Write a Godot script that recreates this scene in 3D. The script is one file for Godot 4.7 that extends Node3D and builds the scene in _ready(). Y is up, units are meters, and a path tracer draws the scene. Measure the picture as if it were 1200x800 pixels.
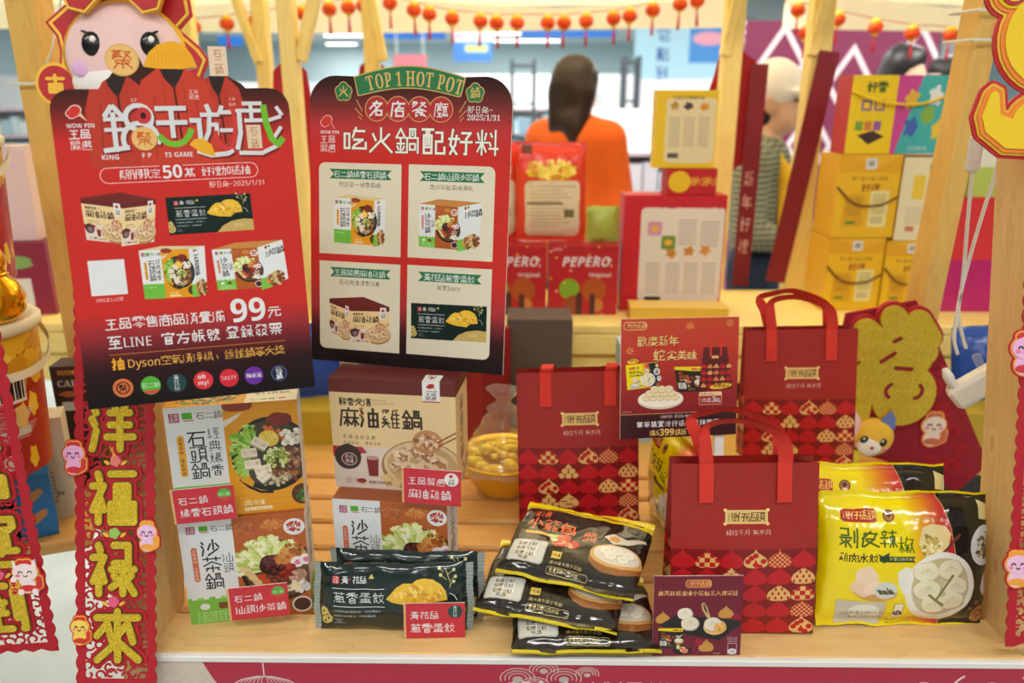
extends Node3D
# A New Year food stall in a supermarket: hot-pot boxes, dumpling bags and gift bags on a pine counter under two posters.

func _ready() -> void:
	# ---- camera: 27 mm lens looking slightly down over the counter
	var cam := Camera3D.new()
	cam.name = "camera"
	add_child(cam)
	cam.position = CAM
	cam.rotation_degrees = Vector3(-17.3, 0.7, 0)
	cam.fov = 47.9
	cam.near = 0.05
	cam.far = 100.0
	var lens := CameraAttributesPhysical.new()
	lens.frustum_focal_length = 27.0
	lens.frustum_focus_distance = 0.93
	lens.frustum_near = 0.05
	lens.frustum_far = 100.0
	lens.exposure_aperture = 3.5
	cam.attributes = lens
	look = Basis.from_euler(Vector3(deg_to_rad(-17.3), deg_to_rad(0.7), 0))
	# ---- environment: closed hall, all light comes from its ceiling fittings
	var we := WorldEnvironment.new()
	we.name = "surroundings"
	var env := Environment.new()
	env.background_mode = Environment.BG_COLOR
	env.background_color = Color(0.02, 0.02, 0.02)
	env.tonemap_mode = Environment.TONE_MAPPER_LINEAR
	env.tonemap_exposure = EXPOSURE
	env.sdfgi_enabled = true
	env.ssao_enabled = true
	env.ssil_enabled = true
	we.environment = env
	add_child(we)
	ceiling_lights()
	hall()
	rear_stall()
	counter()
	posters()
	left_cartons()
	centre_goods()
	right_goods()
	hangings()
	left_goods()
	back_goods()
	far_store()
	people()

const EXPOSURE := 1.52

func fitting(at: Vector3, length: float, energy: float, along_z := false) -> void:
	var t := thing("ceiling_light", "long white tube light under the ceiling of the hall", "light", at, Vector3(0, 90 if along_z else 0, 0), "tube lights of the hall")
	part("housing", bevel_box(Vector3(length, 0.06, 0.22), 0.01), M.white_metal, t, Vector3(0, 0.05, 0))
	part("tube_lamp", bevel_box(Vector3(length - 0.06, 0.03, 0.16), 0.01), M.tube_glow, t, Vector3(0, 0.005, 0))
	var l := AreaLight3D.new()
	l.name = "tube_light"
	l.area_size = Vector2(length - 0.06, 0.16)
	l.light_energy = energy
	l.light_color = Color(1.0, 0.985, 0.96)
	l.area_range = 40.0
	l.area_attenuation = 2.0
	l.shadow_enabled = true
	t.add_child(l)
	l.position = Vector3(0, -0.02, 0)
	l.rotation_degrees = Vector3(-90, 0, 0)

var M := {}
func ceiling_lights() -> void:
	M.white_metal = mat(Color(0.85, 0.86, 0.87), 0.4)
	M.tube_glow = mat(Color(1, 1, 1), 0.5)
	M.tube_glow.emission_enabled = true
	M.tube_glow.emission = Color(1.0, 0.99, 0.97)
	M.tube_glow.emission_energy_multiplier = 3.0
	for z in [3.2, 0.9]:
		for x in [-2.6, 0.0, 2.6]: fitting(Vector3(x, 3.3, z), 1.5, 2.2)
	for z in [-2.6, -6.0, -9.6]:
		for x in [-3.6, 0.0, 3.6]: fitting(Vector3(x, 3.3, z), 1.5, 10.5 if z > -3.0 else 7.0)
	for p in [[257, 36, 1.0], [275, 33, 0.9], [399, 32, 1.3], [403, 42, 1.2], [400, 52, 1.1], [461, 30, 1.8], [594, 40, 1.5], [600, 48, 1.3], [636, 39, 1.1], [639, 48, 1.0], [872, 27, 0.6], [872, 38, 0.5], [872, 48, 0.4], [329, 33, 0.7]]:
		var q := py(p[0], p[1], 3.3)
		fitting(q, p[2], 5.0)

# ---------------------------------------------------------------- nodes
var taken := {}
func numbered(called: String) -> String:
	if not taken.has(called):
		taken[called] = 0
		return called
	taken[called] += 1
	return "%s_%03d" % [called, taken[called]]

func thing(called: String, label: String, category: String, at := Vector3.ZERO, turn := Vector3.ZERO, group := "") -> Node3D:
	var o := Node3D.new()
	o.name = numbered(called)
	add_child(o)
	o.position = at
	o.rotation_degrees = turn
	o.set_meta("label", label)
	o.set_meta("category", category)
	if group: o.set_meta("group", group)
	return o

func part(called: String, mesh: Mesh, m, parent: Node, at := Vector3.ZERO, turn := Vector3.ZERO) -> MeshInstance3D:
	var o := MeshInstance3D.new()
	o.name = called
	o.mesh = mesh
	if m is Array:
		for i in m.size():
			o.set_surface_override_material(i, m[i])
	elif m != null:
		for i in mesh.get_surface_count():
			o.set_surface_override_material(i, m)
	parent.add_child(o, true)
	o.position = at
	o.rotation_degrees = turn
	return o

func single(called: String, mesh: Mesh, m, label: String, category: String, at := Vector3.ZERO, turn := Vector3.ZERO, group := "") -> MeshInstance3D:
	var o := part(numbered(called), mesh, m, self, at, turn)
	o.set_meta("label", label)
	o.set_meta("category", category)
	if group: o.set_meta("group", group)
	return o

func struct(called: String, mesh: Mesh, m, at := Vector3.ZERO, turn := Vector3.ZERO) -> MeshInstance3D:
	var o := part(called, mesh, m, self, at, turn)
	o.set_meta("kind", "structure")
	return o

func copy_of(src: Node3D, at: Vector3, turn: Vector3, label := "") -> Node3D:
	var base := String(src.name)
	var c: Node3D = src.duplicate()
	c.name = numbered(base)
	add_child(c)
	c.position = at
	c.rotation_degrees = turn
	if label: c.set_meta("label", label)
	return c

# the point at distance z in front of the lens plane of the room that the photograph shows at (x, y)
const CAM := Vector3(0, 1.40, 0)
var look: Basis
func pz(x: float, y: float, z: float) -> Vector3:
	var r := look * Vector3((x - 600.0) / 900.0, -(y - 400.0) / 900.0, -1.0)
	return CAM + r * ((z - CAM.z) / r.z)
func py(x: float, y: float, h: float) -> Vector3:
	var r := look * Vector3((x - 600.0) / 900.0, -(y - 400.0) / 900.0, -1.0)
	return CAM + r * ((h - CAM.y) / r.y)

# ---------------------------------------------------------------- materials
func mat(c: Color, rough := 0.6, metal := 0.0) -> StandardMaterial3D:
	var m := StandardMaterial3D.new()
	m.albedo_color = c
	m.roughness = rough
	m.metallic = metal
	return m

func rgb(r: int, g: int, b: int) -> Color:
	return Color(r / 255.0, g / 255.0, b / 255.0)

func printed(sheet: Sheet, w: int, h: int, rough := 0.5) -> StandardMaterial3D:
	var m := mat(Color.WHITE, rough)
	m.albedo_texture = sheet.texture(w, h)
	return m

func noise_tex(freq: float, cols: Array, size := 256, oct := 4, seed_ := 1, kind := FastNoiseLite.TYPE_SIMPLEX_SMOOTH) -> NoiseTexture2D:
	var n := FastNoiseLite.new()
	n.noise_type = kind
	n.frequency = freq
	n.fractal_octaves = oct
	n.seed = seed_
	var t := NoiseTexture2D.new()
	t.width = size
	t.height = size
	t.seamless = true
	t.noise = n
	var g := Gradient.new()
	g.offsets = PackedFloat32Array()
	var off := PackedFloat32Array()
	var cc := PackedColorArray()
	for i in cols.size():
		off.append(float(i) / (cols.size() - 1))
		cc.append(cols[i])
	g.offsets = off
	g.colors = cc
	t.color_ramp = g
	return t

func normal_tex(freq: float, bump: float, size := 256, oct := 3, seed_ := 1, kind := FastNoiseLite.TYPE_SIMPLEX_SMOOTH) -> NoiseTexture2D:
	var n := FastNoiseLite.new()
	n.noise_type = kind
	n.frequency = freq
	n.fractal_octaves = oct
	n.seed = seed_
	var t := NoiseTexture2D.new()
	t.width = size
	t.height = size
	t.seamless = true
	t.as_normal_map = true
	t.bump_strength = bump
	t.noise = n
	return t

# pine: growth rings stretched along x in the texture, with a few knots
func wood_image(base: Color, dark: Color, seed_: int, rings := 9.0) -> ImageTexture:
	var n := FastNoiseLite.new()
	n.seed = seed_
	n.frequency = 0.01
	var n2 := FastNoiseLite.new()
	n2.seed = seed_ + 5
	n2.frequency = 0.09
	var im := Image.create(512, 128, false, Image.FORMAT_RGB8)
	var rng := RandomNumberGenerator.new()
	rng.seed = seed_
	var knots := []
	for i in 2: knots.append(Vector3(rng.randf() * 512, rng.randf() * 128, rng.randf_range(4, 7)))
	for y in 128:
		for x in 512:
			var v := float(y) / 128.0 * rings + n.get_noise_2d(x * 0.16, y * 0.9) * 3.2
			var k := 0.0
			for q in knots:
				var d: float = Vector2((x - q.x) * 0.4, y - q.y).length() / q.z
				v += 0.9 / (0.5 + d * d)
				if d < 0.8: k = 0.8 - d * 0.5
			var f := v - floorf(v)
			f = pow(f, 3.0) * 0.55 * (0.6 + 0.4 * n2.get_noise_2d(x * 0.05, y)) + 0.30 * (0.5 + 0.5 * n2.get_noise_2d(x * 0.06, y * 6.0))
			im.set_pixel(x, y, base.lerp(dark, clampf(f + k, 0, 1)))
	return ImageTexture.create_from_image(im)

func wood_mat(base: Color, dark: Color, seed_: int, rings := 9.0, rough := 0.45) -> StandardMaterial3D:
	var m := mat(Color.WHITE, rough)
	m.albedo_texture = wood_image(base, dark, seed_, rings)
	return m

# ---------------------------------------------------------------- meshes
func st_new() -> SurfaceTool:
	var st := SurfaceTool.new()
	st.begin(Mesh.PRIMITIVE_TRIANGLES)
	return st

# quad a b c d seen anticlockwise from its front; Godot wants clockwise
func quad(st: SurfaceTool, a: Vector3, b: Vector3, c: Vector3, d: Vector3, uv := Rect2(0, 0, 1, 1)) -> void:
	var n := (b - a).cross(d - a).normalized()
	var p := [a, b, c, d]
	var t := [Vector2(uv.position.x, uv.end.y), Vector2(uv.end.x, uv.end.y), Vector2(uv.end.x, uv.position.y), Vector2(uv.position.x, uv.position.y)]
	for i in [0, 2, 1, 0, 3, 2]:
		st.set_normal(n)
		st.set_uv(t[i])
		st.add_vertex(p[i])

func tri(st: SurfaceTool, a: Vector3, b: Vector3, c: Vector3) -> void:
	var n := (b - a).cross(c - a).normalized()
	for v in [a, c, b]:
		st.set_normal(n)
		st.set_uv(Vector2(v.x, v.y))
		st.add_vertex(v)

# chamfered box, centred; uv runs along the longest axis so that wood grain follows it
func bevel_into(st: SurfaceTool, size: Vector3, r: float, at := Transform3D(), grain := 0.6) -> void:
	var h := size / 2
	r = minf(r, minf(h.x, minf(h.y, h.z)) * 0.9)
	var long := 0 if size.x >= size.y and size.x >= size.z else (1 if size.y >= size.z else 2)
	var faces := [[0, 1, 2], [1, 2, 0], [2, 0, 1]]
	for f in faces:
		for s in [1.0, -1.0]:
			var ax: int = f[0]; var u: int = f[1]; var v: int = f[2]
			var pts := []
			for q in [[-1, -1], [1, -1], [1, 1], [-1, 1]]:
				var p := Vector3.ZERO
				p[ax] = h[ax] * s
				p[u] = (h[u] - r) * q[0]
				p[v] = (h[v] - r) * q[1]
				pts.append(p)
			if s < 0: pts.reverse()
			_face(st, pts, at, long, grain)
	if r <= 0.0: return
	for a in 3:
		var u := (a + 1) % 3
		var v := (a + 2) % 3
		for q in [[-1, -1], [1, -1], [1, 1], [-1, 1]]:
			var p1 := Vector3.ZERO; var p2 := Vector3.ZERO
			p1[u] = h[u] * q[0]; p1[v] = (h[v] - r) * q[1]
			p2[u] = (h[u] - r) * q[0]; p2[v] = h[v] * q[1]
			var e := h[a] - r
			var A := p1; A[a] = -e
			var B := p1; B[a] = e
			var C := p2; C[a] = e
			var D := p2; D[a] = -e
			var pts := [A, B, C, D]
			if (B - A).cross(D - A).dot(p1 + p2) < 0: pts.reverse()
			_face(st, pts, at, long, grain)
	for sx in [-1, 1]:
		for sy in [-1, 1]:
			for sz in [-1, 1]:
				var A := Vector3(h.x * sx, (h.y - r) * sy, (h.z - r) * sz)
				var B := Vector3((h.x - r) * sx, h.y * sy, (h.z - r) * sz)
				var C := Vector3((h.x - r) * sx, (h.y - r) * sy, h.z * sz)
				if (B - A).cross(C - A).dot(A) < 0:
					var k := B; B = C; C = k
				tri(st, at * A, at * B, at * C)

func _face(st: SurfaceTool, pts: Array, at: Transform3D, long: int, grain: float) -> void:
	var n: Vector3 = (at.basis * (pts[1] - pts[0]).cross(pts[3] - pts[0])).normalized()
	var sh := 0.0
	for i in [0, 2, 1, 0, 3, 2]:
		var p: Vector3 = pts[i]
		var other := 0.0
		for k in 3:
			if k != long: other += p[k]
		st.set_normal(n)
		st.set_uv(Vector2(p[long] / grain, other / (grain * 0.25) + sh))
		st.add_vertex(at * p)

func bevel_box(size: Vector3, r := 0.002, grain := 0.6) -> ArrayMesh:
	var st := st_new()
	bevel_into(st, size, r, Transform3D(), grain)
	return st.commit()

# box whose base stands at y = 0 with six faces as six surfaces: front, back, right, left, top, bottom
func carton_mesh(w: float, h: float, d: float, lean := 0.0) -> ArrayMesh:
	var m := ArrayMesh.new()
	var x := w / 2; var z := d / 2
	var P := func(a, b, c): return Vector3(a * x, b * h, c * z + lean * b)
	var sets := [
		[P.call(-1, 0, 1), P.call(1, 0, 1), P.call(1, 1, 1), P.call(-1, 1, 1)],
		[P.call(1, 0, -1), P.call(-1, 0, -1), P.call(-1, 1, -1), P.call(1, 1, -1)],
		[P.call(1, 0, 1), P.call(1, 0, -1), P.call(1, 1, -1), P.call(1, 1, 1)],
		[P.call(-1, 0, -1), P.call(-1, 0, 1), P.call(-1, 1, 1), P.call(-1, 1, -1)],
		[P.call(-1, 1, 1), P.call(1, 1, 1), P.call(1, 1, -1), P.call(-1, 1, -1)],
		[P.call(-1, 0, -1), P.call(1, 0, -1), P.call(1, 0, 1), P.call(-1, 0, 1)]]
	for s in sets:
		var st := st_new()
		quad(st, s[0], s[1], s[2], s[3])
		st.commit(m)
	return m

# flat outline pushed to a thickness: surface 0 is the front with uv over the outline's bounds (or bounds given), surface 1 the rest
func slab(outline: PackedVector2Array, depth: float, bounds := Rect2(), bevel := 0.0) -> ArrayMesh:
	var m := ArrayMesh.new()
	var st := st_new()
	slab_front(st, outline, depth, bounds, bevel)
	st.commit(m)
	st = st_new()
	slab_rest(st, outline, depth, bevel)
	st.commit(m)
	return m

func ccw(o: PackedVector2Array) -> PackedVector2Array:
	if Geometry2D.is_polygon_clockwise(o):
		o = o.duplicate()
		o.reverse()
	return o

func slab_front(st: SurfaceTool, outline: PackedVector2Array, z: float, bounds := Rect2(), bevel := 0.0) -> void:
	outline = ccw(outline)
	if bounds.size == Vector2.ZERO:
		bounds = Rect2(outline[0], Vector2.ZERO)
		for p in outline: bounds = bounds.expand(p)
	var face := outline
	if bevel > 0.0:
		var shr := Geometry2D.offset_polygon(outline, -bevel, Geometry2D.JOIN_MITER)
		if shr.size() == 1: face = ccw(shr[0])
	var ix := tri_index(face)
	for k in range(0, ix.size(), 3):
		var t := [face[ix[k]], face[ix[k + 1]], face[ix[k + 2]]]
		if (t[1] - t[0]).cross(t[2] - t[0]) > 0: t = [t[0], t[2], t[1]]
		for p in t:
			st.set_normal(Vector3(0, 0, 1))
			st.set_uv(Vector2((p.x - bounds.position.x) / bounds.size.x, 1.0 - (p.y - bounds.position.y) / bounds.size.y))
			st.add_vertex(Vector3(p.x, p.y, z))

func slab_rest(st: SurfaceTool, outline: PackedVector2Array, z: float, _bevel := 0.0) -> void:
	outline = ccw(outline)
	var n := outline.size()
	for i in n:
		var a := outline[i]
		var b := outline[(i + 1) % n]
		quad(st, Vector3(a.x, a.y, 0), Vector3(b.x, b.y, 0), Vector3(b.x, b.y, z), Vector3(a.x, a.y, z))
	var ix := tri_index(outline)
	for k in range(0, ix.size(), 3):
		var t := [outline[ix[k]], outline[ix[k + 1]], outline[ix[k + 2]]]
		if (t[1] - t[0]).cross(t[2] - t[0]) < 0: t = [t[0], t[2], t[1]]
		for p in t:
			st.set_normal(Vector3(0, 0, -1))
			st.set_uv(p)
			st.add_vertex(Vector3(p.x, p.y, 0))

# the same outline as one surface, moved to z0
var plates := 0
func plate_into(st: SurfaceTool, outline: PackedVector2Array, z0: float, depth: float) -> void:
	plates += 1
	z0 += 0.000015 * (plates % 32)   # layers of paper never lie in exactly one plane
	outline = ccw(outline)
	var n := outline.size()
	for i in n:
		var a := outline[i]
		var b := outline[(i + 1) % n]
		quad(st, Vector3(a.x, a.y, z0), Vector3(b.x, b.y, z0), Vector3(b.x, b.y, z0 + depth), Vector3(a.x, a.y, z0 + depth))
	var ix := tri_index(outline)
	for side in [0, 1]:
		for k in range(0, ix.size(), 3):
			var t := [outline[ix[k]], outline[ix[k + 1]], outline[ix[k + 2]]]
			var up: bool = (t[1] - t[0]).cross(t[2] - t[0]) > 0
			if up == (side == 1): t = [t[0], t[2], t[1]]
			for p in t:
				st.set_normal(Vector3(0, 0, 1 if side == 1 else -1))
				st.set_uv(p * 10.0)
				st.add_vertex(Vector3(p.x, p.y, z0 + (depth if side == 1 else 0.0)))

func round_rect(w: float, h: float, r: float, seg := 6, corners := 15) -> PackedVector2Array:
	var o := PackedVector2Array()
	var c := [[1, 1, 0], [-1, 1, 1], [-1, -1, 2], [1, -1, 3]]
	for i in 4:
		if corners & (1 << i):
			for k in seg + 1:
				var a: float = (c[i][2] + float(k) / seg) * PI / 2
				o.append(Vector2(c[i][0] * (w / 2 - r) + r * cos(a), c[i][1] * (h / 2 - r) + r * sin(a)))
		else:
			o.append(Vector2(c[i][0] * w / 2, c[i][1] * h / 2))
	return o

func ring_pts(rx: float, ry: float, n := 24, at := Vector2.ZERO, rot := 0.0) -> PackedVector2Array:
	var o := PackedVector2Array()
	for i in n: o.append(at + Vector2(rx * cos(TAU * i / n), ry * sin(TAU * i / n)).rotated(rot))
	return o

# surface of revolution, profile points (radius, height)
func lathe(profile: Array, n := 32) -> ArrayMesh:
	var st := st_new()
	st.set_smooth_group(0)
	lathe_into(st, profile, n)
	st.generate_normals()
	return st.commit()

func lathe_into(st: SurfaceTool, profile: Array, n: int, at := Transform3D()) -> void:
	for i in n:
		var a := TAU * i / n
		var b := TAU * (i + 1) / n
		for k in profile.size() - 1:
			var p: Vector2 = profile[k]
			var q: Vector2 = profile[k + 1]
			var v := [Vector3(p.x * sin(a), p.y, p.x * cos(a)), Vector3(p.x * sin(b), p.y, p.x * cos(b)), Vector3(q.x * sin(b), q.y, q.x * cos(b)), Vector3(q.x * sin(a), q.y, q.x * cos(a))]
			var t := [Vector2(float(i) / n, 1.0 - float(k) / (profile.size() - 1)), Vector2(float(i + 1) / n, 1.0 - float(k) / (profile.size() - 1)), Vector2(float(i + 1) / n, 1.0 - float(k + 1) / (profile.size() - 1)), Vector2(float(i) / n, 1.0 - float(k + 1) / (profile.size() - 1))]
			for j in [0, 2, 1, 0, 3, 2]:
				st.set_uv(t[j])
				st.add_vertex(at * v[j])

func tube_into(st: SurfaceTool, pts: Array, r, n := 8) -> void:
	var rings := []
	var up := Vector3.UP
	for i in pts.size():
		var d: Vector3 = (pts[mini(i + 1, pts.size() - 1)] - pts[maxi(i - 1, 0)]).normalized()
		if absf(d.dot(up)) > 0.95: up = Vector3.RIGHT
		var x := d.cross(up).normalized()
		var y := x.cross(d).normalized()
		up = y
		var rr: float = r[i] if r is Array else r
		var ring := []
		for k in n: ring.append(pts[i] + (x * cos(TAU * k / n) + y * sin(TAU * k / n)) * rr)
		rings.append(ring)
	for i in rings.size() - 1:
		for k in n:
			var k2 := (k + 1) % n
			var v := [rings[i][k], rings[i][k2], rings[i + 1][k2], rings[i + 1][k]]
			for j in [0, 1, 2, 0, 2, 3]:
				st.set_uv(Vector2(float(k) / n, float(i) / rings.size()))
				st.add_vertex(v[j])
	for e in [0, rings.size() - 1]:
		for k in range(1, n - 1):
			var v := [rings[e][0], rings[e][k + 1], rings[e][k]]
			if e > 0: v = [rings[e][0], rings[e][k], rings[e][k + 1]]
			for q in v:
				st.set_uv(Vector2.ZERO)
				st.add_vertex(q)

func tube(pts: Array, r, n := 8) -> ArrayMesh:
	var st := st_new()
	st.set_smooth_group(0)
	tube_into(st, pts, r, n)
	st.generate_normals()
	return st.commit()

func smooth_path(pts: Array, n := 6) -> Array:
	var c := Curve3D.new()
	for i in pts.size():
		var t: Vector3 = (pts[mini(i + 1, pts.size() - 1)] - pts[maxi(i - 1, 0)]) / 6.0
		c.add_point(pts[i], -t, t)
	var o := []
	for i in (pts.size() - 1) * n + 1: o.append(c.sample(mini(i / n, pts.size() - 2), float(i - mini(i / n, pts.size() - 2) * n) / n))
	return o

# flat strip of cloth along a path; wide is the direction across it
func ribbon(pts: Array, wide: Vector3, thick := 0.0012) -> ArrayMesh:
	var st := st_new()
	st.set_smooth_group(0)
	var len := 0.0
	for i in pts.size() - 1:
		var d: Vector3 = pts[i + 1] - pts[i]
		var n: Vector3 = wide.cross(d).normalized() * thick / 2
		var l2: float = len + d.length()
		for s in [1.0, -1.0]:
			var a: Vector3 = pts[i] - wide / 2 + n * s
			var b: Vector3 = pts[i] + wide / 2 + n * s
			var c: Vector3 = pts[i + 1] + wide / 2 + n * s
			var e: Vector3 = pts[i + 1] - wide / 2 + n * s
			var v := [a, b, c, e]
			var t := [Vector2(0, len * 30), Vector2(1, len * 30), Vector2(1, l2 * 30), Vector2(0, l2 * 30)]
			for j in ([0, 1, 2, 0, 2, 3] if s < 0 else [0, 2, 1, 0, 3, 2]):
				st.set_uv(t[j])
				st.add_vertex(v[j])
		len = l2
	st.generate_normals()
	return st.commit()

func ball(r: Vector3, at := Vector3.ZERO, n := 16) -> ArrayMesh:
	var st := st_new()
	st.set_smooth_group(0)
	ball_into(st, r, at, n)
	st.generate_normals()
	return st.commit()

func ball_into(st: SurfaceTool, r: Vector3, at: Vector3, n := 16) -> void:
	var prof := []
	for i in n / 2 + 1: prof.append(Vector2(sin(PI * i / (n / 2)), -cos(PI * i / (n / 2))))
	lathe_into(st, prof, n, Transform3D(Basis.from_scale(r), at))

# soft printed bag: the film bulges to thickness t, is flat at its crimped ends and creased near them
# surface 0 = front (+z), surface 1 = back; stands with its lower edge at y = 0
func pouch(w: float, h: float, t: float, seed_: int, fins := "x", fin := 0.012, crease := 0.35, nx := 44, ny := 34, sag := 0.0) -> ArrayMesh:
	var n := FastNoiseLite.new()
	n.seed = seed_
	n.frequency = 1.0
	var m := ArrayMesh.new()
	for side in [1.0, -1.0]:
		var st := st_new()
		st.set_smooth_group(0)
		var P := []
		for j in ny + 1:
			var row := []
			for i in nx + 1:
				var u := float(i) / nx
				var v := float(j) / ny
				var du := minf(u, 1 - u) * w
				var dv := minf(v, 1 - v) * h
				var eu := du - (fin if fins == "x" else 0.0)
				var ev := dv - (fin if fins == "y" else 0.0)
				var ku := clampf(eu / (t * 1.5), 0, 1)
				var kv := clampf(ev / (t * 1.5), 0, 1)
				var b := sqrt(maxf(0.0, 1 - (1 - ku) * (1 - ku))) * sqrt(maxf(0.0, 1 - (1 - kv) * (1 - kv)))
				var wr := 0.0
				if fins == "x":
					wr = n.get_noise_3d(v * h * 95, u * w * 16, side * 7) * exp(-maxf(eu, 0) / (w * 0.13))
				else:
					wr = n.get_noise_3d(u * w * 95, v * h * 16, side * 7) * exp(-maxf(ev, 0) / (h * 0.13))
				wr += 0.45 * n.get_noise_3d(u * w * 34, v * h * 34, side * 3 + 20)
				var z: float = side * (b * t / 2 * (1 + crease * wr) + 0.0002)
				var pull := 0.02 * (1 - b)
				var x := (u - 0.5) * w * (1 - pull * (0.5 if fins == "x" else 1.0))
				var y := v * h + n.get_noise_2d(u * w * 14 + 40, v * 3) * 0.0035 * (1 - kv)
				x += n.get_noise_2d(v * h * 14 + 90, u * 3) * 0.0035 * (1 - ku)
				if fins == "x" and eu < 0 and j % 2 == 0: x += 0.0006 * signf(u - 0.5)
				if fins == "y" and ev < 0: z += side * 0.0003 * (i % 2)
				z += n.get_noise_2d(u * 2.5 + 7, v * 2.5) * 0.004 * (1 - b)
				y -= sag * sin(PI * u) * v
				row.append(Vector3(x, y, z))
			P.append(row)
		for j in ny:
			for i in nx:
				var v := [P[j][i], P[j][i + 1], P[j + 1][i + 1], P[j + 1][i]]
				var uv := [Vector2(float(i) / nx, 1 - float(j) / ny), Vector2(float(i + 1) / nx, 1 - float(j) / ny), Vector2(float(i + 1) / nx, 1 - float(j + 1) / ny), Vector2(float(i) / nx, 1 - float(j + 1) / ny)]
				for k in ([0, 2, 1, 0, 3, 2] if side > 0 else [0, 1, 2, 0, 2, 3]):
					st.set_uv(uv[k])
					st.add_vertex(v[k])
		st.generate_normals()
		st.commit(m)
	return m

# smooth body from tapered capsules [a, ra, b, rb] joined with a smooth minimum, meshed as surface nets
func body(bones: Array, cell: float, k := 0.03) -> ArrayMesh:
	var lo := Vector3(1e9, 1e9, 1e9)
	var hi := -lo
	for b in bones:
		for e in [0, 2]:
			var r: float = b[e + 1] + k + cell * 2
			lo = lo.min(b[e] - Vector3.ONE * r)
			hi = hi.max(b[e] + Vector3.ONE * r)
	var N := Vector3i(((hi - lo) / cell).ceil()) + Vector3i.ONE
	var F := PackedFloat32Array()
	F.resize(N.x * N.y * N.z)
	F.fill(1.0)
	for b in bones:
		var A: Vector3 = b[0]; var B: Vector3 = b[2]
		var ra: float = b[1]; var rb: float = b[3]
		var flat: Vector3 = b[4] if b.size() > 4 else Vector3.ONE
		var rm := maxf(ra, rb) * maxf(flat.x, maxf(flat.y, flat.z)) + k + cell * 2
		var i0 := Vector3i(((A.min(B) - Vector3.ONE * rm - lo) / cell).floor()).clamp(Vector3i.ZERO, N - Vector3i.ONE)
		var i1 := Vector3i(((A.max(B) + Vector3.ONE * rm - lo) / cell).ceil()).clamp(Vector3i.ZERO, N - Vector3i.ONE)
		var ab := B - A
		var l2 := maxf(ab.length_squared(), 1e-9)
		for z in range(i0.z, i1.z + 1):
			for y in range(i0.y, i1.y + 1):
				for x in range(i0.x, i1.x + 1):
					var p := lo + Vector3(x, y, z) * cell
					var t := clampf((p - A).dot(ab) / l2, 0, 1)
					var q := (p - A - ab * t) / flat
					var d := q.length() - lerpf(ra, rb, t)
					var id := x + N.x * (y + N.y * z)
					var o := F[id]
					if o >= 1.0: F[id] = d
					else:
						var hh := maxf(k - absf(o - d), 0.0) / k
						F[id] = minf(o, d) - hh * hh * k * 0.25
	var vid := {}
	var V := PackedVector3Array()
	var I := PackedInt32Array()
	var off := [Vector3i(0, 0, 0), Vector3i(1, 0, 0), Vector3i(0, 1, 0), Vector3i(1, 1, 0), Vector3i(0, 0, 1), Vector3i(1, 0, 1), Vector3i(0, 1, 1), Vector3i(1, 1, 1)]
	var edges := [[0, 1], [2, 3], [4, 5], [6, 7], [0, 2], [1, 3], [4, 6], [5, 7], [0, 4], [1, 5], [2, 6], [3, 7]]
	for z in N.z - 1:
		for y in N.y - 1:
			for x in N.x - 1:
				var base := x + N.x * (y + N.y * z)
				var f0 := F[base]
				if absf(f0) > cell * 3: continue
				var f := []
				var neg := 0
				for o in off:
					var q: float = F[base + o.x + N.x * (o.y + N.y * o.z)]
					f.append(q)
					if q < 0: neg += 1
				if neg == 0 or neg == 8: continue
				var sum := Vector3.ZERO
				var c := 0
				for e in edges:
					var a: float = f[e[0]]; var b: float = f[e[1]]
					if (a < 0) != (b < 0):
						sum += Vector3(off[e[0]]).lerp(Vector3(off[e[1]]), a / (a - b))
						c += 1
				vid[base] = V.size()
				V.append(lo + (Vector3(x, y, z) + sum / c) * cell)
	var step := [1, N.x, N.x * N.y]
	for base in vid:
		for ax in 3:
			var u: int = step[(ax + 1) % 3]
			var w: int = step[(ax + 2) % 3]
			if base + step[ax] >= F.size(): continue
			var a := F[base] < 0
			if a == (F[base + step[ax]] < 0): continue
			if not (vid.has(base - u) and vid.has(base - w) and vid.has(base - u - w)): continue
			var q := [vid[base], vid[base - u], vid[base - u - w], vid[base - w]]
			if a: I.append_array([q[0], q[2], q[1], q[0], q[3], q[2]])
			else: I.append_array([q[0], q[1], q[2], q[0], q[2], q[3]])
	var st := st_new()
	st.set_smooth_group(0)
	for i in I: st.add_vertex(V[i])
	st.index()
	st.generate_normals()
	return st.commit()

# outlines grown in millimetres, so that their rounded corners keep enough points
func off_line(p: PackedVector2Array, d: float) -> Array:
	var o := []
	for g in Geometry2D.offset_polyline(Transform2D.IDENTITY.scaled(Vector2(2000, 2000)) * p, d * 2000, Geometry2D.JOIN_ROUND, Geometry2D.END_ROUND): o.append(Transform2D.IDENTITY.scaled(Vector2(0.0005, 0.0005)) * g)
	return o
func off_poly(p: PackedVector2Array, d: float) -> Array:
	var o := []
	for g in Geometry2D.offset_polygon(Transform2D.IDENTITY.scaled(Vector2(2000, 2000)) * p, d * 2000, Geometry2D.JOIN_ROUND): o.append(Transform2D.IDENTITY.scaled(Vector2(0.0005, 0.0005)) * g)
	return o

func tri_index(p: PackedVector2Array) -> PackedInt32Array:
	return Geometry2D.triangulate_polygon(Transform2D.IDENTITY.scaled(Vector2(1000, 1000)) * p)

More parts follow.
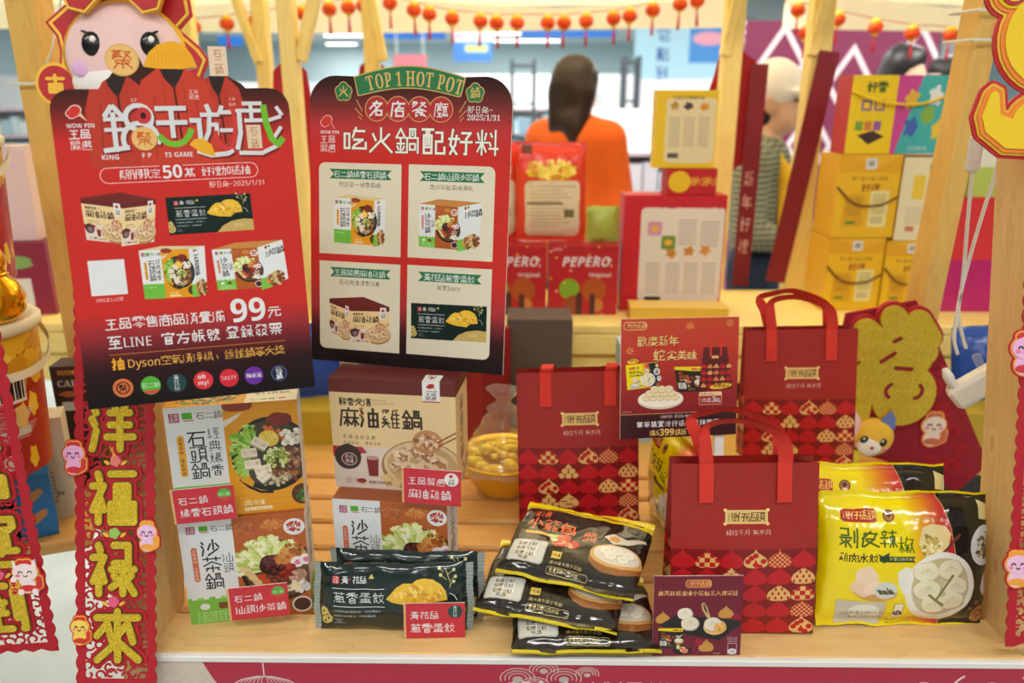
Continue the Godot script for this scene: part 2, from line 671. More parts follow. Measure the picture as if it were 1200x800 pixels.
# ---------------------------------------------------------------- print: a sheet that ink is laid on, for posters, labels and packaging
class Sheet:
	var im: Image
	var s := 1.0
	var xf := Transform2D.IDENTITY
	var host
	var size: Vector2
	func _init(h, w: float, hh: float, scale: float, bg: Color) -> void:
		host = h
		s = scale
		size = Vector2(w, hh)
		im = Image.create(int(w * s), int(hh * s), false, Image.FORMAT_RGB8)
		im.fill(bg)
	func texture(w: int, h: int) -> ImageTexture:
		im.resize(w, h, Image.INTERPOLATE_LANCZOS)
		return ImageTexture.create_from_image(im)
	func poly(pts, col: Color) -> void:
		var n: int = pts.size()
		var p := PackedVector2Array()
		p.resize(n)
		var y0 := 1e9
		var y1 := -1e9
		for i in n:
			p[i] = (xf * pts[i]) * s
			y0 = minf(y0, p[i].y)
			y1 = maxf(y1, p[i].y)
		var W := im.get_width()
		for y in range(maxi(0, int(ceil(y0 - 0.5))), mini(im.get_height() - 1, int(floor(y1 - 0.5))) + 1):
			var yc := y + 0.5
			var xs := PackedFloat32Array()
			var a := p[n - 1]
			for i in n:
				var b := p[i]
				if (a.y <= yc) != (b.y <= yc): xs.append(a.x + (yc - a.y) / (b.y - a.y) * (b.x - a.x))
				a = b
			xs.sort()
			for k in range(0, xs.size() - 1, 2):
				var x0 := maxi(0, int(roundf(xs[k])))
				var x1 := mini(W, int(roundf(xs[k + 1])))
				if x1 > x0: im.fill_rect(Rect2i(x0, y, x1 - x0, 1), col)
	func rect(x: float, y: float, w: float, h: float, col: Color) -> void:
		if xf == Transform2D.IDENTITY: im.fill_rect(Rect2i(int(roundf(x * s)), int(roundf(y * s)), int(ceil(w * s)), int(ceil(h * s))), col)
		else: poly([Vector2(x, y), Vector2(x + w, y), Vector2(x + w, y + h), Vector2(x, y + h)], col)
	func ell(cx: float, cy: float, rx: float, ry: float, col: Color, rot := 0.0) -> void:
		var o := PackedVector2Array()
		for i in 28: o.append(Vector2(cx, cy) + Vector2(rx * cos(TAU * i / 28), ry * sin(TAU * i / 28)).rotated(rot))
		poly(o, col)
	func rrect(x: float, y: float, w: float, h: float, r: float, col: Color) -> void:
		var o := PackedVector2Array()
		for q in [[x + w - r, y + r, -1], [x + w - r, y + h - r, 0], [x + r, y + h - r, 1], [x + r, y + r, 2]]:
			for k in 6: o.append(Vector2(q[0], q[1]) + Vector2(r, 0).rotated((q[2] + k / 5.0) * PI / 2))
		poly(o, col)
	func ring(x: float, y: float, w: float, h: float, r: float, t: float, col: Color, inside: Color) -> void:
		rrect(x, y, w, h, r, col)
		rrect(x + t, y + t, w - 2 * t, h - 2 * t, maxf(r - t, 0.01), inside)
	func line(a: Vector2, b: Vector2, w: float, col: Color) -> void:
		var d := (b - a).normalized() * w / 2
		if d == Vector2.ZERO: d = Vector2(w / 2, 0)
		var n := Vector2(-d.y, d.x)
		a -= d
		b += d
		poly([a + n, b + n, b - n, a - n], col)
	func curve(pts: Array, w: float, col: Color) -> void:
		for i in pts.size() - 1:
			var n: Vector2 = (pts[i + 1] - pts[i]).normalized().orthogonal() * w / 2
			poly([pts[i] + n, pts[i + 1] + n, pts[i + 1] - n, pts[i] - n], col)
			if i > 0: ell(pts[i].x, pts[i].y, w / 2, w / 2, col)
		if pts[0].distance_to(pts[-1]) < w: ell(pts[0].x, pts[0].y, w / 2, w / 2, col)
	func arc(c: Vector2, r: float, a0: float, a1: float, w: float, col: Color, ry := 0.0) -> void:
		var p := []
		for i in 15: p.append(c + Vector2(r * cos(lerpf(a0, a1, i / 14.0)), (ry if ry > 0 else r) * sin(lerpf(a0, a1, i / 14.0))))
		curve(p, w, col)
	# lumpy patch of colour, as food and foliage print
	func blob(cx: float, cy: float, rx: float, ry: float, col: Color, rng: RandomNumberGenerator, rough := 0.2, rot := 0.0) -> void:
		var o := PackedVector2Array()
		var ph := rng.randf() * TAU
		for i in 16:
			var k := 1.0 + rough * sin(i * 1.9 + ph) * rng.randf()
			o.append(Vector2(cx, cy) + Vector2(rx * k * cos(TAU * i / 16), ry * k * sin(TAU * i / 16)).rotated(rot))
		poly(o, col)
	# inks that run from one colour to the next down the sheet
	func blend_down(x: float, y: float, w: float, h: float, stops: Array) -> void:
		var rows := int(h * s)
		for r in rows:
			var t := float(r) / rows
			var k := 0
			while k < stops.size() - 2 and t > stops[k + 1][0]: k += 1
			var c: Color = stops[k][1].lerp(stops[k + 1][1], clampf((t - stops[k][0]) / (stops[k + 1][0] - stops[k][0]), 0, 1))
			im.fill_rect(Rect2i(int(x * s), int(y * s) + r, int(w * s), 1), c)
	func glyph(ch: String, x: float, y: float, sz: float, col: Color, weight: float, skew := 0.0) -> void:
		var g: Array = host.strokes(ch)
		var w := sz * weight * (1.0 if g.size() < 9 else (0.82 if g.size() < 13 else (0.68 if g.size() < 18 else 0.56)))
		for st in g:
			for i in st.size() - 1:
				var a: Vector2 = st[i] * sz
				var b: Vector2 = st[i + 1] * sz
				line(Vector2(x + a.x - a.y * skew, y + a.y), Vector2(x + b.x - b.y * skew, y + b.y), w, col)
	# how = {w weight, vert, gap, font, mid, skew}
	func text(t: String, x: float, y: float, sz: float, col: Color, how := {}) -> float:
		var wt: float = how.get("w", 0.085)
		var gap: float = how.get("gap", 0.06) * sz
		var x0 := x
		if how.get("mid", false): x -= width(t, sz, how) / 2
		var run := ""
		for i in t.length() + 1:
			var c := t[i] if i < t.length() else ""
			if c != "" and c.unicode_at(0) < 0x2000 and not how.get("vert", false):
				run += c
				continue
			if run != "":
				x += latin(run, x, y, sz, col, how.get("font", "b")) + gap
				run = ""
			if c == "": break
			glyph(c, x + sz * 0.05, y + sz * 0.05, sz * 0.9, col, wt / 0.9, how.get("skew", 0.0))
			if how.get("vert", false): y += sz + gap
			else: x += sz + gap
		return x - x0
	func width(t: String, sz: float, how := {}) -> float:
		var gap: float = how.get("gap", 0.06) * sz
		var n := 0.0
		var run := ""
		for i in t.length() + 1:
			var c := t[i] if i < t.length() else ""
			if c != "" and c.unicode_at(0) < 0x2000:
				run += c
				continue
			if run != "":
				n += host.letters(run, how.get("font", "b")).w * sz + gap
				run = ""
			if c != "": n += sz + gap
		return n - gap
	func latin(t: String, x: float, y: float, sz: float, col: Color, font := "b") -> float:
		var L: Dictionary = host.letters(t, font)
		var tr: PackedVector2Array = L.t
		for k in range(0, tr.size(), 3):
			poly([Vector2(x, y + sz * 0.9) + tr[k] * sz, Vector2(x, y + sz * 0.9) + tr[k + 1] * sz, Vector2(x, y + sz * 0.9) + tr[k + 2] * sz], col)
		return L.w * sz

var letter_cache := {}
func letters(t: String, font: String) -> Dictionary:
	var key := font + t
	if letter_cache.has(key): return letter_cache[key]
	var f := SystemFont.new()
	f.font_names = PackedStringArray(["Droid Serif" if font.begins_with("s") else "Droid Sans"])
	f.font_weight = 700 if font.ends_with("b") else 400
	var tm := TextMesh.new()
	tm.font = f
	tm.font_size = 64
	tm.pixel_size = 1.0 / 64.0
	tm.depth = 0.0
	tm.curve_step = 2.0
	tm.horizontal_alignment = HORIZONTAL_ALIGNMENT_LEFT
	tm.text = "H"
	var base := tm.get_aabb().position.y
	var cap := tm.get_aabb().size.y
	tm.text = t
	var a := tm.get_mesh_arrays()
	var v: PackedVector3Array = a[Mesh.ARRAY_VERTEX]
	var ix: PackedInt32Array = a[Mesh.ARRAY_INDEX] if a[Mesh.ARRAY_INDEX] != null else PackedInt32Array(range(v.size()))
	var k := 0.80 / cap
	var o := PackedVector2Array()
	var x1 := 0.0
	for i in ix:
		var p := v[i]
		o.append(Vector2(p.x * k, -(p.y - base) * k))
		x1 = maxf(x1, p.x * k)
	letter_cache[key] = {"t": o, "w": x1 + 0.04}
	return letter_cache[key]

var stroke_cache := {}
func strokes(ch) -> Array:
	if stroke_cache.has(ch): return stroke_cache[ch]
	var o := []
	var v = HAN.get(ch, ch if ch[0].is_valid_int() else "1171771711")
	if v is String: o = plain_strokes(v)
	else: o = built(v)
	stroke_cache[ch] = o
	return o

func plain_strokes(v: String) -> Array:
	var o := []
	for tok in v.split(" ", false):
		var p := PackedVector2Array()
		for i in range(0, tok.length() - 1, 2): p.append(Vector2(int(tok[i]), int(tok[i + 1])) / 8.0)
		o.append(p)
	return o

func built(v: Array) -> Array:
	var o := []
	var kind: String = v[0]
	if kind == "o":
		o.append_array(strokes(v[1]) if v[1] is String else built(v[1]))
		var b: Array = v[2]
		fit(o, v[3], Rect2(b[0] / 100.0, b[1] / 100.0, (b[2] - b[0]) / 100.0, (b[3] - b[1]) / 100.0))
	else:
		var p: float = v[1] / 100.0
		var g := 0.045
		if kind == "h":
			fit(o, v[2], Rect2(0, 0, p - g, 1))
			fit(o, v[3], Rect2(p + g, 0, 1 - p - g, 1))
		else:
			fit(o, v[2], Rect2(0, 0, 1, p - g))
			fit(o, v[3], Rect2(0, p + g, 1, 1 - p - g))
	return o

func fit(o: Array, v, r: Rect2) -> void:
	var src: Array = strokes(v) if v is String else built(v)
	for st in src:
		var p := PackedVector2Array()
		for q in st: p.append(r.position + q * r.size)
		o.append(p)

# strokes of the characters printed on the goods: points on a grid of 9 by 9, or a character put together from others
const HAN := {
"一": "0484", "二": "1272 0787", "三": "1171 2464 0787", "十": "0484 4048", "王": "1171 2464 0888 4148", "口": "1171771711", "日": "2060682820 2464",
"田": "1171771711 1474 4147", "石": "0181 3106 2474782824", "金": "4003 4083 2363 1575 4348 1627 7667 0888", "咼": "23206063 4042 08038388 2565672725",
"品": ["v", 45, "口", ["h", 50, "口", "口"]], "鍋": ["h", 46, "金", "咼"], "厂": "0080 1008", "耳": "0080 2006 6008 2262 2464 0686", "攵": "3004 1282 6208 2488",
"又": "1171 7108 2388", "敢": ["h", 52, "耳", "攵"], "嚴": ["v", 28, ["h", 50, "口", "口"], ["o", "厂", [24, 26, 100, 100], "敢"]],
"己": "11616414188886", "共": "1272 2005 6005 0585 2608 6688", "辶": "1122 0323150607 061888", "巽": ["v", 36, ["h", 50, "己", "己"], "共"], "選": ["o", "辶", [30, 0, 100, 76], "巽"],
"方": "4042 0282 3208 35756848", "子": "1171434838 0484", "斿": ["v", 34, "2004 1484", "子"], "遊": ["o", "辶", [30, 0, 100, 76], ["h", 50, "方", "斿"]],
"虍": "4042 4171 128274 1208 2575 535787", "豆": "1070 2262652522 2637 6557 0888", "戈": "3034578886 0282 6071 7418", "戲": ["h", 58, ["v", 52, "虍", "豆"], "戈"],
"其": "1171 2006 6006 2363 2565 0686 2708 6788", "月": "202508 20707868 2373 2575", "期": ["h", 54, "其", "月"], "門": "0008 003034 0232 0434 8088 805054 5282 5484",
"間": ["o", "門", [28, 46, 72, 100], "日"], "阝": "1018 105032544616", "艮": "10606414 1262 101837 3488 7355", "限": ["h", 34, "阝", "艮"], "宀": "4042 0306 0383 8377",
"正b": "1070 4047 4373 2308 2788", "定": ["v", 36, "宀", "正b"], "艹": "0484 2028 6068", "禺": "2060632320 4006 08058588 3767", "萬": ["v", 28, "艹", "禺"],
"女": "301568 625518 0383", "好": ["h", 48, "女", "子"], "礻": "3041 0262 6206 3438 4466", "曲": "0282880802 3038 5058 0585", "豊": ["v", 46, "曲", "豆"], "禮": ["h", 38, "礻", "豊"],
"力": "02726848 303408", "加": ["h", 55, "力", "口"], "馬": "1015 1070 4005 1262 1464 15858868 0608 2728 3738 5758", "碼": ["h", 42, "石", "馬"], "扌": "0262 303818 0664",
"由": "1272781812 4048 1575", "抽": ["h", 38, "扌", "由"], "卩": "1018 10707555", "即": ["h", 60, "艮", "卩"], "走": "1151 3004 0464 3437 3555 1508 1688",
"起": ["o", "走", [54, 6, 100, 70], "己"], "雨": "1070 0206 028286 4006 2434 2636 5464 5666", "令": "4004 4084 3353 2565 6548", "零": ["v", 46, "雨", "令"],
"隹": "2004 1218 4052 1272 1474 1676 1878 5258", "售": ["v", 64, "隹", "口"], "商": "4041 0181 2132 6152 08038388 3324 5364 2565682825", "氵": "1132 0324 0835",
"肖": ["v", 32, "4048 1135 7155", "月"], "消": ["h", 32, "氵", "肖"], "弗": "117174141787 3008 5058", "貝": "2060662620 2262 2464 3708 5788", "費": ["v", 46, "弗", "貝"],
"㒼": "0181 2003 6003 08048488 4248 2537 6557", "滿": ["h", 32, "氵", "㒼"], "元": "1171 0383 3308 53578786", "至": "0080 3013 1373 5264 0888 4448 1575",
"官": ["v", 36, "宀", "2028 20606323 25656828"], "巾": "07028287 4048", "長": "2024 2070 2262 0484 2428 2836 7456 4488", "帳": ["h", 38, "巾", "長"],
"丂": "0080 3024746848", "儿": "302608 50578786", "號": ["h", 44, ["v", 45, "口", "丂"], ["v", 52, "虍", "儿"]], "癶": "1040 4006 1223 5088 7052 8264", "登": ["v", 42, "癶", "豆"],
"彔": "106063 1363 0484 4448 1526 0736 7556 4588", "錄": ["h", 44, "金", "彔"], "弓": "1060631316766848", "殳": "2013 2060 606373 1565 6508 2688",
"發": ["v", 40, "癶", ["h", 48, "弓", "殳"]], "西": "0080 0282870702 3037 5057", "示": "1070 0383 4348 2517 6577", "票": ["v", 46, "西", "示"],
"穴": "4041 0204 0282 8284 3307 535686", "工": "1171 4148 0888", "空": ["v", 50, "穴", "工"], "气": "2003 1171 1363 0464788886", "米": "1123 7163 0484 4048 4417 4477",
"氣": ["o", "气", [4, 56, 56, 100], "米"], "龶": "1171 2464 0888 4048", "青": ["v", 48, "龶", "月"], "清": ["h", 32, "氵", "青"], "爭": "6020 1122 4142 7162 136366 0585 1666 434828",
"淨": ["h", 32, "氵", "爭"], "木": "0383 4048 4307 4487", "幾": "201232 3214 6052 5272 7254 0585 4055 5588 2508 2647 7668", "機": ["h", 36, "木", "幾"],
"壽": "1070 4003 1272 0383 1464 0585 0636 3638 3808 4686 7668", "鑄": ["h", 44, "金", "壽"], "呈": ["v", 42, "口", "王"], "鐵": ["h", 40, "金", ["o", "戈", [0, 36, 52, 100], "呈"]],
"竹": "1005 1232 2237 5045 5282 6267", "土": "1373 4048 0888", "寸": "0282 605838 2536", "等": ["v", 32, "竹", ["v", 48, "土", "寸"]], "大": "0383 4004 4408 4488",
"爿": "5058 1014 1454 0656 1608", "夕": "3005 2262 6208 3345", "獎": ["v", 62, ["h", 38, "爿", ["v", 48, "夕", "寸"]], "大"],
"乑": "7010 4148 2308 1244 5288 7254", "聚": ["v", 50, ["h", 55, "耳", "又"], "乑"], "亻": "6004 3338", "匕": "7133 20278785", "花": ["v", 30, "艹", ["h", 44, "亻", "匕"]],
"喬": "6020 1272 4205 4285 08058588 3656583836", "驕": ["h", 48, "馬", "喬"], "匋": "2004 12727868 2464 1666 4347 2527", "陶": ["h", 34, "阝", "匋"], "反": "1070 1108 3363 6328 3488",
"板": ["h", 44, "木", "反"], "尸": "10707313 1008", "屋": ["o", "尸", [26, 44, 100, 100], "至"], "帚": ["v", 46, "1070 7078 1878 0484", "巾"], "掃": ["h", 38, "扌", "帚"],
"描": ["h", 38, "扌", ["v", 32, "艹", "田"]], "火": "404408 4488 1224 7254", "名": ["o", "4004 2171 7108 3244", [38, 58, 96, 100], "口"], "广": "4041 1181 1108",
"占": "4004 4272 1474781814", "店": ["o", "广", [28, 26, 100, 100], "占"], "歺": "2004 2262 6208 0050", "食": "4003 4083 2262 2265 6265 2464 2528 2837 7657 4588",
"餐": ["v", 38, ["h", 50, "歺", "又"], "食"], "直": "0181 4003 2363682823 2565", "心": "0306 20268685 4244 7174",
"廳": ["o", "广", [24, 24, 100, 100], ["h", 45, ["v", 58, "耳", "王"], ["v", 58, "直", "心"]]], "乞": "2003 1171 146416078785", "吃": ["h", 34, "0262670702", "乞"],
"酉": "0080 1272781812 3035 5055 1676", "配": ["h", 52, "酉", "己"], "斗": "1122 0415 0676 5058", "料": ["h", 54, "米", "斗"], "暴": ["v", 32, "日", "1070 2003 6003 0383 4348 2406 6486 2527 6577"],
"爆": ["h", 36, "火", "暴"], "禾": "6011 0383 4148 4307 4487", "香": ["v", 56, "禾", "日"], "頁": "0080 4031 1171761611 1373 1575 2608 6688", "頭": ["h", 46, "豆", "頁"],
"灬": "1107 3237 5257 7187", "丸": "11616787 302508", "熱": ["v", 70, ["h", 52, ["v", 48, "土", "土"], "丸"], "灬"], "銷": ["h", 46, "金", "肖"],
"弟": "117174141787 4048 4408", "第": ["v", 32, "竹", "弟"], "羊t": "2032 6052 1272 1474 4248 0888", "美": ["v", 54, "羊t", "大"], "未": "1272 0484 4048 4408 4488",
"味": ["h", 34, "0262670702", "未"], "山": "03088883 4048", "汕": ["h", 34, "氵", "山"], "少": "4045 2205 6284 7508", "沙": ["h", 32, "氵", "少"],
"茶": ["v", 28, "艹", "4003 4083 1575 4348 2517 6577"], "今": "4005 4085 3353 2565 6548", "含": ["v", 60, "今", "口"], "包": "2004 12727666 1454561614 141888 8886",
"刂": "2126 606858", "刷": ["h", 64, ["o", "尸", [24, 42, 100, 100], "巾"], "刂"], "涮": ["h", 30, "氵", "刷"], "麻": ["o", "广", [22, 26, 100, 100], ["h", 50, "木", "木"]],
"油": ["h", 32, "氵", "由"], "奚": ["v", 34, "7020 1224 4254 7163", "301252 5214 3464 0585 4508 4588"], "雞": ["h", 48, "奚", "隹"], "且": "2028 2060 6068 0888 2363 2565",
"祖": ["h", 42, "礻", "且"], "老": "1161 4004 0383 7108 6535 357888", "酒": ["h", 32, "氵", "酉"], "撲": ["h", 36, "扌", ["v", 36, "3038 5058 1136 7165 0888", "1171 2363 0484 4045 4508 4588"]],
"自": "4032 2262682822 2464 2666", "廾": "0383 3008 6068", "鼻": ["v", 42, "自", ["v", 52, "田", "廾"]], "囱": "4021 1272781812 2436 6327", "蔥": ["v", 28, "艹", ["v", 58, "囱", "心"]],
"疋": "1171 7163 4147 4464 2308 2688", "虫": "1272751512 4047 0787 6688", "蛋": ["v", 48, "疋", "虫"], "交": "4041 0282 3214 5274 6508 2588", "餃": ["h", 48, "食", "交"],
"糸": "301242 4214 1454 3448 1608 5677", "巠": "0080 211324 413344 615364 1575 4548 0888", "經": ["h", 42, "糸", "巠"], "典": "1171 1116 7176 3036 5056 1373 0686 2708 6788",
"彡": "5103 6306 7608", "須": ["h", 34, "彡", "頁"], "冫": "1123 0834", "冷": ["h", 28, "冫", "令"], "東": "0181 1363661613 1464 4048 4608 4688", "凍": ["h", 28, "冫", "東"],
"享": ["v", 52, "4042 0282 2464682824", "子"], "醇": ["h", 46, "酉", "享"], "冬": "3003 2161 6106 2386 3546 2748", "季": ["v", 54, "禾", "子"], "皿": "1171 1117 7177 3137 5157 0888",
"溫": ["h", 32, "氵", ["v", 52, "日", "皿"]], "甫": "0181 4048 18137378 1575 6070", "補": ["h", 42, "礻", "甫"], "首": "2031 6051 0282 2464682824 2666", "言": "4041 0282 1464 2666682826",
"彎": ["v", 54, ["h", 35, "糸", ["h", 48, "言", "糸"]], "弓"], "灣": ["h", 28, "氵", "彎"], "仔": ["h", 38, "亻", "子"], "雚": ["v", 26, "艹", ["v", 26, ["h", 50, "口", "口"], "隹"]],
"欠": "2004 127263 4308 4488", "歡": ["h", 56, "雚", "欠"], "夂": "3003 2161 6108 2388", "慶": ["o", "广", [22, 22, 100, 100], ["v", 40, "1171 1115 7175 3035 5055 1575", ["v", 42, "心", "夂"]]],
"立": "4041 1171 2335 6355 0787", "斤": "6020 201508 2474 5458", "新": ["h", 54, ["v", 48, "立", "木"], "斤"], "年": "2003 1272 1464 1416 0686 4248",
"它": ["v", 42, "宀", "匕"], "蛇": ["h", 44, "虫", "它"], "小": "404838 2205 6285", "尖": ["v", 46, "小", "大"], "內": "08028288 4044 4427 4467",
"單": ["v", 28, ["h", 50, "口", "口"], "1070741410 1272 4048 0686"], "聿": "1070 7074 1474 0282 1676 4048", "筆": ["v", 34, "竹", "聿"], "冓": "0181 0383 2004 6004 08058588 1676 4048",
"購": ["h", 42, "貝", "冓"], "罒": "0080880800 3038 5058", "買": ["v", 30, "罒", "貝"], "牌": ["h", 42, "202508 5003 2373 2555 5558", "4031 1171751511 1373 4148 0686"],
"折": ["h", 42, "扌", "斤"], "見": "2060652520 2262 3508 55578786", "現": ["h", 42, "王", "見"], "每": "2003 1171 2317776323 0585", "梅": ["h", 42, "木", "每"],
"瓜": "7010 201508 4046 3656 5088", "魚": ["v", 30, "3004 2262 6206", ["v", 62, "田", "灬"]], "羊": "2032 6052 1272 1474 0686 4248", "鮮": ["h", 50, "魚", "羊"],
"叚": "1040 4043 1343 1018 1646 5080 8053 5585 8558 5688", "蝦": ["h", 44, "虫", "叚"], "昜": ["v", 40, "日", "0080 2004 12727858 4207 6218"], "湯": ["h", 32, "氵", "昜"],
"灌": ["h", 30, "氵", "雚"], "龍": ["h", 50, ["v", 48, "立", "月"], "2070 2024 2474 7446 242888 4676"], "籠": ["v", 32, "竹", "龍"], "入": "3042 4208 4288",
"弋": "0282 3034 3487 7071", "衣": "4041 0282 4206 3438 3846 4488 7354", "袋": ["v", 46, ["h", 38, "亻", "弋"], "衣"], "組": ["h", 42, "糸", "且"], "剝": ["h", 64, "彔", "刂"],
"皮": "1108 1171 7163 4004 2464 6418 2588", "辛": ["v", 54, "立", "十"], "束": "0181 1363651513 4048 4508 4588", "辣": ["h", 50, "辛", "束"], "叔": ["h", 52, "4004 4171 0484 4448 2517 6577", "又"],
"椒": ["h", 36, "木", "叔"], "肉": "08028288 4025 4265 4528 4568", "水": "404838 1333 3308 7254 4488", "製": ["v", 50, ["h", 68, "2003 1171 0484 4048 18157578", "刂"], "衣"],
"告": ["v", 56, "2003 1171 0585 4048", "口"], "造": ["o", "辶", [32, 0, 100, 76], "告"], "洋": ["h", 32, "氵", "羊"], "畐": "0080 2262642422 0585880805 4548 0686", "福": ["h", 40, "礻", "畐"],
"祿": ["h", 40, "礻", "彔"], "來": "0181 4048 2204 2235 6244 6275 4508 4588", "車": "1070 1262651512 4048 0787", "運": ["o", "辶", [30, 0, 100, 76], ["v", 26, "08008088", "車"]],
"到": ["h", 66, "至", "刂"], "吉": ["v", 56, "0383 4048 1878", "口"], "千": "6011 0484 4048", "信": ["h", 36, "亻", "言"], "不": "0181 4106 4148 5385", "開": ["o", "門", [26, 46, 74, 100], "廾"],
"公": "3004 5084 4426 2676 5588", "克": "0181 4003 2363652523 3508 55578786", "重": "6011 0282 1363661613 1464 4048 0888", "量": ["v", 32, "日", "0080 1262651512 4048 0888"], "仙": ["h", 38, "亻", "山"],
"相": ["h", 46, "木", "2060682820 2363 2565"], "有": "0181 3005 2428 24646858 2565", "效": ["h", 52, "交", "攵"], "活": ["h", 32, "氵", "6011 0383 4145 1575781815"], "動": ["h", 60, "重", "力"], "：": "3233 3637",
"四": "1171771711 3134 5155", "汁": ["h", 32, "氵", "十"], "多": ["v", 50, "夕", "夕"], "嘉": "1070 4002 2262",
"喜": ["v", 34, "0282 4048 1878", ["v", 36, "口", ["v", 34, "2032 6052 0888", "口"]]], "春": ["v", 60, "1171 2363 0585 4005 4487", "日"],
"宅": ["v", 40, "宀", "匕"], "、": "2437", "・": "3444", "~": "0424446484", "禧": ["h", 40, "礻", "豊"], "平": "1171 2233 6253 0585 4148", "安": ["v", 36, "宀", "女"],
}

# ---------------------------------------------------------------- printed artwork of the goods, drawn on sheets 100 units wide
const WHITE := Color(0.875, 0.875, 0.885)
const INK := Color(0.08, 0.07, 0.07)
const GOLD := Color(0.86, 0.68, 0.34)
const LEAF := Color(0.34, 0.66, 0.16)
const CRIMSON := Color(0.76, 0.16, 0.20)

func onto(p0: Vector2, p1: Vector2, p3: Vector2, w: float, h: float) -> Transform2D:
	return Transform2D((p1 - p0) / w, (p3 - p0) / h, p0)

func rng_of(s: int) -> RandomNumberGenerator:
	var r := RandomNumberGenerator.new()
	r.seed = s
	return r

func pile(S: Sheet, cx: float, cy: float, rx: float, ry: float, cols: Array, n: int, size: float, r: RandomNumberGenerator, rough := 0.3, flat := 0.7) -> void:
	for i in n:
		var a := r.randf() * TAU
		var d := sqrt(r.randf())
		var c: Color = cols[r.randi() % cols.size()]
		var q := size * r.randf_range(0.6, 1.2)
		S.blob(cx + cos(a) * d * rx, cy + sin(a) * d * ry, q, q * flat, c, r, rough, r.randf() * PI)

func fan_leaf(S: Sheet, cx: float, cy: float, r0: float, a0: float, a1: float, n: int, cols: Array, r: RandomNumberGenerator) -> void:
	for i in n:
		var a := lerpf(a0, a1, r.randf())
		var d := r0 * r.randf_range(0.5, 1.0)
		var e := Vector2(cx + cos(a) * d, cy + sin(a) * d)
		S.line(Vector2(cx + cos(a) * d * 0.35, cy + sin(a) * d * 0.35), e, r0 * r.randf_range(0.05, 0.11), cols[r.randi() % cols.size()])
		S.blob(e.x, e.y, r0 * 0.09, r0 * 0.07, cols[r.randi() % cols.size()], r, 0.5)

func maker_mark(S: Sheet, x: float, y: float, k: float, col: Color, pot: Color) -> void:
	S.blob(x, y, k * 0.85, k * 0.62, col, rng_of(3), 0.15, -0.5)
	S.ell(x + k * 0.25, y - k * 0.3, k * 0.6, k * 0.5, col)
	S.poly([Vector2(x + k * 0.45, y + k * 0.35), Vector2(x + k * 0.75, y + k * 0.1), Vector2(x + k * 1.25, y + k * 0.95)], pot)

func mini_logo(S: Sheet, x: float, y: float, k: float, col: Color) -> void:
	S.rect(x, y, k, k, col)
	S.text("王品", x + k * 0.08, y + k * 0.08, k * 0.40, WHITE, {"w": 0.1})
	S.text("嚴選", x + k * 0.08, y + k * 0.52, k * 0.40, WHITE, {"w": 0.09})

func two_stone_logo(S: Sheet, x: float, y: float, k: float) -> void:
	S.rect(x, y, k, k * 0.72, LEAF)
	S.rect(x + k * 0.1, y + k * 0.82, k, k * 0.1, CRIMSON)
	S.text("石二鍋", x + k * 1.35, y - k * 0.02, k * 0.82, INK, {"w": 0.075, "gap": 0.04})

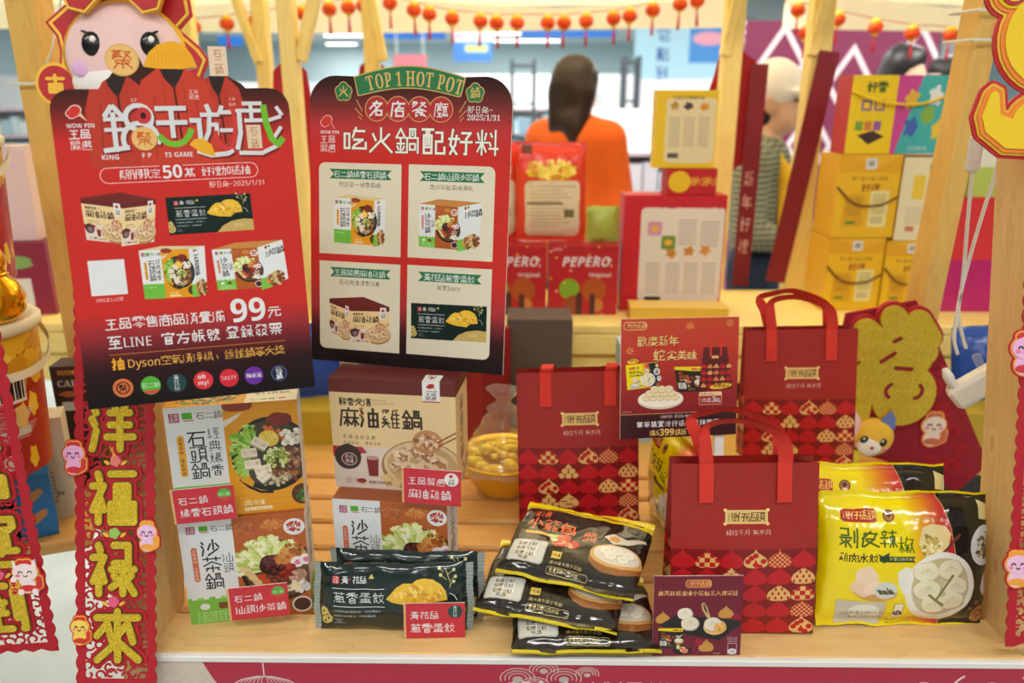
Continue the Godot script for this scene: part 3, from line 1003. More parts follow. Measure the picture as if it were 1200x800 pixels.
func art_stone(S: Sheet) -> void:
	var r := rng_of(11)
	S.rect(0, 0, 100, 98, rgb(224, 152, 32))
	for i in 26:
		var y := r.randf() * 98
		S.line(Vector2(42, y), Vector2(100, y + r.randf_range(-1, 1)), r.randf_range(0.2, 0.6), rgb(214, 140, 26))
	S.blob(54, 2, 12, 5, rgb(150, 60, 40), r, 0.1)
	S.poly([Vector2(43, 14), Vector2(57, 8), Vector2(54, 12), Vector2(43, 20)], rgb(226, 214, 196))
	S.ell(77, 46, 31, 33, rgb(38, 34, 32), 0.1)
	S.ell(77, 45, 28, 29, rgb(74, 62, 50), 0.1)
	S.curve([Vector2(51, 66), Vector2(58, 74), Vector2(66, 79), Vector2(76, 80)], 2.2, rgb(30, 28, 28))
	S.poly([Vector2(49, 56), Vector2(56, 60), Vector2(62, 70), Vector2(60, 74), Vector2(52, 68)], rgb(216, 150, 34))
	S.blob(85, 16, 10, 6, rgb(126, 44, 36), r, 0.1)
	fan_leaf(S, 64, 38, 20, 1.9, 4.9, 70, [rgb(128, 178, 54), rgb(158, 198, 78), rgb(104, 156, 40), rgb(186, 214, 116)], r)
	fan_leaf(S, 58, 54, 12, 1.6, 4.4, 30, [rgb(138, 176, 64), rgb(170, 200, 96)], r)
	for q in [[74, 22, 0.9], [78, 23, 1.0], [84, 26, 1.3]]:
		S.line(Vector2(q[0], q[1]), Vector2(q[0] + 3, q[1] + 7), 3.2, rgb(216, 104, 46))
	S.ell(76, 32, 8, 7, rgb(236, 200, 84), 0.3)
	pile(S, 76, 32, 6.5, 5.5, [rgb(246, 220, 120), rgb(226, 182, 60)], 50, 0.9, r)
	pile(S, 93, 32, 8, 7, [rgb(232, 222, 206), rgb(214, 198, 176), rgb(246, 240, 230)], 22, 2.4, r, 0.1, 0.9)
	pile(S, 92, 50, 9, 10, [rgb(134, 84, 56), rgb(104, 60, 40), rgb(164, 112, 78), rgb(190, 150, 110)], 70, 2.0, r)
	pile(S, 81, 50, 10, 10, [rgb(196, 206, 120), rgb(150, 172, 70), rgb(226, 224, 170), rgb(120, 146, 52)], 90, 1.6, r)
	pile(S, 88, 64, 12, 9, [rgb(128, 66, 36), rgb(92, 46, 30), rgb(160, 100, 60)], 40, 2.6, r)
	pile(S, 78, 68, 12, 7, [rgb(190, 178, 140), rgb(150, 130, 90), rgb(210, 200, 170)], 40, 2.0, r)
	for q in [[68, 36, 0.62, 13], [60, 44, -0.06, 12], [62, 54, -0.10, 12.5], [69, 60, -0.2, 13], [70, 66, -0.65, 10]]:
		var t0 := S.xf
		S.xf = t0 * Transform2D(q[2], Vector2(q[0], q[1]))
		S.rrect(-q[3] / 2, -4.2, q[3], 8.6, 0.8, rgb(176, 156, 132))
		S.rrect(-q[3] / 2, -4.4, q[3], 7.4, 0.8, rgb(232, 220, 200))
		S.text("石二鍋", -q[3] / 2 + 1.4, -2.6, 3.2, rgb(190, 140, 100), {"w": 0.08})
		S.xf = t0
	S.ell(99, 84, 9, 9.5, rgb(88, 42, 26))
	pile(S, 99, 84, 6, 6.5, [rgb(60, 96, 40), rgb(110, 140, 60), rgb(40, 70, 30)], 24, 2.0, r)
	S.text("須冷凍", 52, 85.5, 5.4, rgb(244, 226, 178), {"w": 0.1})
	S.rrect(52, 92.3, 22, 3.0, 1.4, rgb(246, 232, 196))
	S.text("經典石頭鍋須冷凍", 53, 92.8, 2.0, rgb(200, 130, 60), {"w": 0.09, "gap": 0.25})
	S.rect(0, 0, 43, 98, WHITE)
	S.rect(0, 68.5, 43, 30, rgb(112, 182, 66))
	mini_logo(S, 3.4, 5, 7.6, rgb(160, 40, 78))
	two_stone_logo(S, 13, 5, 7.6)
	S.text("石頭鍋", 15, 20, 14, INK, {"vert": true, "w": 0.088, "gap": 0.02})
	S.text("經典爆香", 30, 19, 9.6, INK, {"vert": true, "w": 0.078, "gap": 0.12})
	S.rrect(7.2, 24, 5.4, 36, 2.6, rgb(232, 164, 46))
	S.text("爆香美味・香氣美味", 8.2, 26, 3.0, rgb(90, 50, 20), {"vert": true, "gap": 0.22})
	S.text("石二鍋須冷凍", 5, 74, 3, WHITE, {"w": 0.08, "gap": 0.2})

func art_stone_top(S: Sheet) -> void:
	var r := rng_of(12)
	S.rect(0, 0, 100, 60, rgb(224, 158, 40))
	pile(S, 30, 34, 24, 22, [rgb(120, 160, 50), rgb(210, 200, 150), rgb(150, 90, 50), rgb(60, 40, 30), rgb(230, 170, 60)], 140, 3.4, r)
	S.rect(60, 0, 40, 60, rgb(240, 232, 210))
	S.text("石頭鍋", 66, 26, 9, INK, {"w": 0.08})
	mini_logo(S, 86, 48, 5, rgb(170, 50, 60))
	S.rect(78, 49, 5, 3.6, LEAF)
	S.text("石二鍋", 64, 49, 4, INK)

func art_shacha(S: Sheet) -> void:
	var r := rng_of(21)
	S.rect(0, 0, 100, 97, rgb(178, 92, 40))
	for i in 20:
		var y := r.randf() * 97
		S.line(Vector2(42, y), Vector2(100, y + 0.6), 0.3, rgb(168, 84, 34))
	fan_leaf(S, 52, 4, 13, 0.2, 2.6, 34, [rgb(206, 128, 74), rgb(184, 100, 54), rgb(160, 84, 52)], r)
	fan_leaf(S, 73, 4, 11, 0.3, 2.8, 30, [rgb(212, 140, 70), rgb(196, 120, 58)], r)
	S.ell(91, 13, 8.6, 7.6, WHITE)
	pile(S, 91, 13, 6, 5, [rgb(186, 44, 26), rgb(214, 80, 40), rgb(150, 30, 20)], 60, 1.1, r)
	S.ell(76, 53, 31, 29, rgb(40, 32, 30))
	S.ell(76, 52, 28.5, 26.5, rgb(98, 66, 48))
	fan_leaf(S, 70, 50, 30, 3.0, 5.7, 150, [rgb(206, 214, 132), rgb(226, 228, 168), rgb(176, 194, 92), rgb(240, 236, 200)], r)
	S.blob(71, 47, 11, 10, rgb(62, 26, 30), r, 0.08)
	pile(S, 71, 46, 9, 8, [rgb(84, 36, 40), rgb(48, 18, 24), rgb(108, 56, 52)], 26, 2.2, r)
	pile(S, 88, 37, 9, 8, [rgb(196, 116, 48), rgb(168, 88, 36), rgb(214, 150, 80)], 30, 3.2, r)
	pile(S, 80, 41, 6, 6, [rgb(206, 132, 66), rgb(180, 100, 46)], 16, 2.8, r)
	for q in [[91, 46], [98, 44]]:
		S.ell(q[0], q[1], 5.4, 5.2, rgb(240, 224, 226))
		S.ell(q[0] + 0.4, q[1] + 0.4, 2.6, 2.4, rgb(220, 120, 160))
	pile(S, 84, 54, 9, 6, [rgb(150, 40, 34), rgb(180, 60, 44), rgb(120, 36, 30)], 30, 2.6, r)
	pile(S, 73, 63, 8, 7, [rgb(126, 54, 44), rgb(96, 38, 34), rgb(150, 74, 60)], 50, 1.6, r)
	for i in 5: S.blob(49 + i * 3.2, 50 + i * 4.6, 5.6, 2.6, rgb(226, 196, 140).darkened(0.04 * (i % 2)), r, 0.1, 0.5)
	for i in 3: S.rrect(58 + i * 3, 55 + i * 4.4, 6.4, 5, 1, rgb(206, 66 + 12 * i, 44))
	pile(S, 92, 62, 8, 7, [rgb(196, 160, 140), rgb(176, 130, 110), rgb(220, 200, 190)], 26, 2.8, r)
	pile(S, 94, 70, 8, 5, [rgb(236, 234, 236), rgb(210, 210, 216)], 26, 2.2, r)
	pile(S, 86, 70, 6, 4, [rgb(226, 214, 170), rgb(240, 230, 200)], 20, 2.0, r)
	S.ell(92, 87, 8.4, 7.6, WHITE)
	S.ell(92, 87, 7, 6.2, rgb(70, 34, 34))
	S.rect(0, 0, 42, 97, WHITE)
	S.rect(0, 74, 42, 23, rgb(122, 188, 70))
	for i in 5: S.rect(i * 9.5 - 2, 72, 5, 2.4, rgb(122, 188, 70) if i % 2 == 0 else rgb(150, 204, 100))
	mini_logo(S, 6, 6, 6.8, rgb(160, 40, 78))
	two_stone_logo(S, 16, 6, 6.8)
	S.text("沙茶鍋", 15.5, 18.5, 15, INK, {"vert": true, "w": 0.095, "gap": 0.04})
	S.text("汕頭", 31.5, 32, 8.4, INK, {"vert": true, "w": 0.07, "gap": 0.14})
	S.rrect(7.6, 25, 4.8, 32, 2.3, rgb(208, 104, 66))
	S.text("經典美味・沙茶香美", 8.5, 27, 2.7, WHITE, {"vert": true, "gap": 0.2})
	S.ell(13, 81, 4, 3, WHITE)
	S.rect(24, 78, 8, 6, rgb(120, 70, 40))
	for i in 4:
		S.text("石二鍋沙茶湯頭", 6, 86 + i * 2.6, 1.9, rgb(232, 246, 220), {"gap": 0.2})
		S.text("須冷凍一八包", 23, 86 + i * 2.6, 1.9, rgb(232, 246, 220), {"gap": 0.2})

func dumpling(S: Sheet, x: float, y: float, k: float, c: Color, r: RandomNumberGenerator) -> void:
	S.blob(x, y, k, k * 0.82, c.darkened(0.22), r, 0.06)
	S.blob(x - k * 0.05, y - k * 0.06, k * 0.92, k * 0.74, c, r, 0.06)
	for i in 5:
		var a := -2.4 + i * 0.42
		S.line(Vector2(x, y - k * 0.35), Vector2(x + cos(a) * k * 0.75, y + absf(sin(a)) * k * 0.2 - k * 0.05), k * 0.05, c.darkened(0.12))

func art_maoyou(S: Sheet) -> void:
	var r := rng_of(31)
	S.rect(0, 0, 100, 93, rgb(232, 202, 152))
	S.rect(0, 0, 100, 11.5, rgb(104, 36, 34))
	S.text("醇香老酒", 7.5, 16, 6.2, rgb(58, 40, 30), {"w": 0.12})
	S.latin("SESAME OIL", 34, 16.2, 1.9, rgb(150, 110, 80), "r")
	S.latin("CHICKEN HOT POT", 34, 18.8, 1.9, rgb(150, 110, 80), "r")
	S.text("麻油雞鍋", 7, 24, 16, rgb(52, 34, 26), {"w": 0.125, "gap": 0.05})
	for q in [[25, 25], [53, 25], [25, 30]]: S.blob(q[0], q[1], 1.8, 1.2, rgb(176, 112, 50), r, 0.2, -0.6)
	S.text("冬季溫補首選", 9, 47, 3.4, rgb(104, 76, 56), {"gap": 0.35})
	S.text("老酒麻油", 9, 52.4, 2.5, rgb(120, 90, 66), {"gap": 0.3})
	S.text("香醇溫補", 27, 52.4, 2.5, rgb(120, 90, 66), {"gap": 0.3})
	S.rect(0, 57, 100, 36, rgb(222, 206, 192))
	S.poly([Vector2(0, 57), Vector2(24, 57), Vector2(28, 62), Vector2(0, 66)], rgb(184, 44, 62))
	S.blob(12, 66, 11, 11, rgb(62, 42, 36), r, 0.05)
	S.ell(13, 68, 6.4, 5.6, rgb(226, 206, 196))
	S.ell(13, 68, 5.8, 5.0, rgb(104, 34, 34))
	S.text("馬祖", 9.6, 64.4, 3.2, WHITE, {"w": 0.1})
	S.text("老酒", 9.6, 68.2, 3.2, WHITE, {"w": 0.1})
	S.poly([Vector2(27, 66), Vector2(37, 66), Vector2(36, 82), Vector2(28.5, 82)], rgb(130, 38, 34))
	S.ell(32, 66, 5.2, 1.8, rgb(196, 150, 140))
	S.ell(72, 72, 33, 23, rgb(172, 120, 70))
	S.ell(72, 70, 31, 20, rgb(216, 190, 150))
	S.ell(72, 70, 28, 17, rgb(196, 162, 116))
	for q in [[56, 63, 8], [66, 58, 8], [77, 62, 9], [86, 67, 8], [62, 74, 9], [76, 74, 9], [90, 78, 7], [52, 72, 6]]:
		S.blob(q[0], q[1], q[2], q[2] * 0.7, rgb(228, 200, 164), r, 0.2, r.randf())
		S.blob(q[0] + 1, q[1] + 2, q[2] * 0.7, q[2] * 0.4, rgb(178, 132, 94), r, 0.3, r.randf())
		pile(S, q[0] - 1, q[1], q[2] * 0.6, q[2] * 0.4, [rgb(242, 222, 194), rgb(150, 104, 80), rgb(204, 164, 124)], 8, 1.6, r)
	S.ell(77, 50, 12, 10, rgb(196, 140, 96))
	pile(S, 77, 50, 9, 7, [rgb(226, 186, 146), rgb(140, 90, 66), rgb(236, 208, 176), rgb(172, 118, 84)], 36, 2.2, r)
	S.line(Vector2(85, 50), Vector2(100, 41), 1.2, rgb(150, 78, 44))
	S.line(Vector2(86, 53), Vector2(100, 45), 1.2, rgb(150, 78, 44))
	pile(S, 48, 84, 8, 5, [rgb(226, 196, 140), rgb(206, 170, 108)], 8, 4.4, r)
	S.text("須冷凍", 8, 84, 5.6, rgb(110, 88, 80), {"w": 0.05})
	S.blob(22, 86.5, 4, 2, rgb(150, 50, 40), r, 0.2)
	S.text("重量2100公克", 28, 86, 2.8, rgb(90, 70, 60), {"w": 0.1})

func art_egg(S: Sheet) -> void:
	var r := rng_of(41)
	var dk := rgb(20, 36, 33)
	S.rect(0, 0, 100, 43, dk)
	S.poly([Vector2(56, 43), Vector2(63, 36), Vector2(74, 31), Vector2(88, 29), Vector2(100, 30), Vector2(100, 43)], rgb(196, 166, 96))
	S.rect(9, 4.4, 5, 5, rgb(196, 52, 56))
	S.text("王品", 9.4, 4.8, 1.9, WHITE)
	S.text("嚴選", 9.4, 7.0, 1.9, WHITE)
	S.text("青", 15.6, 4.4, 4.6, WHITE, {"w": 0.11})
	S.rect(21, 5, 0.4, 3, rgb(190, 70, 60))
	S.text("花驕", 23.2, 4.4, 4.6, WHITE, {"w": 0.11})
	S.poly([Vector2(34, 6), Vector2(36, 2.8), Vector2(38, 6)], rgb(206, 188, 96))
	S.rect(9, 12.4, 36, 0.5, rgb(220, 226, 224))
	S.text("蔥香蛋餃", 9.6, 15, 8.2, WHITE, {"w": 0.075, "gap": 0.1})
	S.rect(9, 25.6, 36, 0.5, rgb(220, 226, 224))
	S.text("經典蔥香蛋餃皮香料美・入口蔥香多汁", 9, 28.6, 1.75, rgb(206, 214, 212), {"gap": 0.12, "w": 0.1})
	S.text("內含鮮蝦好料多汁・火鍋冬季首選", 9, 32.6, 1.75, rgb(206, 214, 212), {"gap": 0.12, "w": 0.1})
	S.latin("205g", 10.5, 37.4, 1.6, rgb(206, 214, 212), "r")
	S.rect(9, 36.6, 6.4, 0.2, rgb(200, 206, 204))
	S.rect(9, 39.4, 8.5, 0.2, rgb(200, 206, 204))
	S.poly([Vector2(2, 27), Vector2(4.5, 28), Vector2(6, 32), Vector2(8, 36), Vector2(7.4, 39), Vector2(4, 41), Vector2(0, 40), Vector2(0, 29)], rgb(200, 180, 104))
	for q in [[2.2, 31], [4.6, 33.4], [2, 35.6], [5.2, 37], [3, 39]]: S.ell(q[0], q[1], 0.8, 0.7, rgb(30, 34, 30))
	var hump := PackedVector2Array()
	var one := [Vector2(46, 20), Vector2(50, 15.5), Vector2(53, 12), Vector2(58, 9), Vector2(64, 9), Vector2(67, 6.8), Vector2(72, 5.6), Vector2(78, 6), Vector2(84, 9), Vector2(87.5, 14), Vector2(88.5, 21), Vector2(78, 22), Vector2(74, 26), Vector2(60, 24.8), Vector2(50, 22.4)]
	for p in one: hump.append(p)
	S.poly(hump, rgb(232, 184, 56))
	for i in 44:
		var x := r.randf_range(51, 86)
		var y := r.randf_range(10, 22)
		if absf(x - 70) / 18 + absf(y - 17) / 9 < 1.0: S.blob(x, y, r.randf_range(1.4, 3.6), r.randf_range(0.7, 1.6), [rgb(240, 200, 84), rgb(220, 160, 38), rgb(246, 214, 110), rgb(210, 150, 44)][i % 4], r, 0.3, r.randf() * 2)
	S.curve([Vector2(64, 9), Vector2(69, 12), Vector2(73, 17), Vector2(74.4, 25)], 0.5, rgb(200, 140, 36))
	S.curve([Vector2(87, 0), Vector2(89, 4), Vector2(91, 9), Vector2(90, 12)], 0.5, rgb(196, 184, 120))
	for q in [[86, 2, -3], [89, 3, 4], [88, 6, -4], [90.6, 7, 3.6], [90, 10, 3]]:
		S.line(Vector2(q[0], q[1]), Vector2(q[0] + q[2], q[1] - 2.4), 0.4, rgb(196, 184, 120))
		S.ell(q[0] + q[2], q[1] - 2.4, 1.2, 1.1, rgb(206, 196, 136))
	S.curve([Vector2(90, 16), Vector2(93, 18), Vector2(95, 22)], 0.5, WHITE)
	S.text("須冷凍", 76, 34, 3.6, rgb(236, 220, 178), {"w": 0.07})

func tag_art(S: Sheet, a: String, b: String, kind: int) -> void:
	S.rect(0, 0, 100, 64, rgb(200, 48, 62))
	S.rect(0, 0, 3.4, 64, rgb(222, 172, 120))
	S.text(a, 11, 15, 14, WHITE, {"w": 0.1, "gap": 0.14})
	S.text(b, 11, 37, 15.5 if b.length() > 4 else 17, WHITE, {"w": 0.108, "gap": 0.1 if b.length() > 4 else 0.08})
	if kind == 0:
		S.ell(84, 16, 11, 11, rgb(92, 172, 62))
		S.poly([Vector2(74, 21), Vector2(94, 21), Vector2(90, 26), Vector2(78, 26)], rgb(212, 66, 66))
		S.text("石二鍋", 75.6, 13, 5.4, WHITE, {"w": 0.1})
	elif kind == 1:
		S.ell(84, 16, 12, 12, rgb(236, 228, 226))
		maker_mark(S, 83, 10, 4, rgb(190, 36, 40), rgb(200, 150, 100))
		S.text("王品", 78.5, 15, 5, INK)
		S.text("嚴選", 78.5, 20.6, 5, INK)
	else:
		S.ell(84, 16, 12, 12, rgb(40, 70, 68))
		S.text("青花驕", 80.6, 5, 6.6, rgb(226, 232, 230), {"vert": true})

# poster with the jackets; 100 wide, its board begins 22 units below the sheet's top
func art_game_poster(S: Sheet) -> void:
	var o := 22.0
	var red := rgb(198, 44, 38)
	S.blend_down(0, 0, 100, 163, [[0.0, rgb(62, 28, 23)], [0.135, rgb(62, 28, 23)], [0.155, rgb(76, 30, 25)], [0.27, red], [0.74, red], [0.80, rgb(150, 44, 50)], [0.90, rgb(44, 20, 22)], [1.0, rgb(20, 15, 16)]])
	S.xf = Transform2D(0, Vector2(0, o))
	# jackets
	var cloth := rgb(196, 62, 44)
	for j in [[27.5, 0.75, 13.0, 16.0], [69.5, 0.72, 10.5, 13.5], [51, 1.0, 15.5, 18.0]]:
		var x: float = j[0]
		var w: float = j[2]
		var top: float = -5.0 if j[1] < 0.9 else -8.6
		var c := cloth.darkened(0.06) if j[1] < 0.9 else cloth
		S.poly([Vector2(x - w * 0.42, top), Vector2(x + w * 0.42, top), Vector2(x + w * 0.85, top + 5), Vector2(x + w * 1.05, top + 14), Vector2(x + w * 1.1, 34), Vector2(x - w * 1.1, 34), Vector2(x - w * 1.05, top + 14), Vector2(x - w * 0.85, top + 5)], c)
		for sgn in [-1, 1]:
			S.line(Vector2(x + sgn * w * 0.55, top + 12), Vector2(x + sgn * w * 0.66, 30), 0.5, c.darkened(0.22))
			S.line(Vector2(x + sgn * w * 0.28, top + 6), Vector2(x + sgn * w * 0.24, 26), 0.4, c.darkened(0.12))
		S.poly([Vector2(x - w * 0.36, top - 1), Vector2(x + w * 0.36, top - 1), Vector2(x + w * 0.2, top + 4), Vector2(x + 0.6, top + 8), Vector2(x - 0.6, top + 8), Vector2(x - w * 0.25, top + 4)], rgb(46, 34, 32))
		S.line(Vector2(x, top + 7), Vector2(x + 1.2, 24), 0.9, rgb(80, 30, 26))
		S.text("王品", x + w * 0.38, top + 9, 2.0 * j[1], rgb(240, 220, 214))
		S.text("嚴選", x + w * 0.38, top + 11.4, 2.0 * j[1], rgb(240, 220, 214))
	S.ell(31, -12.4, 7.0, 7.0, rgb(222, 172, 96))
	S.ell(31, -12.4, 6.2, 6.2, rgb(230, 184, 112))
	S.text("聚", 27, -16.6, 8.2, rgb(196, 84, 34), {"w": 0.11})
	S.poly([Vector2(39.4, -9.4), Vector2(42, -15.5), Vector2(46, -19), Vector2(52, -20.6), Vector2(57, -19), Vector2(60, -14.5), Vector2(61.6, -9.4), Vector2(55, -8.4), Vector2(45, -8.6)], rgb(236, 168, 36))
	for i in 12: S.line(Vector2(43 + i * 1.5, -17.5 + absf(i - 5.5) * 0.5), Vector2(42 + i * 1.7, -10), 0.25, rgb(224, 150, 26))
	S.rect(66.8, -18.4, 7.8, 13, rgb(226, 200, 172))
	S.text("石二鍋", 69, -17.2, 3.6, rgb(176, 112, 70), {"vert": true, "gap": 0.02})
	# brand block
	maker_mark(S, 9.0, 9.8, 4.0, rgb(244, 220, 214), rgb(244, 220, 214))
	maker_mark(S, 9.0, 9.8, 3.5, rgb(206, 52, 44), rgb(230, 170, 120))
	S.latin("WOW PIN", 5.6, 14.4, 2.2, WHITE)
	S.text("王品", 6.2, 17.0, 4.2, WHITE, {"w": 0.12})
	S.text("嚴選", 6.2, 21.8, 4.2, WHITE, {"w": 0.09})
	# title: thick strokes, some in round or green
	var ws := WHITE.darkened(0.05)
	for pass_ in 2:
		var c := ws if pass_ else rgb(120, 30, 34)
		var d := Vector2.ZERO if pass_ else Vector2(0.7, 0.9)
		var W := 2.1
		S.curve([Vector2(24.5, 7) + d, Vector2(21, 12) + d], W, c)
		S.curve([Vector2(24.5, 7) + d, Vector2(28.5, 12) + d], W, c)
		for y in [13.0, 17.5]: S.line(Vector2(21.4, y) + d, Vector2(28, y) + d, W * 0.8, c)
		S.line(Vector2(24.6, 11) + d, Vector2(24.6, 26) + d, W, c)
		S.line(Vector2(20.4, 26.4) + d, Vector2(29, 25.4) + d, W, c)
		S.arc(Vector2(35, 12.5) + d, 5.4, 0, TAU, W, c)
		S.arc(Vector2(35, 22) + d, 7.2, PI * 0.85, TAU * 1.05, W, c)
		for y in [8.6, 14.8]: S.line(Vector2(43, y) + d, Vector2(54, y) + d, W, c)
		S.line(Vector2(48.6, 9) + d, Vector2(48.6, 20.5) + d, W, c)
		S.line(Vector2(57, 14) + d, Vector2(60, 14) + d, W, c)
		S.curve([Vector2(60, 14) + d, Vector2(60, 22) + d, Vector2(58, 26.5) + d], W, c)
		S.curve([Vector2(58, 27.5) + d, Vector2(64, 29.6) + d, Vector2(71, 29) + d, Vector2(73.5, 27.5) + d], W, c)
		S.line(Vector2(64, 8) + d, Vector2(65, 11) + d, W, c)
		S.line(Vector2(61.6, 11.6) + d, Vector2(68, 11.6) + d, W * 0.9, c)
		S.curve([Vector2(64.6, 12) + d, Vector2(63.8, 19) + d, Vector2(61.8, 23) + d], W * 0.9, c)
		S.curve([Vector2(64.6, 16) + d, Vector2(67.4, 16) + d, Vector2(67, 22) + d], W * 0.9, c)
		S.curve([Vector2(70.4, 7.6) + d, Vector2(69, 11) + d], W * 0.9, c)
		S.line(Vector2(69.4, 10.6) + d, Vector2(75, 10.6) + d, W * 0.9, c)
		S.line(Vector2(69.4, 18.6) + d, Vector2(75, 18.6) + d, W * 0.8, c)
		S.line(Vector2(80, 6.8) + d, Vector2(87, 6.8) + d, W * 0.8, c)
		S.line(Vector2(77, 10) + d, Vector2(89, 10) + d, W * 0.8, c)
		S.curve([Vector2(77.6, 10) + d, Vector2(77.4, 20) + d, Vector2(75.4, 27.4) + d], W, c)
		S.line(Vector2(82.8, 7) + d, Vector2(82.8, 14) + d, W * 0.8, c)
		S.line(Vector2(80.4, 14.4) + d, Vector2(87, 14.4) + d, W * 0.8, c)
		S.line(Vector2(88.4, 15) + d, Vector2(95, 13) + d, W * 0.8, c)
		S.line(Vector2(94.4, 9) + d, Vector2(96, 11.6) + d, W * 0.8, c)
		S.curve([Vector2(95.6, 17.4) + d, Vector2(91, 23.6) + d], W * 0.8, c)
		S.curve([Vector2(76, 28.8) + d, Vector2(86, 29.2) + d, Vector2(93, 26) + d], W * 0.9, c)
	S.arc(Vector2(70.8, 15) , 4.5, -0.6, PI * 0.9, 1.8, rgb(206, 60, 58), 12.0)
	S.ell(37, 11.6, 3.3, 3.6, rgb(196, 54, 56))
	S.ell(37, 11.6, 1.2, 1.4, rgb(60, 20, 24))
	var gr := rgb(112, 180, 50)
	S.arc(Vector2(49, 14), 8, 0.35, 2.5, 2.6, gr, 10.4)
	S.curve([Vector2(88.4, 7.4), Vector2(89, 16), Vector2(91, 23), Vector2(93.6, 25.4), Vector2(96, 22.4)], 2.8, gr)
	S.ell(36.6, 22.2, 5.3, 5.2, rgb(150, 60, 40))
	S.ell(36.4, 21.6, 5.3, 5.2, rgb(226, 178, 106))
	S.text("聚", 33.4, 18.6, 6, rgb(196, 84, 34), {"w": 0.11})
	S.poly([Vector2(54.8, 24.6), Vector2(57, 22.4), Vector2(61, 22), Vector2(64.4, 25), Vector2(65.6, 30.4), Vector2(60, 28.6)], rgb(234, 170, 40))
	S.rect(80, 16.4, 6.4, 10.6, rgb(222, 194, 166))
	S.text("石二鍋", 81.6, 17.2, 3.2, rgb(170, 108, 66), {"vert": true, "gap": 0.0})
	S.latin("KING", 18, 28.0, 2.6, WHITE)
	S.latin("F P", 34.5, 27.6, 2.6, WHITE)
	S.latin("TS GAME", 44, 27.6, 2.6, WHITE)
	# pill
	var t0 := S.xf
	S.xf = Transform2D(-0.012, Vector2(0, o + 0.9))
	S.ring(16, 33.2, 67, 7, 3.4, 0.35, rgb(240, 190, 190), red)
	S.text("期間限定", 24, 34.4, 4.2, WHITE, {"w": 0.095, "gap": 0.02})
	S.rect(41, 32.6, 9.6, 2, red)
	S.latin("50", 41.6, 32.4, 7.2, WHITE)
	S.text("萬", 51.2, 34.6, 4.2, WHITE, {"w": 0.1})
	S.text("好禮加碼抽", 58.4, 34.4, 4.2, WHITE, {"w": 0.095, "gap": 0.02})
	S.text("即日起~2025/1/31", 61, 41.2, 2.8, rgb(240, 210, 206), {"font": "r", "gap": 0.02})
	S.xf = t0
	# products
	poster_maoyou(S, o, [Vector2(7.5, 46.6), Vector2(24.5, 49.6), Vector2(38.2, 48.3), Vector2(37.9, 65.4), Vector2(21.8, 68.6), Vector2(8.0, 64.9), Vector2(23.5, 44.8)])
	S.xf = onto(Vector2(42.2, o + 47.9), Vector2(78.9, o + 47.3), Vector2(42.4, o + 64.7), 100, 43)
	art_egg(S)
	S.xf = t0
	# blank patch where the code stood
	S.rect(7.1, 74.3, 15, 15.7, WHITE)
	S.text("掃描登錄發票", 8.8, 91.2, 1.8, rgb(240, 200, 200), {"gap": 0.05})
	poster_box(S, o, 0, [Vector2(28.6, 70.9), Vector2(49.5, 71.4), Vector2(28.8, 92.6), Vector2(49.3, 93.6), Vector2(56.6, 70.3), Vector2(55.8, 91.6), Vector2(38, 69.4)])
	poster_box(S, o, 1, [Vector2(59.5, 72.3), Vector2(79.6, 72.4), Vector2(60.4, 91.2), Vector2(79.9, 92.4), Vector2(91.2, 69.4), Vector2(92.3, 87.8), Vector2(70, 69.6)])
	S.xf = t0
	S.text("王品零售商品消費滿", 11.0, 100.4, 5.4, WHITE, {"w": 0.105, "gap": 0.055})
	S.latin("99", 64.6, 94.6, 13.4, WHITE)
	S.text("元", 81.6, 100, 5.8, WHITE, {"w": 0.1})
	var xx := S.text("至", 11.4, 108.8, 5.6, WHITE, {"w": 0.115})
	S.latin("LINE", 17.4, 109.2, 5.4, WHITE, "r")
	S.text("官方帳號", 34, 108.8, 5.6, WHITE, {"w": 0.115, "gap": 0.16})
	S.text("登錄發票", 62, 108.4, 5.6, WHITE, {"w": 0.115, "gap": 0.16})
	S.rect(11.3, 117, 77, 0.3, rgb(206, 132, 50))
	S.text("抽", 12, 118.8, 5.2, rgb(240, 170, 46), {"w": 0.14})
	S.latin("Dyson", 18.2, 119.4, 4.6, rgb(240, 180, 80), "r")
	S.text("空氣清淨機、鑄鐵鍋等大獎", 32.6, 119.2, 4.4, rgb(240, 180, 80), {"w": 0.085, "gap": 0.045})
	var cs := [rgb(214, 112, 62), rgb(82, 170, 56), rgb(36, 66, 66), rgb(214, 52, 60), rgb(206, 42, 56), rgb(104, 46, 150), rgb(34, 36, 66)]
	var cx := [15.3, 27.0, 38.2, 49.8, 61.2, 72.4, 83.9]
	for i in 7: S.ell(cx[i], 132.6, 4.3 if i < 6 else 4.0, 4.3, cs[i])
	S.arc(Vector2(15.3, 132.6), 2.7, 0, TAU, 0.5, INK)
	S.text("聚", 13.6, 131, 3.3, INK, {"w": 0.14})
	S.poly([Vector2(23.4, 134.8), Vector2(30.6, 134.8), Vector2(29, 136.4), Vector2(25, 136.4)], rgb(206, 70, 66))
	S.text("石二鍋", 23.3, 131.2, 2.4, WHITE)
	S.text("青花驕", 37.0, 128.9, 2.3, WHITE, {"vert": true})
	S.latin("oh", 47.4, 129.4, 2.7, WHITE)
	S.latin("my!", 47.2, 132.4, 2.5, WHITE)
	S.latin("TASTY", 57.6, 131.4, 2.3, WHITE, "r")
	S.text("陶板屋", 69.0, 131.4, 2.2, WHITE, {"w": 0.12})
	S.arc(Vector2(83.9, 132.6), 3.4, 0, TAU, 0.25, rgb(120, 120, 150))
	S.text("仙", 82.5, 129.7, 2.8, WHITE, {"w": 0.13})
	S.text("鍋", 82.5, 132.6, 2.8, WHITE, {"w": 0.13})

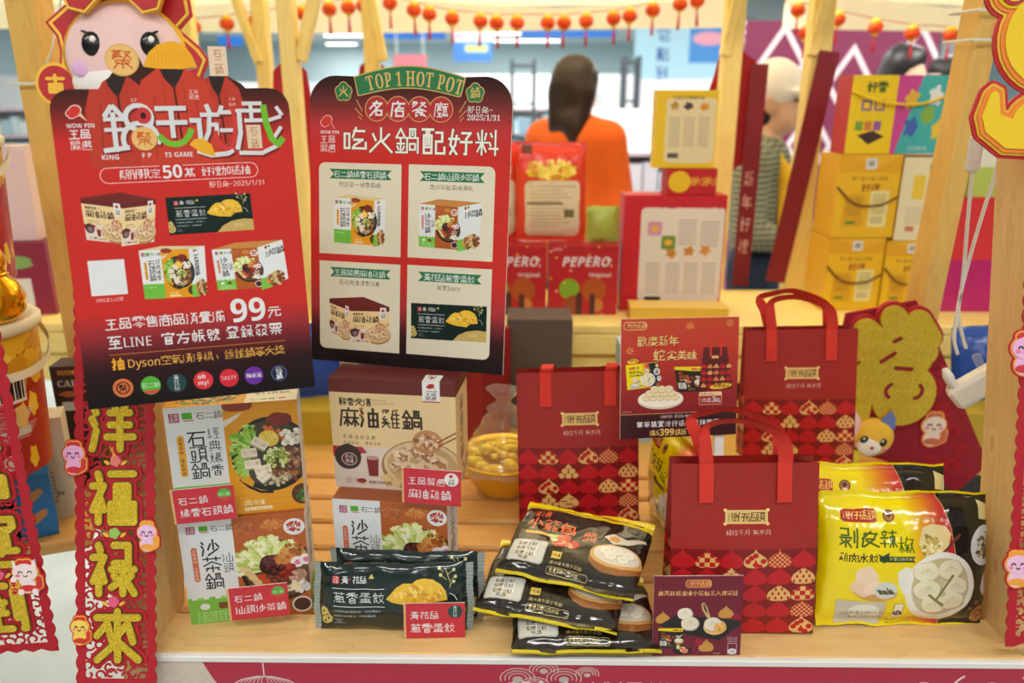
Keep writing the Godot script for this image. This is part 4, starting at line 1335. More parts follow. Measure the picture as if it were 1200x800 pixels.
# box seen at an angle: corners are top left, fold top, bottom left, fold bottom, top right, bottom right, back
func poster_box(S: Sheet, o: float, which: int, c: Array) -> void:
	var d := Vector2(0, o)
	S.xf = Transform2D.IDENTITY
	S.poly([c[0] + d, c[1] + d, c[4] + d, c[6] + d], rgb(196, 132, 70) if which else rgb(216, 196, 150))
	S.poly([c[1] + d, c[4] + d, c[5] + d, c[3] + d], WHITE)
	S.xf = onto(c[0] + d, c[1] + d, c[2] + d, 100, 97)
	if which: art_shacha(S)
	else: art_stone(S)
	S.xf = onto(c[1] + d, c[4] + d, c[3] + d, 100, 160)
	S.text("沙茶鍋" if which else "石頭鍋", 30, 20, 26, INK, {"vert": not which, "w": 0.1, "gap": -0.12})
	S.rect(28, 4, 9, 10, rgb(190, 50, 60))
	S.rect(40, 4, 9, 8, LEAF)
	S.rect(0, 118, 50, 42, rgb(122, 188, 70))
	pile(S, 62, 132, 36, 22, [rgb(160, 96, 56), rgb(200, 180, 120), rgb(110, 60, 40), rgb(214, 150, 80)], 60, 9, rng_of(7))
	S.xf = Transform2D.IDENTITY

func poster_maoyou(S: Sheet, o: float, c: Array) -> void:
	var d := Vector2(0, o)
	S.xf = Transform2D.IDENTITY
	S.poly([c[0] + d, c[6] + d, c[2] + d, c[1] + d], rgb(112, 40, 36))
	for f in [[c[0], c[1], c[5], c[4]], [c[1], c[2], c[4], c[3]]]:
		S.xf = onto(f[0] + d, f[1] + d, f[2] + d, 100, 93)
		art_maoyou(S)
		S.rect(76, 2, 16, 28, WHITE)
		maker_mark(S, 83, 10, 5, rgb(196, 40, 40), rgb(200, 150, 100))
		S.text("王品", 79, 17, 5, INK)
		S.text("嚴選", 79, 23, 5, INK)
	S.xf = Transform2D.IDENTITY

# poster with four products; the green ribbon rises 5 units above the board
func art_hotpot_poster(S: Sheet) -> void:
	var o := 5.0
	var red := rgb(200, 46, 40)
	var cream := rgb(222, 212, 190)
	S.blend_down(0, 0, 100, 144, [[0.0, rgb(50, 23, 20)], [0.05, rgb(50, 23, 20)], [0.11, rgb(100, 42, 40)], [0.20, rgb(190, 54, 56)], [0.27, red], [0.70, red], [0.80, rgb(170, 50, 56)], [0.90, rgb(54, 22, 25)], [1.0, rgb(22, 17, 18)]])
	S.xf = Transform2D(0, Vector2(0, o))
	var band := PackedVector2Array()
	var gold := rgb(216, 176, 104)
	for w in [0.45, 0.0]:
		band.clear()
		for i in 17: band.append(Vector2(23 - w + i * (54 + 2 * w) / 16.0, 0.7 - w - 4.9 * sin(PI * i / 16.0)))
		band.append(Vector2(77 + w, 2))
		band.append(Vector2(75.0 + w, 8.6 + w))
		for i in 15: band.append(Vector2(74 - i * 48.4 / 14.0, 8.8 + w - 3.6 * sin(PI * i / 14.0)))
		band.append(Vector2(25 - w, 8.6 + w))
		S.poly(band, gold if w > 0 else rgb(52, 118, 74))
	var t0 := S.xf
	var words := "TOP 1 HOT POT"
	var x := 29.0
	for i in words.length():
		if words[i] == " ":
			x += 1.6
			continue
		var k := (x - 50.0) / 27.0
		S.xf = t0 * Transform2D(k * 0.34, Vector2(x, 0.9 + 4.4 * k * k)) * Transform2D.IDENTITY.scaled(Vector2(0.62, 1.0))
		var lw := S.latin(words[i], 0, -3.9, 8.2, gold, "sb")
		x += lw * 0.62 + 0.35
	S.xf = t0
	for q in [[17.4, "火"], [82.2, "鍋"]]:
		for w in [0.4, 0.0]:
			for p in [[0, -2.1], [2.0, -0.3], [1.3, 1.9], [-1.3, 1.9], [-2.0, -0.3]]: S.ell(q[0] + p[0], 7.2 + p[1], 2.1 + w, 2.1 + w, gold if w > 0 else rgb(52, 118, 74))
		S.ell(q[0], 7.2, 2.6, 2.6, rgb(52, 118, 74))
		S.text(q[1], q[0] - 2.4, 4.8, 4.8, gold, {"w": 0.1})
	for w in [1, 0]:
		for i in 4: S.ell(34.2 + i * 10.6, 14.9, 5.9 if w else 5.55, 5.9 if w else 5.55, gold if w else rgb(176, 52, 54))
	S.text("名店餐廳", 30.6, 11.3, 7.2, WHITE, {"w": 0.12, "gap": 0.47})
	for q in [[24, 11, 27, 16], [23.5, 15, 27, 18.4], [25, 18.4, 26.6, 20], [78, 11, 75, 16], [78.4, 15, 75, 18.4], [77, 18.4, 75.4, 20]]: S.line(Vector2(q[0], q[1]), Vector2(q[2], q[3]), 0.35, gold)
	S.text("即日起~", 78.8, 13.2, 3.2, WHITE, {"font": "r"})
	S.latin("2025/1/31", 78.6, 16.6, 3.2, WHITE, "sb")
	maker_mark(S, 8.4, 21.2, 3.8, rgb(240, 206, 200), rgb(240, 206, 200))
	maker_mark(S, 8.4, 21.2, 3.4, rgb(206, 56, 52), rgb(206, 56, 52))
	S.latin("WOW PIN", 5.4, 25.2, 1.9, WHITE)
	S.text("王品", 5.4, 27.6, 3.8, WHITE, {"w": 0.09})
	S.text("嚴選", 5.4, 31.8, 3.8, WHITE, {"w": 0.09})
	for w in [0, 1]: S.text("吃火鍋配好料", 17.4 , 23.4, 12.0, rgb(52, 50, 42) if w == 0 else rgb(236, 232, 220), {"w": 0.135 if w == 0 else 0.095, "gap": 0.09})
	var P := [[4.6, 40.4], [50.6, 40.2], [4.6, 88.2], [50.6, 88.0]]
	for i in 4:
		var px_: float = P[i][0]
		var py_: float = P[i][1]
		var pw := 42.4
		var ph := 44.2
		S.rrect(px_, py_, pw, ph, 3.2, cream)
		if i != 0: S.rect(px_, py_, 6, 6, cream)
		if i != 1: S.rect(px_ + pw - 6, py_, 6, 6, cream)
		if i != 2: S.rect(px_, py_ + ph - 6, 6, 6, cream)
		if i != 3: S.rect(px_ + pw - 6, py_ + ph - 6, 6, 6, cream)
		S.poly([Vector2(px_ + 5.6, py_ + 3.0), Vector2(px_ + 37.4, py_ + 3.0), Vector2(px_ + 35.2, py_ + 5.3), Vector2(px_ + 37.4, py_ + 7.6), Vector2(px_ + 5.6, py_ + 7.6), Vector2(px_ + 7.8, py_ + 5.3)], rgb(44, 116, 74))
		var nm: String = ["石二鍋爆香石頭鍋", "石二鍋汕頭沙茶鍋", "王品嚴選麻油雞鍋", "青花驕蔥香蛋餃"][i]
		S.text(nm, px_ + pw / 2, py_ + 3.7, 3.3 if i < 3 else 3.6, WHITE, {"w": 0.1, "gap": 0.02, "mid": true})
		var sub: String = ["熱銷第一 爆香美味", "含沙茶包 美味涮吃", "馬祖老酒 酒香撲鼻", "蔥香Juicy"][i]
		S.text(sub, px_ + pw / 2, py_ + 9.0, 2.5, rgb(90, 84, 76), {"w": 0.07, "gap": 0.06, "mid": true, "font": "sr"})
	poster_box(S, o, 0, [Vector2(12.4, 57.2), Vector2(33.2, 58.0), Vector2(12.4, 78.6), Vector2(33.0, 80.2), Vector2(39.2, 56.6), Vector2(38.8, 78.0), Vector2(19, 55.4)])
	poster_box(S, o, 1, [Vector2(56.0, 58.6), Vector2(75.4, 59.4), Vector2(56.2, 78.8), Vector2(75.4, 80.4), Vector2(87.0, 57.0), Vector2(86.2, 76.6), Vector2(66, 56)])
	poster_maoyou(S, o, [Vector2(9.8, 107.0), Vector2(21.0, 110.4), Vector2(41.6, 109.4), Vector2(41.6, 127.2), Vector2(20.8, 129.0), Vector2(9.8, 124.8), Vector2(28, 105.2)])
	S.xf = onto(Vector2(52.8, o + 106.6), Vector2(91.0, o + 106.0), Vector2(53.0, o + 124.2), 100, 43)
	art_egg(S)
	S.xf = Transform2D.IDENTITY

func sign_plate(S: Sheet, x: float, y: float, w: float, h: float, face: Color, ink: Color, edge: Color) -> void:
	S.rect(x, y, w, h, edge)
	for q in [[x, y], [x + w, y], [x, y + h], [x + w, y + h]]: S.ell(q[0], q[1], h * 0.12, h * 0.12, edge)
	S.rect(x + h * 0.06, y + h * 0.06, w - h * 0.12, h * 0.88, face)
	S.text("灣仔碼頭", x + w * 0.06, y + h * 0.17, h * 0.66, ink, {"w": 0.1, "gap": (w * 0.88 - h * 2.64) / 3.0 / (h * 0.66)})

# row of drops like dumplings, some filled with a gold pattern
func drop(c: Vector2, k: float) -> PackedVector2Array:
	var o := PackedVector2Array()
	for p in [[0, -1.0], [0.12, -0.74], [0.42, -0.52], [0.8, -0.22], [0.98, 0.15], [0.9, 0.5], [0.6, 0.68], [0, 0.74], [-0.6, 0.68], [-0.9, 0.5], [-0.98, 0.15], [-0.8, -0.22], [-0.42, -0.52], [-0.12, -0.74]]: o.append(c + Vector2(p[0], p[1]) * k)
	return o

func drop_print(S: Sheet, c: Vector2, k: float, kind: int) -> void:
	var red := rgb(188, 22, 32)
	var gold := rgb(222, 178, 104)
	var D := drop(c, k)
	S.poly(D, red if kind == 0 else gold)
	if kind == 0: return
	var put := func(p: PackedVector2Array, col: Color):
		for q in Geometry2D.intersect_polygons(p, D): S.poly(q, col)
	match kind:
		1:
			for i in range(-3, 4):
				for j in range(-3, 4):
					if (i + j) % 2 == 0:
						var a := c + Vector2(i - 0.5, j - 0.5) * k * 0.42
						put.call(PackedVector2Array([a, a + Vector2(k * 0.42, 0), a + Vector2(k, k) * 0.42, a + Vector2(0, k * 0.42)]), red)
		2:
			for q in [[-0.62, 0.1], [0.62, 0.1], [0, -0.42], [0, 0.42], [-0.34, -0.2], [0.34, 0.6]]: put.call(ring_pts(k * 0.24, k * 0.24, 10, c + Vector2(q[0], q[1]) * k), red)
			put.call(ring_pts(k * 0.1, k * 0.1, 8, c + Vector2(0, 0.1) * k), red)
		3:
			for i in range(-3, 4):
				var a := c + Vector2(i * 0.4, 0) * k
				for sg in [-1.0, 1.0]:
					var d := Vector2(sg, 1.0).normalized() * k * 1.2
					var n := Vector2(-d.y, d.x).normalized() * k * 0.05
					put.call(PackedVector2Array([a - d + n, a + d + n, a + d - n, a - d - n]), red)
		4:
			put.call(PackedVector2Array([c + Vector2(-1, -1) * k, c + Vector2(1, -1) * k, c + Vector2(1, 1) * k, c + Vector2(-1, 1) * k]), rgb(160, 18, 28))
			for q in [[0, -0.62], [-0.35, -0.14], [0.35, -0.14], [-0.7, 0.36], [0, 0.36], [0.7, 0.36]]: put.call(ring_pts(k * 0.31, k * 0.29, 12, c + Vector2(q[0], q[1]) * k), gold)
		5:
			for i in range(-2, 3):
				for j in range(-2, 3):
					var a := c + Vector2(i * 0.5 + (0.25 if j % 2 else 0.0), j * 0.42) * k
					put.call(PackedVector2Array([a + Vector2(0, -0.2) * k, a + Vector2(0.12, 0) * k, a + Vector2(0, 0.2) * k, a + Vector2(-0.12, 0) * k]), red)
		6:
			for q in [[-0.8, -0.1, 0.9], [0.1, -0.36, 0.7], [-0.3, 0.22, 1.0], [0.3, 0.5, 0.8]]: put.call(PackedVector2Array([c + Vector2(q[0], q[1]) * k, c + Vector2(q[0] + q[2] * 0.7, q[1]) * k, c + Vector2(q[0] + q[2] * 0.7, q[1] + 0.14) * k, c + Vector2(q[0], q[1] + 0.14) * k]), red)

const DROPS := [[0, 1, 0, 2, 3, 0], [5, 0, 0, 4, 0, 0], [0, 2, 0, 0, 5, 1], [3, 0, 4, 6, 0, 0], [0, 5, 0, 0, 0, 2]]
func art_bag(S: Sheet) -> void:
	S.rect(0, 0, 100, 136, rgb(160, 34, 28))
	S.rect(0, 66, 100, 70, rgb(128, 16, 20))
	sign_plate(S, 37, 36, 29, 10.4, rgb(226, 186, 112), rgb(70, 40, 20), rgb(240, 208, 140))
	S.text("相信千月", 37.6, 51, 4.0, rgb(226, 198, 180), {"w": 0.08, "gap": 0.05})
	S.text("魚不月", 56, 51, 4.0, rgb(226, 198, 180), {"w": 0.08, "gap": 0.05})
	for row in 5:
		for col in 7:
			var kind: int = DROPS[row][(col + (1 if row % 2 else 0)) % 6]
			var k := 8.6
			drop_print(S, Vector2(8.4 + col * 16.6 - (0.0 if row % 2 else 0.0), 74.5 + row * 13.6), k, kind)

func art_bag_side(S: Sheet) -> void:
	S.rect(0, 0, 50, 136, rgb(150, 30, 26))
	S.rect(0, 66, 50, 70, rgb(122, 14, 18))
	for row in 5:
		for col in 4: drop_print(S, Vector2(2 + col * 16.6, 74.5 + row * 13.6), 8.6, DROPS[row][(col + 2) % 6])

func dish_of_dumplings(S: Sheet, x: float, y: float, k: float) -> void:
	var r := rng_of(61)
	S.ell(x, y + k * 0.3, k * 1.5, k * 0.62, rgb(206, 196, 180))
	S.ell(x, y + k * 0.22, k * 1.48, k * 0.56, rgb(238, 230, 214))
	for row in [[-0.95, 0.14, 5], [-0.72, -0.12, 4], [-0.4, -0.38, 3]]:
		for i in row[2]: dumpling(S, x + k * (row[0] + i * 0.47), y + k * row[1], k * 0.29, rgb(234, 214, 172), r)

func art_promo(S: Sheet) -> void:
	S.blend_down(0, 0, 100, 100, [[0.0, rgb(190, 66, 34)], [0.25, rgb(188, 52, 34)], [0.6, rgb(150, 34, 34)], [0.8, rgb(128, 24, 32)], [1.0, rgb(128, 24, 32)]])
	var gold := rgb(240, 206, 126)
	S.ring(2, 2.6, 19.4, 6.6, 2.6, 0.5, gold, rgb(170, 40, 34))
	S.text("灣仔碼頭", 4, 3.6, 4.2, gold, {"w": 0.09, "gap": 0.02})
	for q in [[92, 5], [7.4, 26.4]]:
		for i in 8: S.line(Vector2(q[0], q[1]) + Vector2(1.2, 0).rotated(i * TAU / 8), Vector2(q[0], q[1]) + Vector2(3, 0).rotated(i * TAU / 8), 0.4, gold)
	S.poly(drop(Vector2(58, 6.6), 3.8), rgb(206, 110, 50))
	for w in [1, 0]:
		var c := gold if w == 0 else rgb(96, 26, 20)
		S.text("歡慶新年", 13.5 + w * 0.5, 14.4 + w * 0.5, 8.4, c, {"w": 0.1, "gap": 0.07})
		S.text("蛇", 27 + w * 0.5, 25.6 + w * 0.5, 10, c, {"w": 0.1})
		S.text("尖美味", 39 + w * 0.5, 27 + w * 0.5, 8, c, {"w": 0.1, "gap": 0.08})
	S.xf = onto(Vector2(4, 38), Vector2(31, 36), Vector2(5.6, 58.6), 100, 82)
	art_yellow(S)
	S.xf = Transform2D.IDENTITY
	S.ell(10, 35, 4.8, 1.9, rgb(240, 206, 60), -0.1)
	S.latin("New!", 5.4, 32.4, 3.6, rgb(120, 30, 20), "sb")
	S.xf = onto(Vector2(45, 40.6), Vector2(69, 41), Vector2(49, 61.8), 100, 76)
	art_black(S)
	S.xf = Transform2D.IDENTITY
	S.poly([Vector2(70, 25), Vector2(90, 25), Vector2(96, 61), Vector2(66, 61)], rgb(92, 22, 26))
	S.arc(Vector2(80.5, 25), 4.4, PI, TAU, 1.6, rgb(206, 46, 40), 14)
	for sgn in [76.1, 84.9]: S.line(Vector2(sgn, 25), Vector2(sgn, 31.5), 1.7, rgb(206, 46, 40))
	S.rect(77, 32.2, 6, 2.2, rgb(222, 178, 100))
	for row in 4:
		for col in 5: drop_print(S, Vector2(70.5 + col * 5.4, 41 + row * 5.4), 2.4, [0, 1, 4, 0, 5, 3, 0][(row * 3 + col) % 7])
	S.ell(85.6, 58, 9.6, 2.3, rgb(236, 200, 50), -0.1)
	S.text("開運福袋", 79, 55.8, 3.4, rgb(120, 40, 20), {"w": 0.12})
	dish_of_dumplings(S, 34, 64, 13)
	S.ring(67, 62.6, 19.6, 11, 1.2, 0.4, rgb(236, 200, 150), rgb(150, 34, 32))
	S.rect(67.4, 63, 18.8, 3, rgb(236, 206, 160))
	S.text("灌湯小籠包三入", 68, 63.4, 2.1, rgb(130, 30, 28), {"gap": 0.1})
	S.text("內含", 69.4, 67.6, 4, WHITE, {"w": 0.09})
	S.latin("3", 78, 66.2, 5.8, WHITE)
	S.text("包", 81.4, 67.6, 4, WHITE, {"w": 0.09})
	S.text("商品須冷凍", 2, 76.6, 1.4, rgb(226, 180, 160), {"gap": 0.02})
	S.rect(0, 79.6, 100, 21, rgb(58, 18, 26))
	S.rect(0, 79.3, 100, 0.5, rgb(206, 150, 90))
	S.text("活動期間：即日起~2025/2/4", 34, 81.2, 2.4, rgb(230, 220, 214), {"gap": 0.03})
	S.text("單筆購買灣仔碼頭品牌商品", 14, 86, 5.0, WHITE, {"w": 0.115, "gap": 0.2})
	var x := 25.0
	x += S.text("滿", x, 93.4, 5, rgb(240, 200, 110), {"w": 0.12})
	x += S.latin("$", x, 93.4, 5, rgb(240, 200, 110), "r")
	x += S.latin("399", x, 92, 7.2, rgb(240, 200, 110))
	x += S.text("現折", x + 0.4, 93.4, 5, rgb(240, 200, 110), {"w": 0.12}) + 0.6
	x += S.latin("$", x, 93.4, 5, rgb(240, 200, 110), "r")
	S.latin("50", x, 92, 7.2, rgb(240, 200, 110))

func art_card(S: Sheet) -> void:
	S.rect(0, 0, 100, 95, rgb(112, 24, 44))
	var gold := rgb(234, 190, 112)
	S.ring(35.6, 4.6, 29, 9.2, 3.4, 0.7, gold, rgb(176, 60, 40))
	S.text("灣仔碼頭", 38.4, 6, 6.2, gold, {"w": 0.1, "gap": 0.02})
	S.text("梅瓜鮮蝦灌湯小籠包三入禮袋組", 5.2, 17.6, 5.7, gold, {"w": 0.115, "gap": 0.13})
	for q in [[11, 50, 8.6, 0], [82, 44, 9, 0], [61, 84, 9, 0], [52, 79, 5.5, 1], [94, 49, 6, 1]]: S.poly(drop(Vector2(q[0], q[1]), q[2]), rgb(198, 142, 66) if q[3] == 0 else rgb(150, 20, 48))
	S.poly([Vector2(7, 58), Vector2(26, 46), Vector2(98, 53), Vector2(99, 58), Vector2(76, 77), Vector2(40, 70)], rgb(34, 30, 32))
	var r := rng_of(71)
	dumpling(S, 36, 45, 9, rgb(234, 222, 202), r)
	dumpling(S, 42, 57, 10.6, rgb(228, 212, 190), r)
	S.ell(70, 61, 13, 9.4, rgb(226, 180, 110))
	dumpling(S, 68, 58, 10.6, rgb(230, 216, 196), r)
	S.blob(76, 62, 7, 6, rgb(226, 168, 84), r, 0.2)
	pile(S, 75, 62, 4, 4, [rgb(214, 140, 60), rgb(240, 200, 130)], 16, 1.2, r)
	S.poly([Vector2(54, 33), Vector2(57, 31.4), Vector2(61, 38), Vector2(65, 50), Vector2(61, 50), Vector2(55, 40)], rgb(206, 170, 116))
	S.poly([Vector2(55.6, 34), Vector2(57, 33), Vector2(60, 39), Vector2(62, 46), Vector2(57, 40)], rgb(96, 66, 44))
	S.xf = onto(Vector2(6, 62), Vector2(34, 62), Vector2(7.6, 86), 100, 76)
	art_black(S)
	S.xf = Transform2D.IDENTITY
	S.ell(34, 89, 11, 4.4, rgb(30, 26, 28))
	pile(S, 36, 88, 6, 3, [rgb(222, 128, 90), rgb(236, 196, 170), rgb(200, 90, 60)], 9, 3, r)
	S.blob(29, 84.6, 2, 3, rgb(206, 210, 130), r, 0.1)
	S.ring(85.4, 80.4, 10.4, 13.6, 1.4, 0.5, WHITE, rgb(112, 24, 44))
	S.ell(90.6, 90.4, 5, 3.4, WHITE)
	S.latin("1.0", 87.6, 88.6, 3.6, INK)
	for i in 3: S.text("製造日期見包", 84.6, 73 + i * 2.3, 1.7, rgb(230, 214, 220), {"gap": 0.12})
	S.text("須冷凍商品", 69, 92, 1.6, rgb(230, 214, 220), {"gap": 0.1})

func art_black(S: Sheet) -> void:
	var r := rng_of(81)
	S.rect(0, 0, 100, 76, rgb(34, 25, 17))
	S.poly([Vector2(0, 0), Vector2(100, 0), Vector2(100, 13), Vector2(66, 14), Vector2(30, 11), Vector2(0, 9)], rgb(232, 206, 8))
	S.rrect(60, 4, 22, 6.6, 3, rgb(176, 40, 26))
	S.text("灣仔碼頭", 62.4, 4.8, 4.6, rgb(240, 214, 120), {"w": 0.1})
	S.ell(89, 7.4, 3.6, 3.2, rgb(60, 40, 20))
	S.ell(89, 7.4, 2.2, 2.0, rgb(206, 150, 60))
	var or_ := rgb(232, 104, 48)
	S.text("灌湯", 10, 15, 7, or_, {"w": 0.11, "gap": 0.1})
	S.text("小籠包", 10, 24, 12, or_, {"w": 0.12, "gap": 0.06})
	S.text("梅瓜", 54, 30, 4.6, or_, {"w": 0.12})
	S.text("鮮蝦", 54, 35.4, 4.6, or_, {"w": 0.12})
	S.poly([Vector2(10, 38.4), Vector2(40, 39), Vector2(44, 42), Vector2(12, 41)], rgb(226, 176, 80))
	pile(S, 44, 44, 9, 4.6, [rgb(222, 110, 80), rgb(236, 160, 130), rgb(206, 80, 60)], 14, 4, r)
	pile(S, 33, 42, 3, 3, [rgb(176, 196, 100), rgb(214, 224, 160)], 4, 2.6, r)
	S.poly([Vector2(68, 31), Vector2(74, 27), Vector2(84, 30), Vector2(97, 24), Vector2(98, 26), Vector2(86, 35), Vector2(76, 37)], rgb(206, 196, 178))
	S.blob(76, 32, 4, 2.6, rgb(214, 150, 80), r, 0.2)
	S.ell(81, 52, 19, 12, rgb(150, 92, 46))
	S.ell(81, 48, 19, 10.6, rgb(206, 160, 96))
	S.ell(81, 47, 16.6, 8.8, rgb(216, 206, 188))
	for q in [[73, 45], [81, 43.6], [89, 45], [77, 49], [86, 50]]: dumpling(S, q[0], q[1], 4.6, rgb(232, 224, 208), r)
	S.rrect(4, 48, 28, 19, 2.4, rgb(186, 180, 168))
	S.rrect(5, 49, 26, 17, 2, rgb(206, 204, 196))
	pile(S, 18, 60, 11, 5, [rgb(232, 228, 214), rgb(216, 208, 186)], 10, 3.4, r)
	for i in 3: S.text("製造日期", 10, 50.4 + i * 4.4, 3.4, rgb(50, 46, 44), {"w": 0.1})
	S.latin("10:28", 13, 62.6, 2.8, rgb(50, 46, 44))
	S.rect(37, 55, 7, 5.6, rgb(226, 196, 90))
	S.text("冷凍", 37.4, 56.4, 3, rgb(34, 25, 17))
	S.text("須冷凍食品小籠包", 37, 63, 2.6, rgb(214, 190, 120), {"gap": 0.15})
	S.ring(36, 67.4, 30, 4.2, 1.6, 0.3, rgb(214, 190, 120), rgb(34, 25, 17))
	S.text("重量230公克鮮蝦", 38, 68, 2.6, rgb(226, 206, 140), {"gap": 0.06})

func art_yellow(S: Sheet) -> void:
	var r := rng_of(91)
	var ye := rgb(236, 212, 0)
	S.rect(0, 0, 100, 82, ye)
	for i in 26:
		var t := i / 25.0
		S.poly([Vector2(46 + t * 24, 0), Vector2(100, 0), Vector2(100, 82), Vector2(50 + t * 24, 82)], ye.lerp(rgb(190, 40, 60), pow(t, 1.1)))
	S.poly([Vector2(69, 0), Vector2(100, 0), Vector2(100, 82), Vector2(73, 82), Vector2(76.5, 66), Vector2(76.5, 46), Vector2(74.6, 28), Vector2(71, 10)], rgb(26, 30, 26))
	for i in 6:
		var q := [Vector2(69, 0), Vector2(71, 10), Vector2(74.6, 28), Vector2(76.5, 46), Vector2(76.5, 66), Vector2(73, 82)]
		if i < 5: S.line(q[i], q[i + 1], 0.5, rgb(206, 170, 90))
	S.rect(10.4, 9.6, 20, 7.2, rgb(176, 42, 26))
	for q in [[10.4, 9.6], [30.4, 9.6], [10.4, 16.8], [30.4, 16.8]]: S.ell(q[0], q[1], 1.0, 1.0, ye)
	S.text("灣仔碼頭", 11.6, 10.6, 4.6, rgb(240, 206, 110), {"w": 0.1, "gap": 0.02})
	S.ell(37.4, 13.2, 3.4, 3.7, rgb(96, 56, 30))
	S.ell(37.4, 13.2, 2.7, 3.0, rgb(176, 116, 66))
	S.ell(37.4, 12.6, 1.3, 1.6, rgb(70, 40, 26))
	for q in [["剝", 9, 20.6, 11.5], ["皮", 21.4, 21.4, 10], ["辣", 31.6, 21.2, 10], ["椒", 42, 25, 9.4]]: S.text(q[0], q[1], q[2], q[3], rgb(74, 96, 26), {"w": 0.115})
	S.text("雞肉水餃", 9.6, 35, 5.2, rgb(54, 40, 20), {"w": 0.13, "gap": 0.02})
	S.blob(33.6, 38, 2.6, 2.0, rgb(44, 62, 34), r, 0.3)
	S.poly([Vector2(30, 34.6), Vector2(33, 36.4), Vector2(37, 34), Vector2(36, 38.6), Vector2(34, 40.8), Vector2(33, 39.4)], rgb(44, 62, 34))
	S.poly([Vector2(35, 36.4), Vector2(52, 36.4), Vector2(50.6, 38), Vector2(52, 39.8), Vector2(35, 39.8)], rgb(44, 62, 34))
	S.text("鮮香雞肉美味", 37, 36.8, 2.0, rgb(236, 226, 150), {"gap": 0.12})
	S.ell(30, 58, 13, 6, rgb(206, 152, 84), 0.1)
	S.blob(25, 50, 6.4, 7.4, rgb(236, 206, 176), r, 0.12)
	S.blob(22, 57, 6.4, 3.8, rgb(232, 196, 164), r, 0.14, 0.5)
	S.blob(29, 56, 6, 3.6, rgb(240, 212, 184), r, 0.14, -0.4)
	S.ell(36, 57, 6.6, 5.2, rgb(206, 206, 200))
	for i in 9: S.line(Vector2(31.6 + i, 55.6 + r.randf() * 2), Vector2(33 + i, 59), 1.0, [rgb(90, 86, 44), rgb(60, 58, 34), rgb(120, 116, 70)][i % 3])
	S.poly([Vector2(56, 20), Vector2(62, 17.6), Vector2(70, 19), Vector2(73, 23), Vector2(70, 34), Vector2(64, 41), Vector2(58, 36), Vector2(54, 29)], rgb(226, 204, 146))
	pile(S, 61, 31, 5, 7, [rgb(196, 166, 86), rgb(140, 130, 60), rgb(236, 222, 176), rgb(216, 180, 100)], 60, 1.4, r)
	S.line(Vector2(68, 34), Vector2(78, 24), 1.6, rgb(110, 62, 50))
	S.poly([Vector2(42, 46), Vector2(47, 42.6), Vector2(52, 44), Vector2(54, 58), Vector2(48, 62), Vector2(43, 54)], rgb(226, 222, 210))
	S.ell(68, 55.6, 21, 22, rgb(232, 228, 218))
	S.ell(68, 55, 17.4, 18, rgb(196, 184, 140))
	for q in [[59, 46, 8], [73, 44.6, 8], [60, 57, 8.6], [77, 55, 8], [66, 66, 8], [76, 64, 7.6]]: dumpling(S, q[0], q[1], q[2], rgb(232, 222, 190), r)
	for q in [[66, 62, 74, 48], [62, 60, 70, 66]]: S.line(Vector2(q[0], q[1]), Vector2(q[2], q[3]), 1.6, rgb(132, 124, 60))
	S.poly([Vector2(93, 4), Vector2(100, 8), Vector2(100, 17), Vector2(92, 15)], rgb(226, 214, 150))
	S.ell(95, 31, 10, 12, rgb(206, 214, 220))
	pile(S, 95, 31, 6, 8, [rgb(120, 104, 74), rgb(84, 70, 50), rgb(160, 146, 110)], 26, 1.8, r)
	S.ell(101, 55, 7, 9, rgb(206, 210, 214))
	pile(S, 101, 55, 4, 6, [rgb(206, 190, 160), rgb(180, 160, 120)], 12, 2, r)
	S.ell(96, 74, 5, 5.4, rgb(176, 120, 70))
	pile(S, 96, 74, 3.4, 3.6, [rgb(120, 66, 36), rgb(150, 90, 50)], 10, 1.6, r)
	S.ell(92, 66, 1.4, 1.5, rgb(130, 80, 50))
	S.ell(89, 70, 1.2, 1.3, rgb(130, 80, 50))
	S.rrect(9.4, 64, 28.6, 17, 1.6, rgb(206, 186, 60))
	S.rrect(10, 64.6, 27.4, 15.8, 1.4, rgb(196, 192, 178))
	S.ell(26, 72, 9, 6, rgb(226, 224, 216))
	S.text("製造日期", 18, 71.4, 2.6, rgb(70, 66, 60))
	S.latin("2024 10.11", 28, 71.4, 2.4, rgb(70, 66, 60), "r")
	S.text("有效日期", 18, 75, 2.6, rgb(70, 66, 60))
	S.latin("2025.10.10", 28, 75, 2.4, rgb(70, 66, 60), "r")
	S.latin("10:06", 12, 72.6, 2.4, rgb(70, 66, 60), "r")
	S.ring(42.4, 65.6, 6, 9.6, 0.9, 0.3, INK, rgb(236, 226, 200))
	S.ell(45.4, 72, 2.6, 1.7, INK)
	S.latin("1.0", 43.6, 71, 2.0, WHITE)
	S.text("須冷凍", 41, 76.6, 1.9, rgb(96, 60, 20), {"gap": 0.1})
	S.text("鮮香雞肉剝皮辣椒水餃", 41, 79.4, 1.5, rgb(96, 60, 20), {"gap": 0.05})
	for q in ["灣鮮", "美味", "手包"]: pass
	S.text("椒香・鮮辣・美味", 50, 14.6, 2.4, rgb(236, 226, 214), {"gap": 0.2})
	S.rect(0, 80.6, 100, 1.6, ye)
	S.rect(0, 0, 100, 1.4, ye)

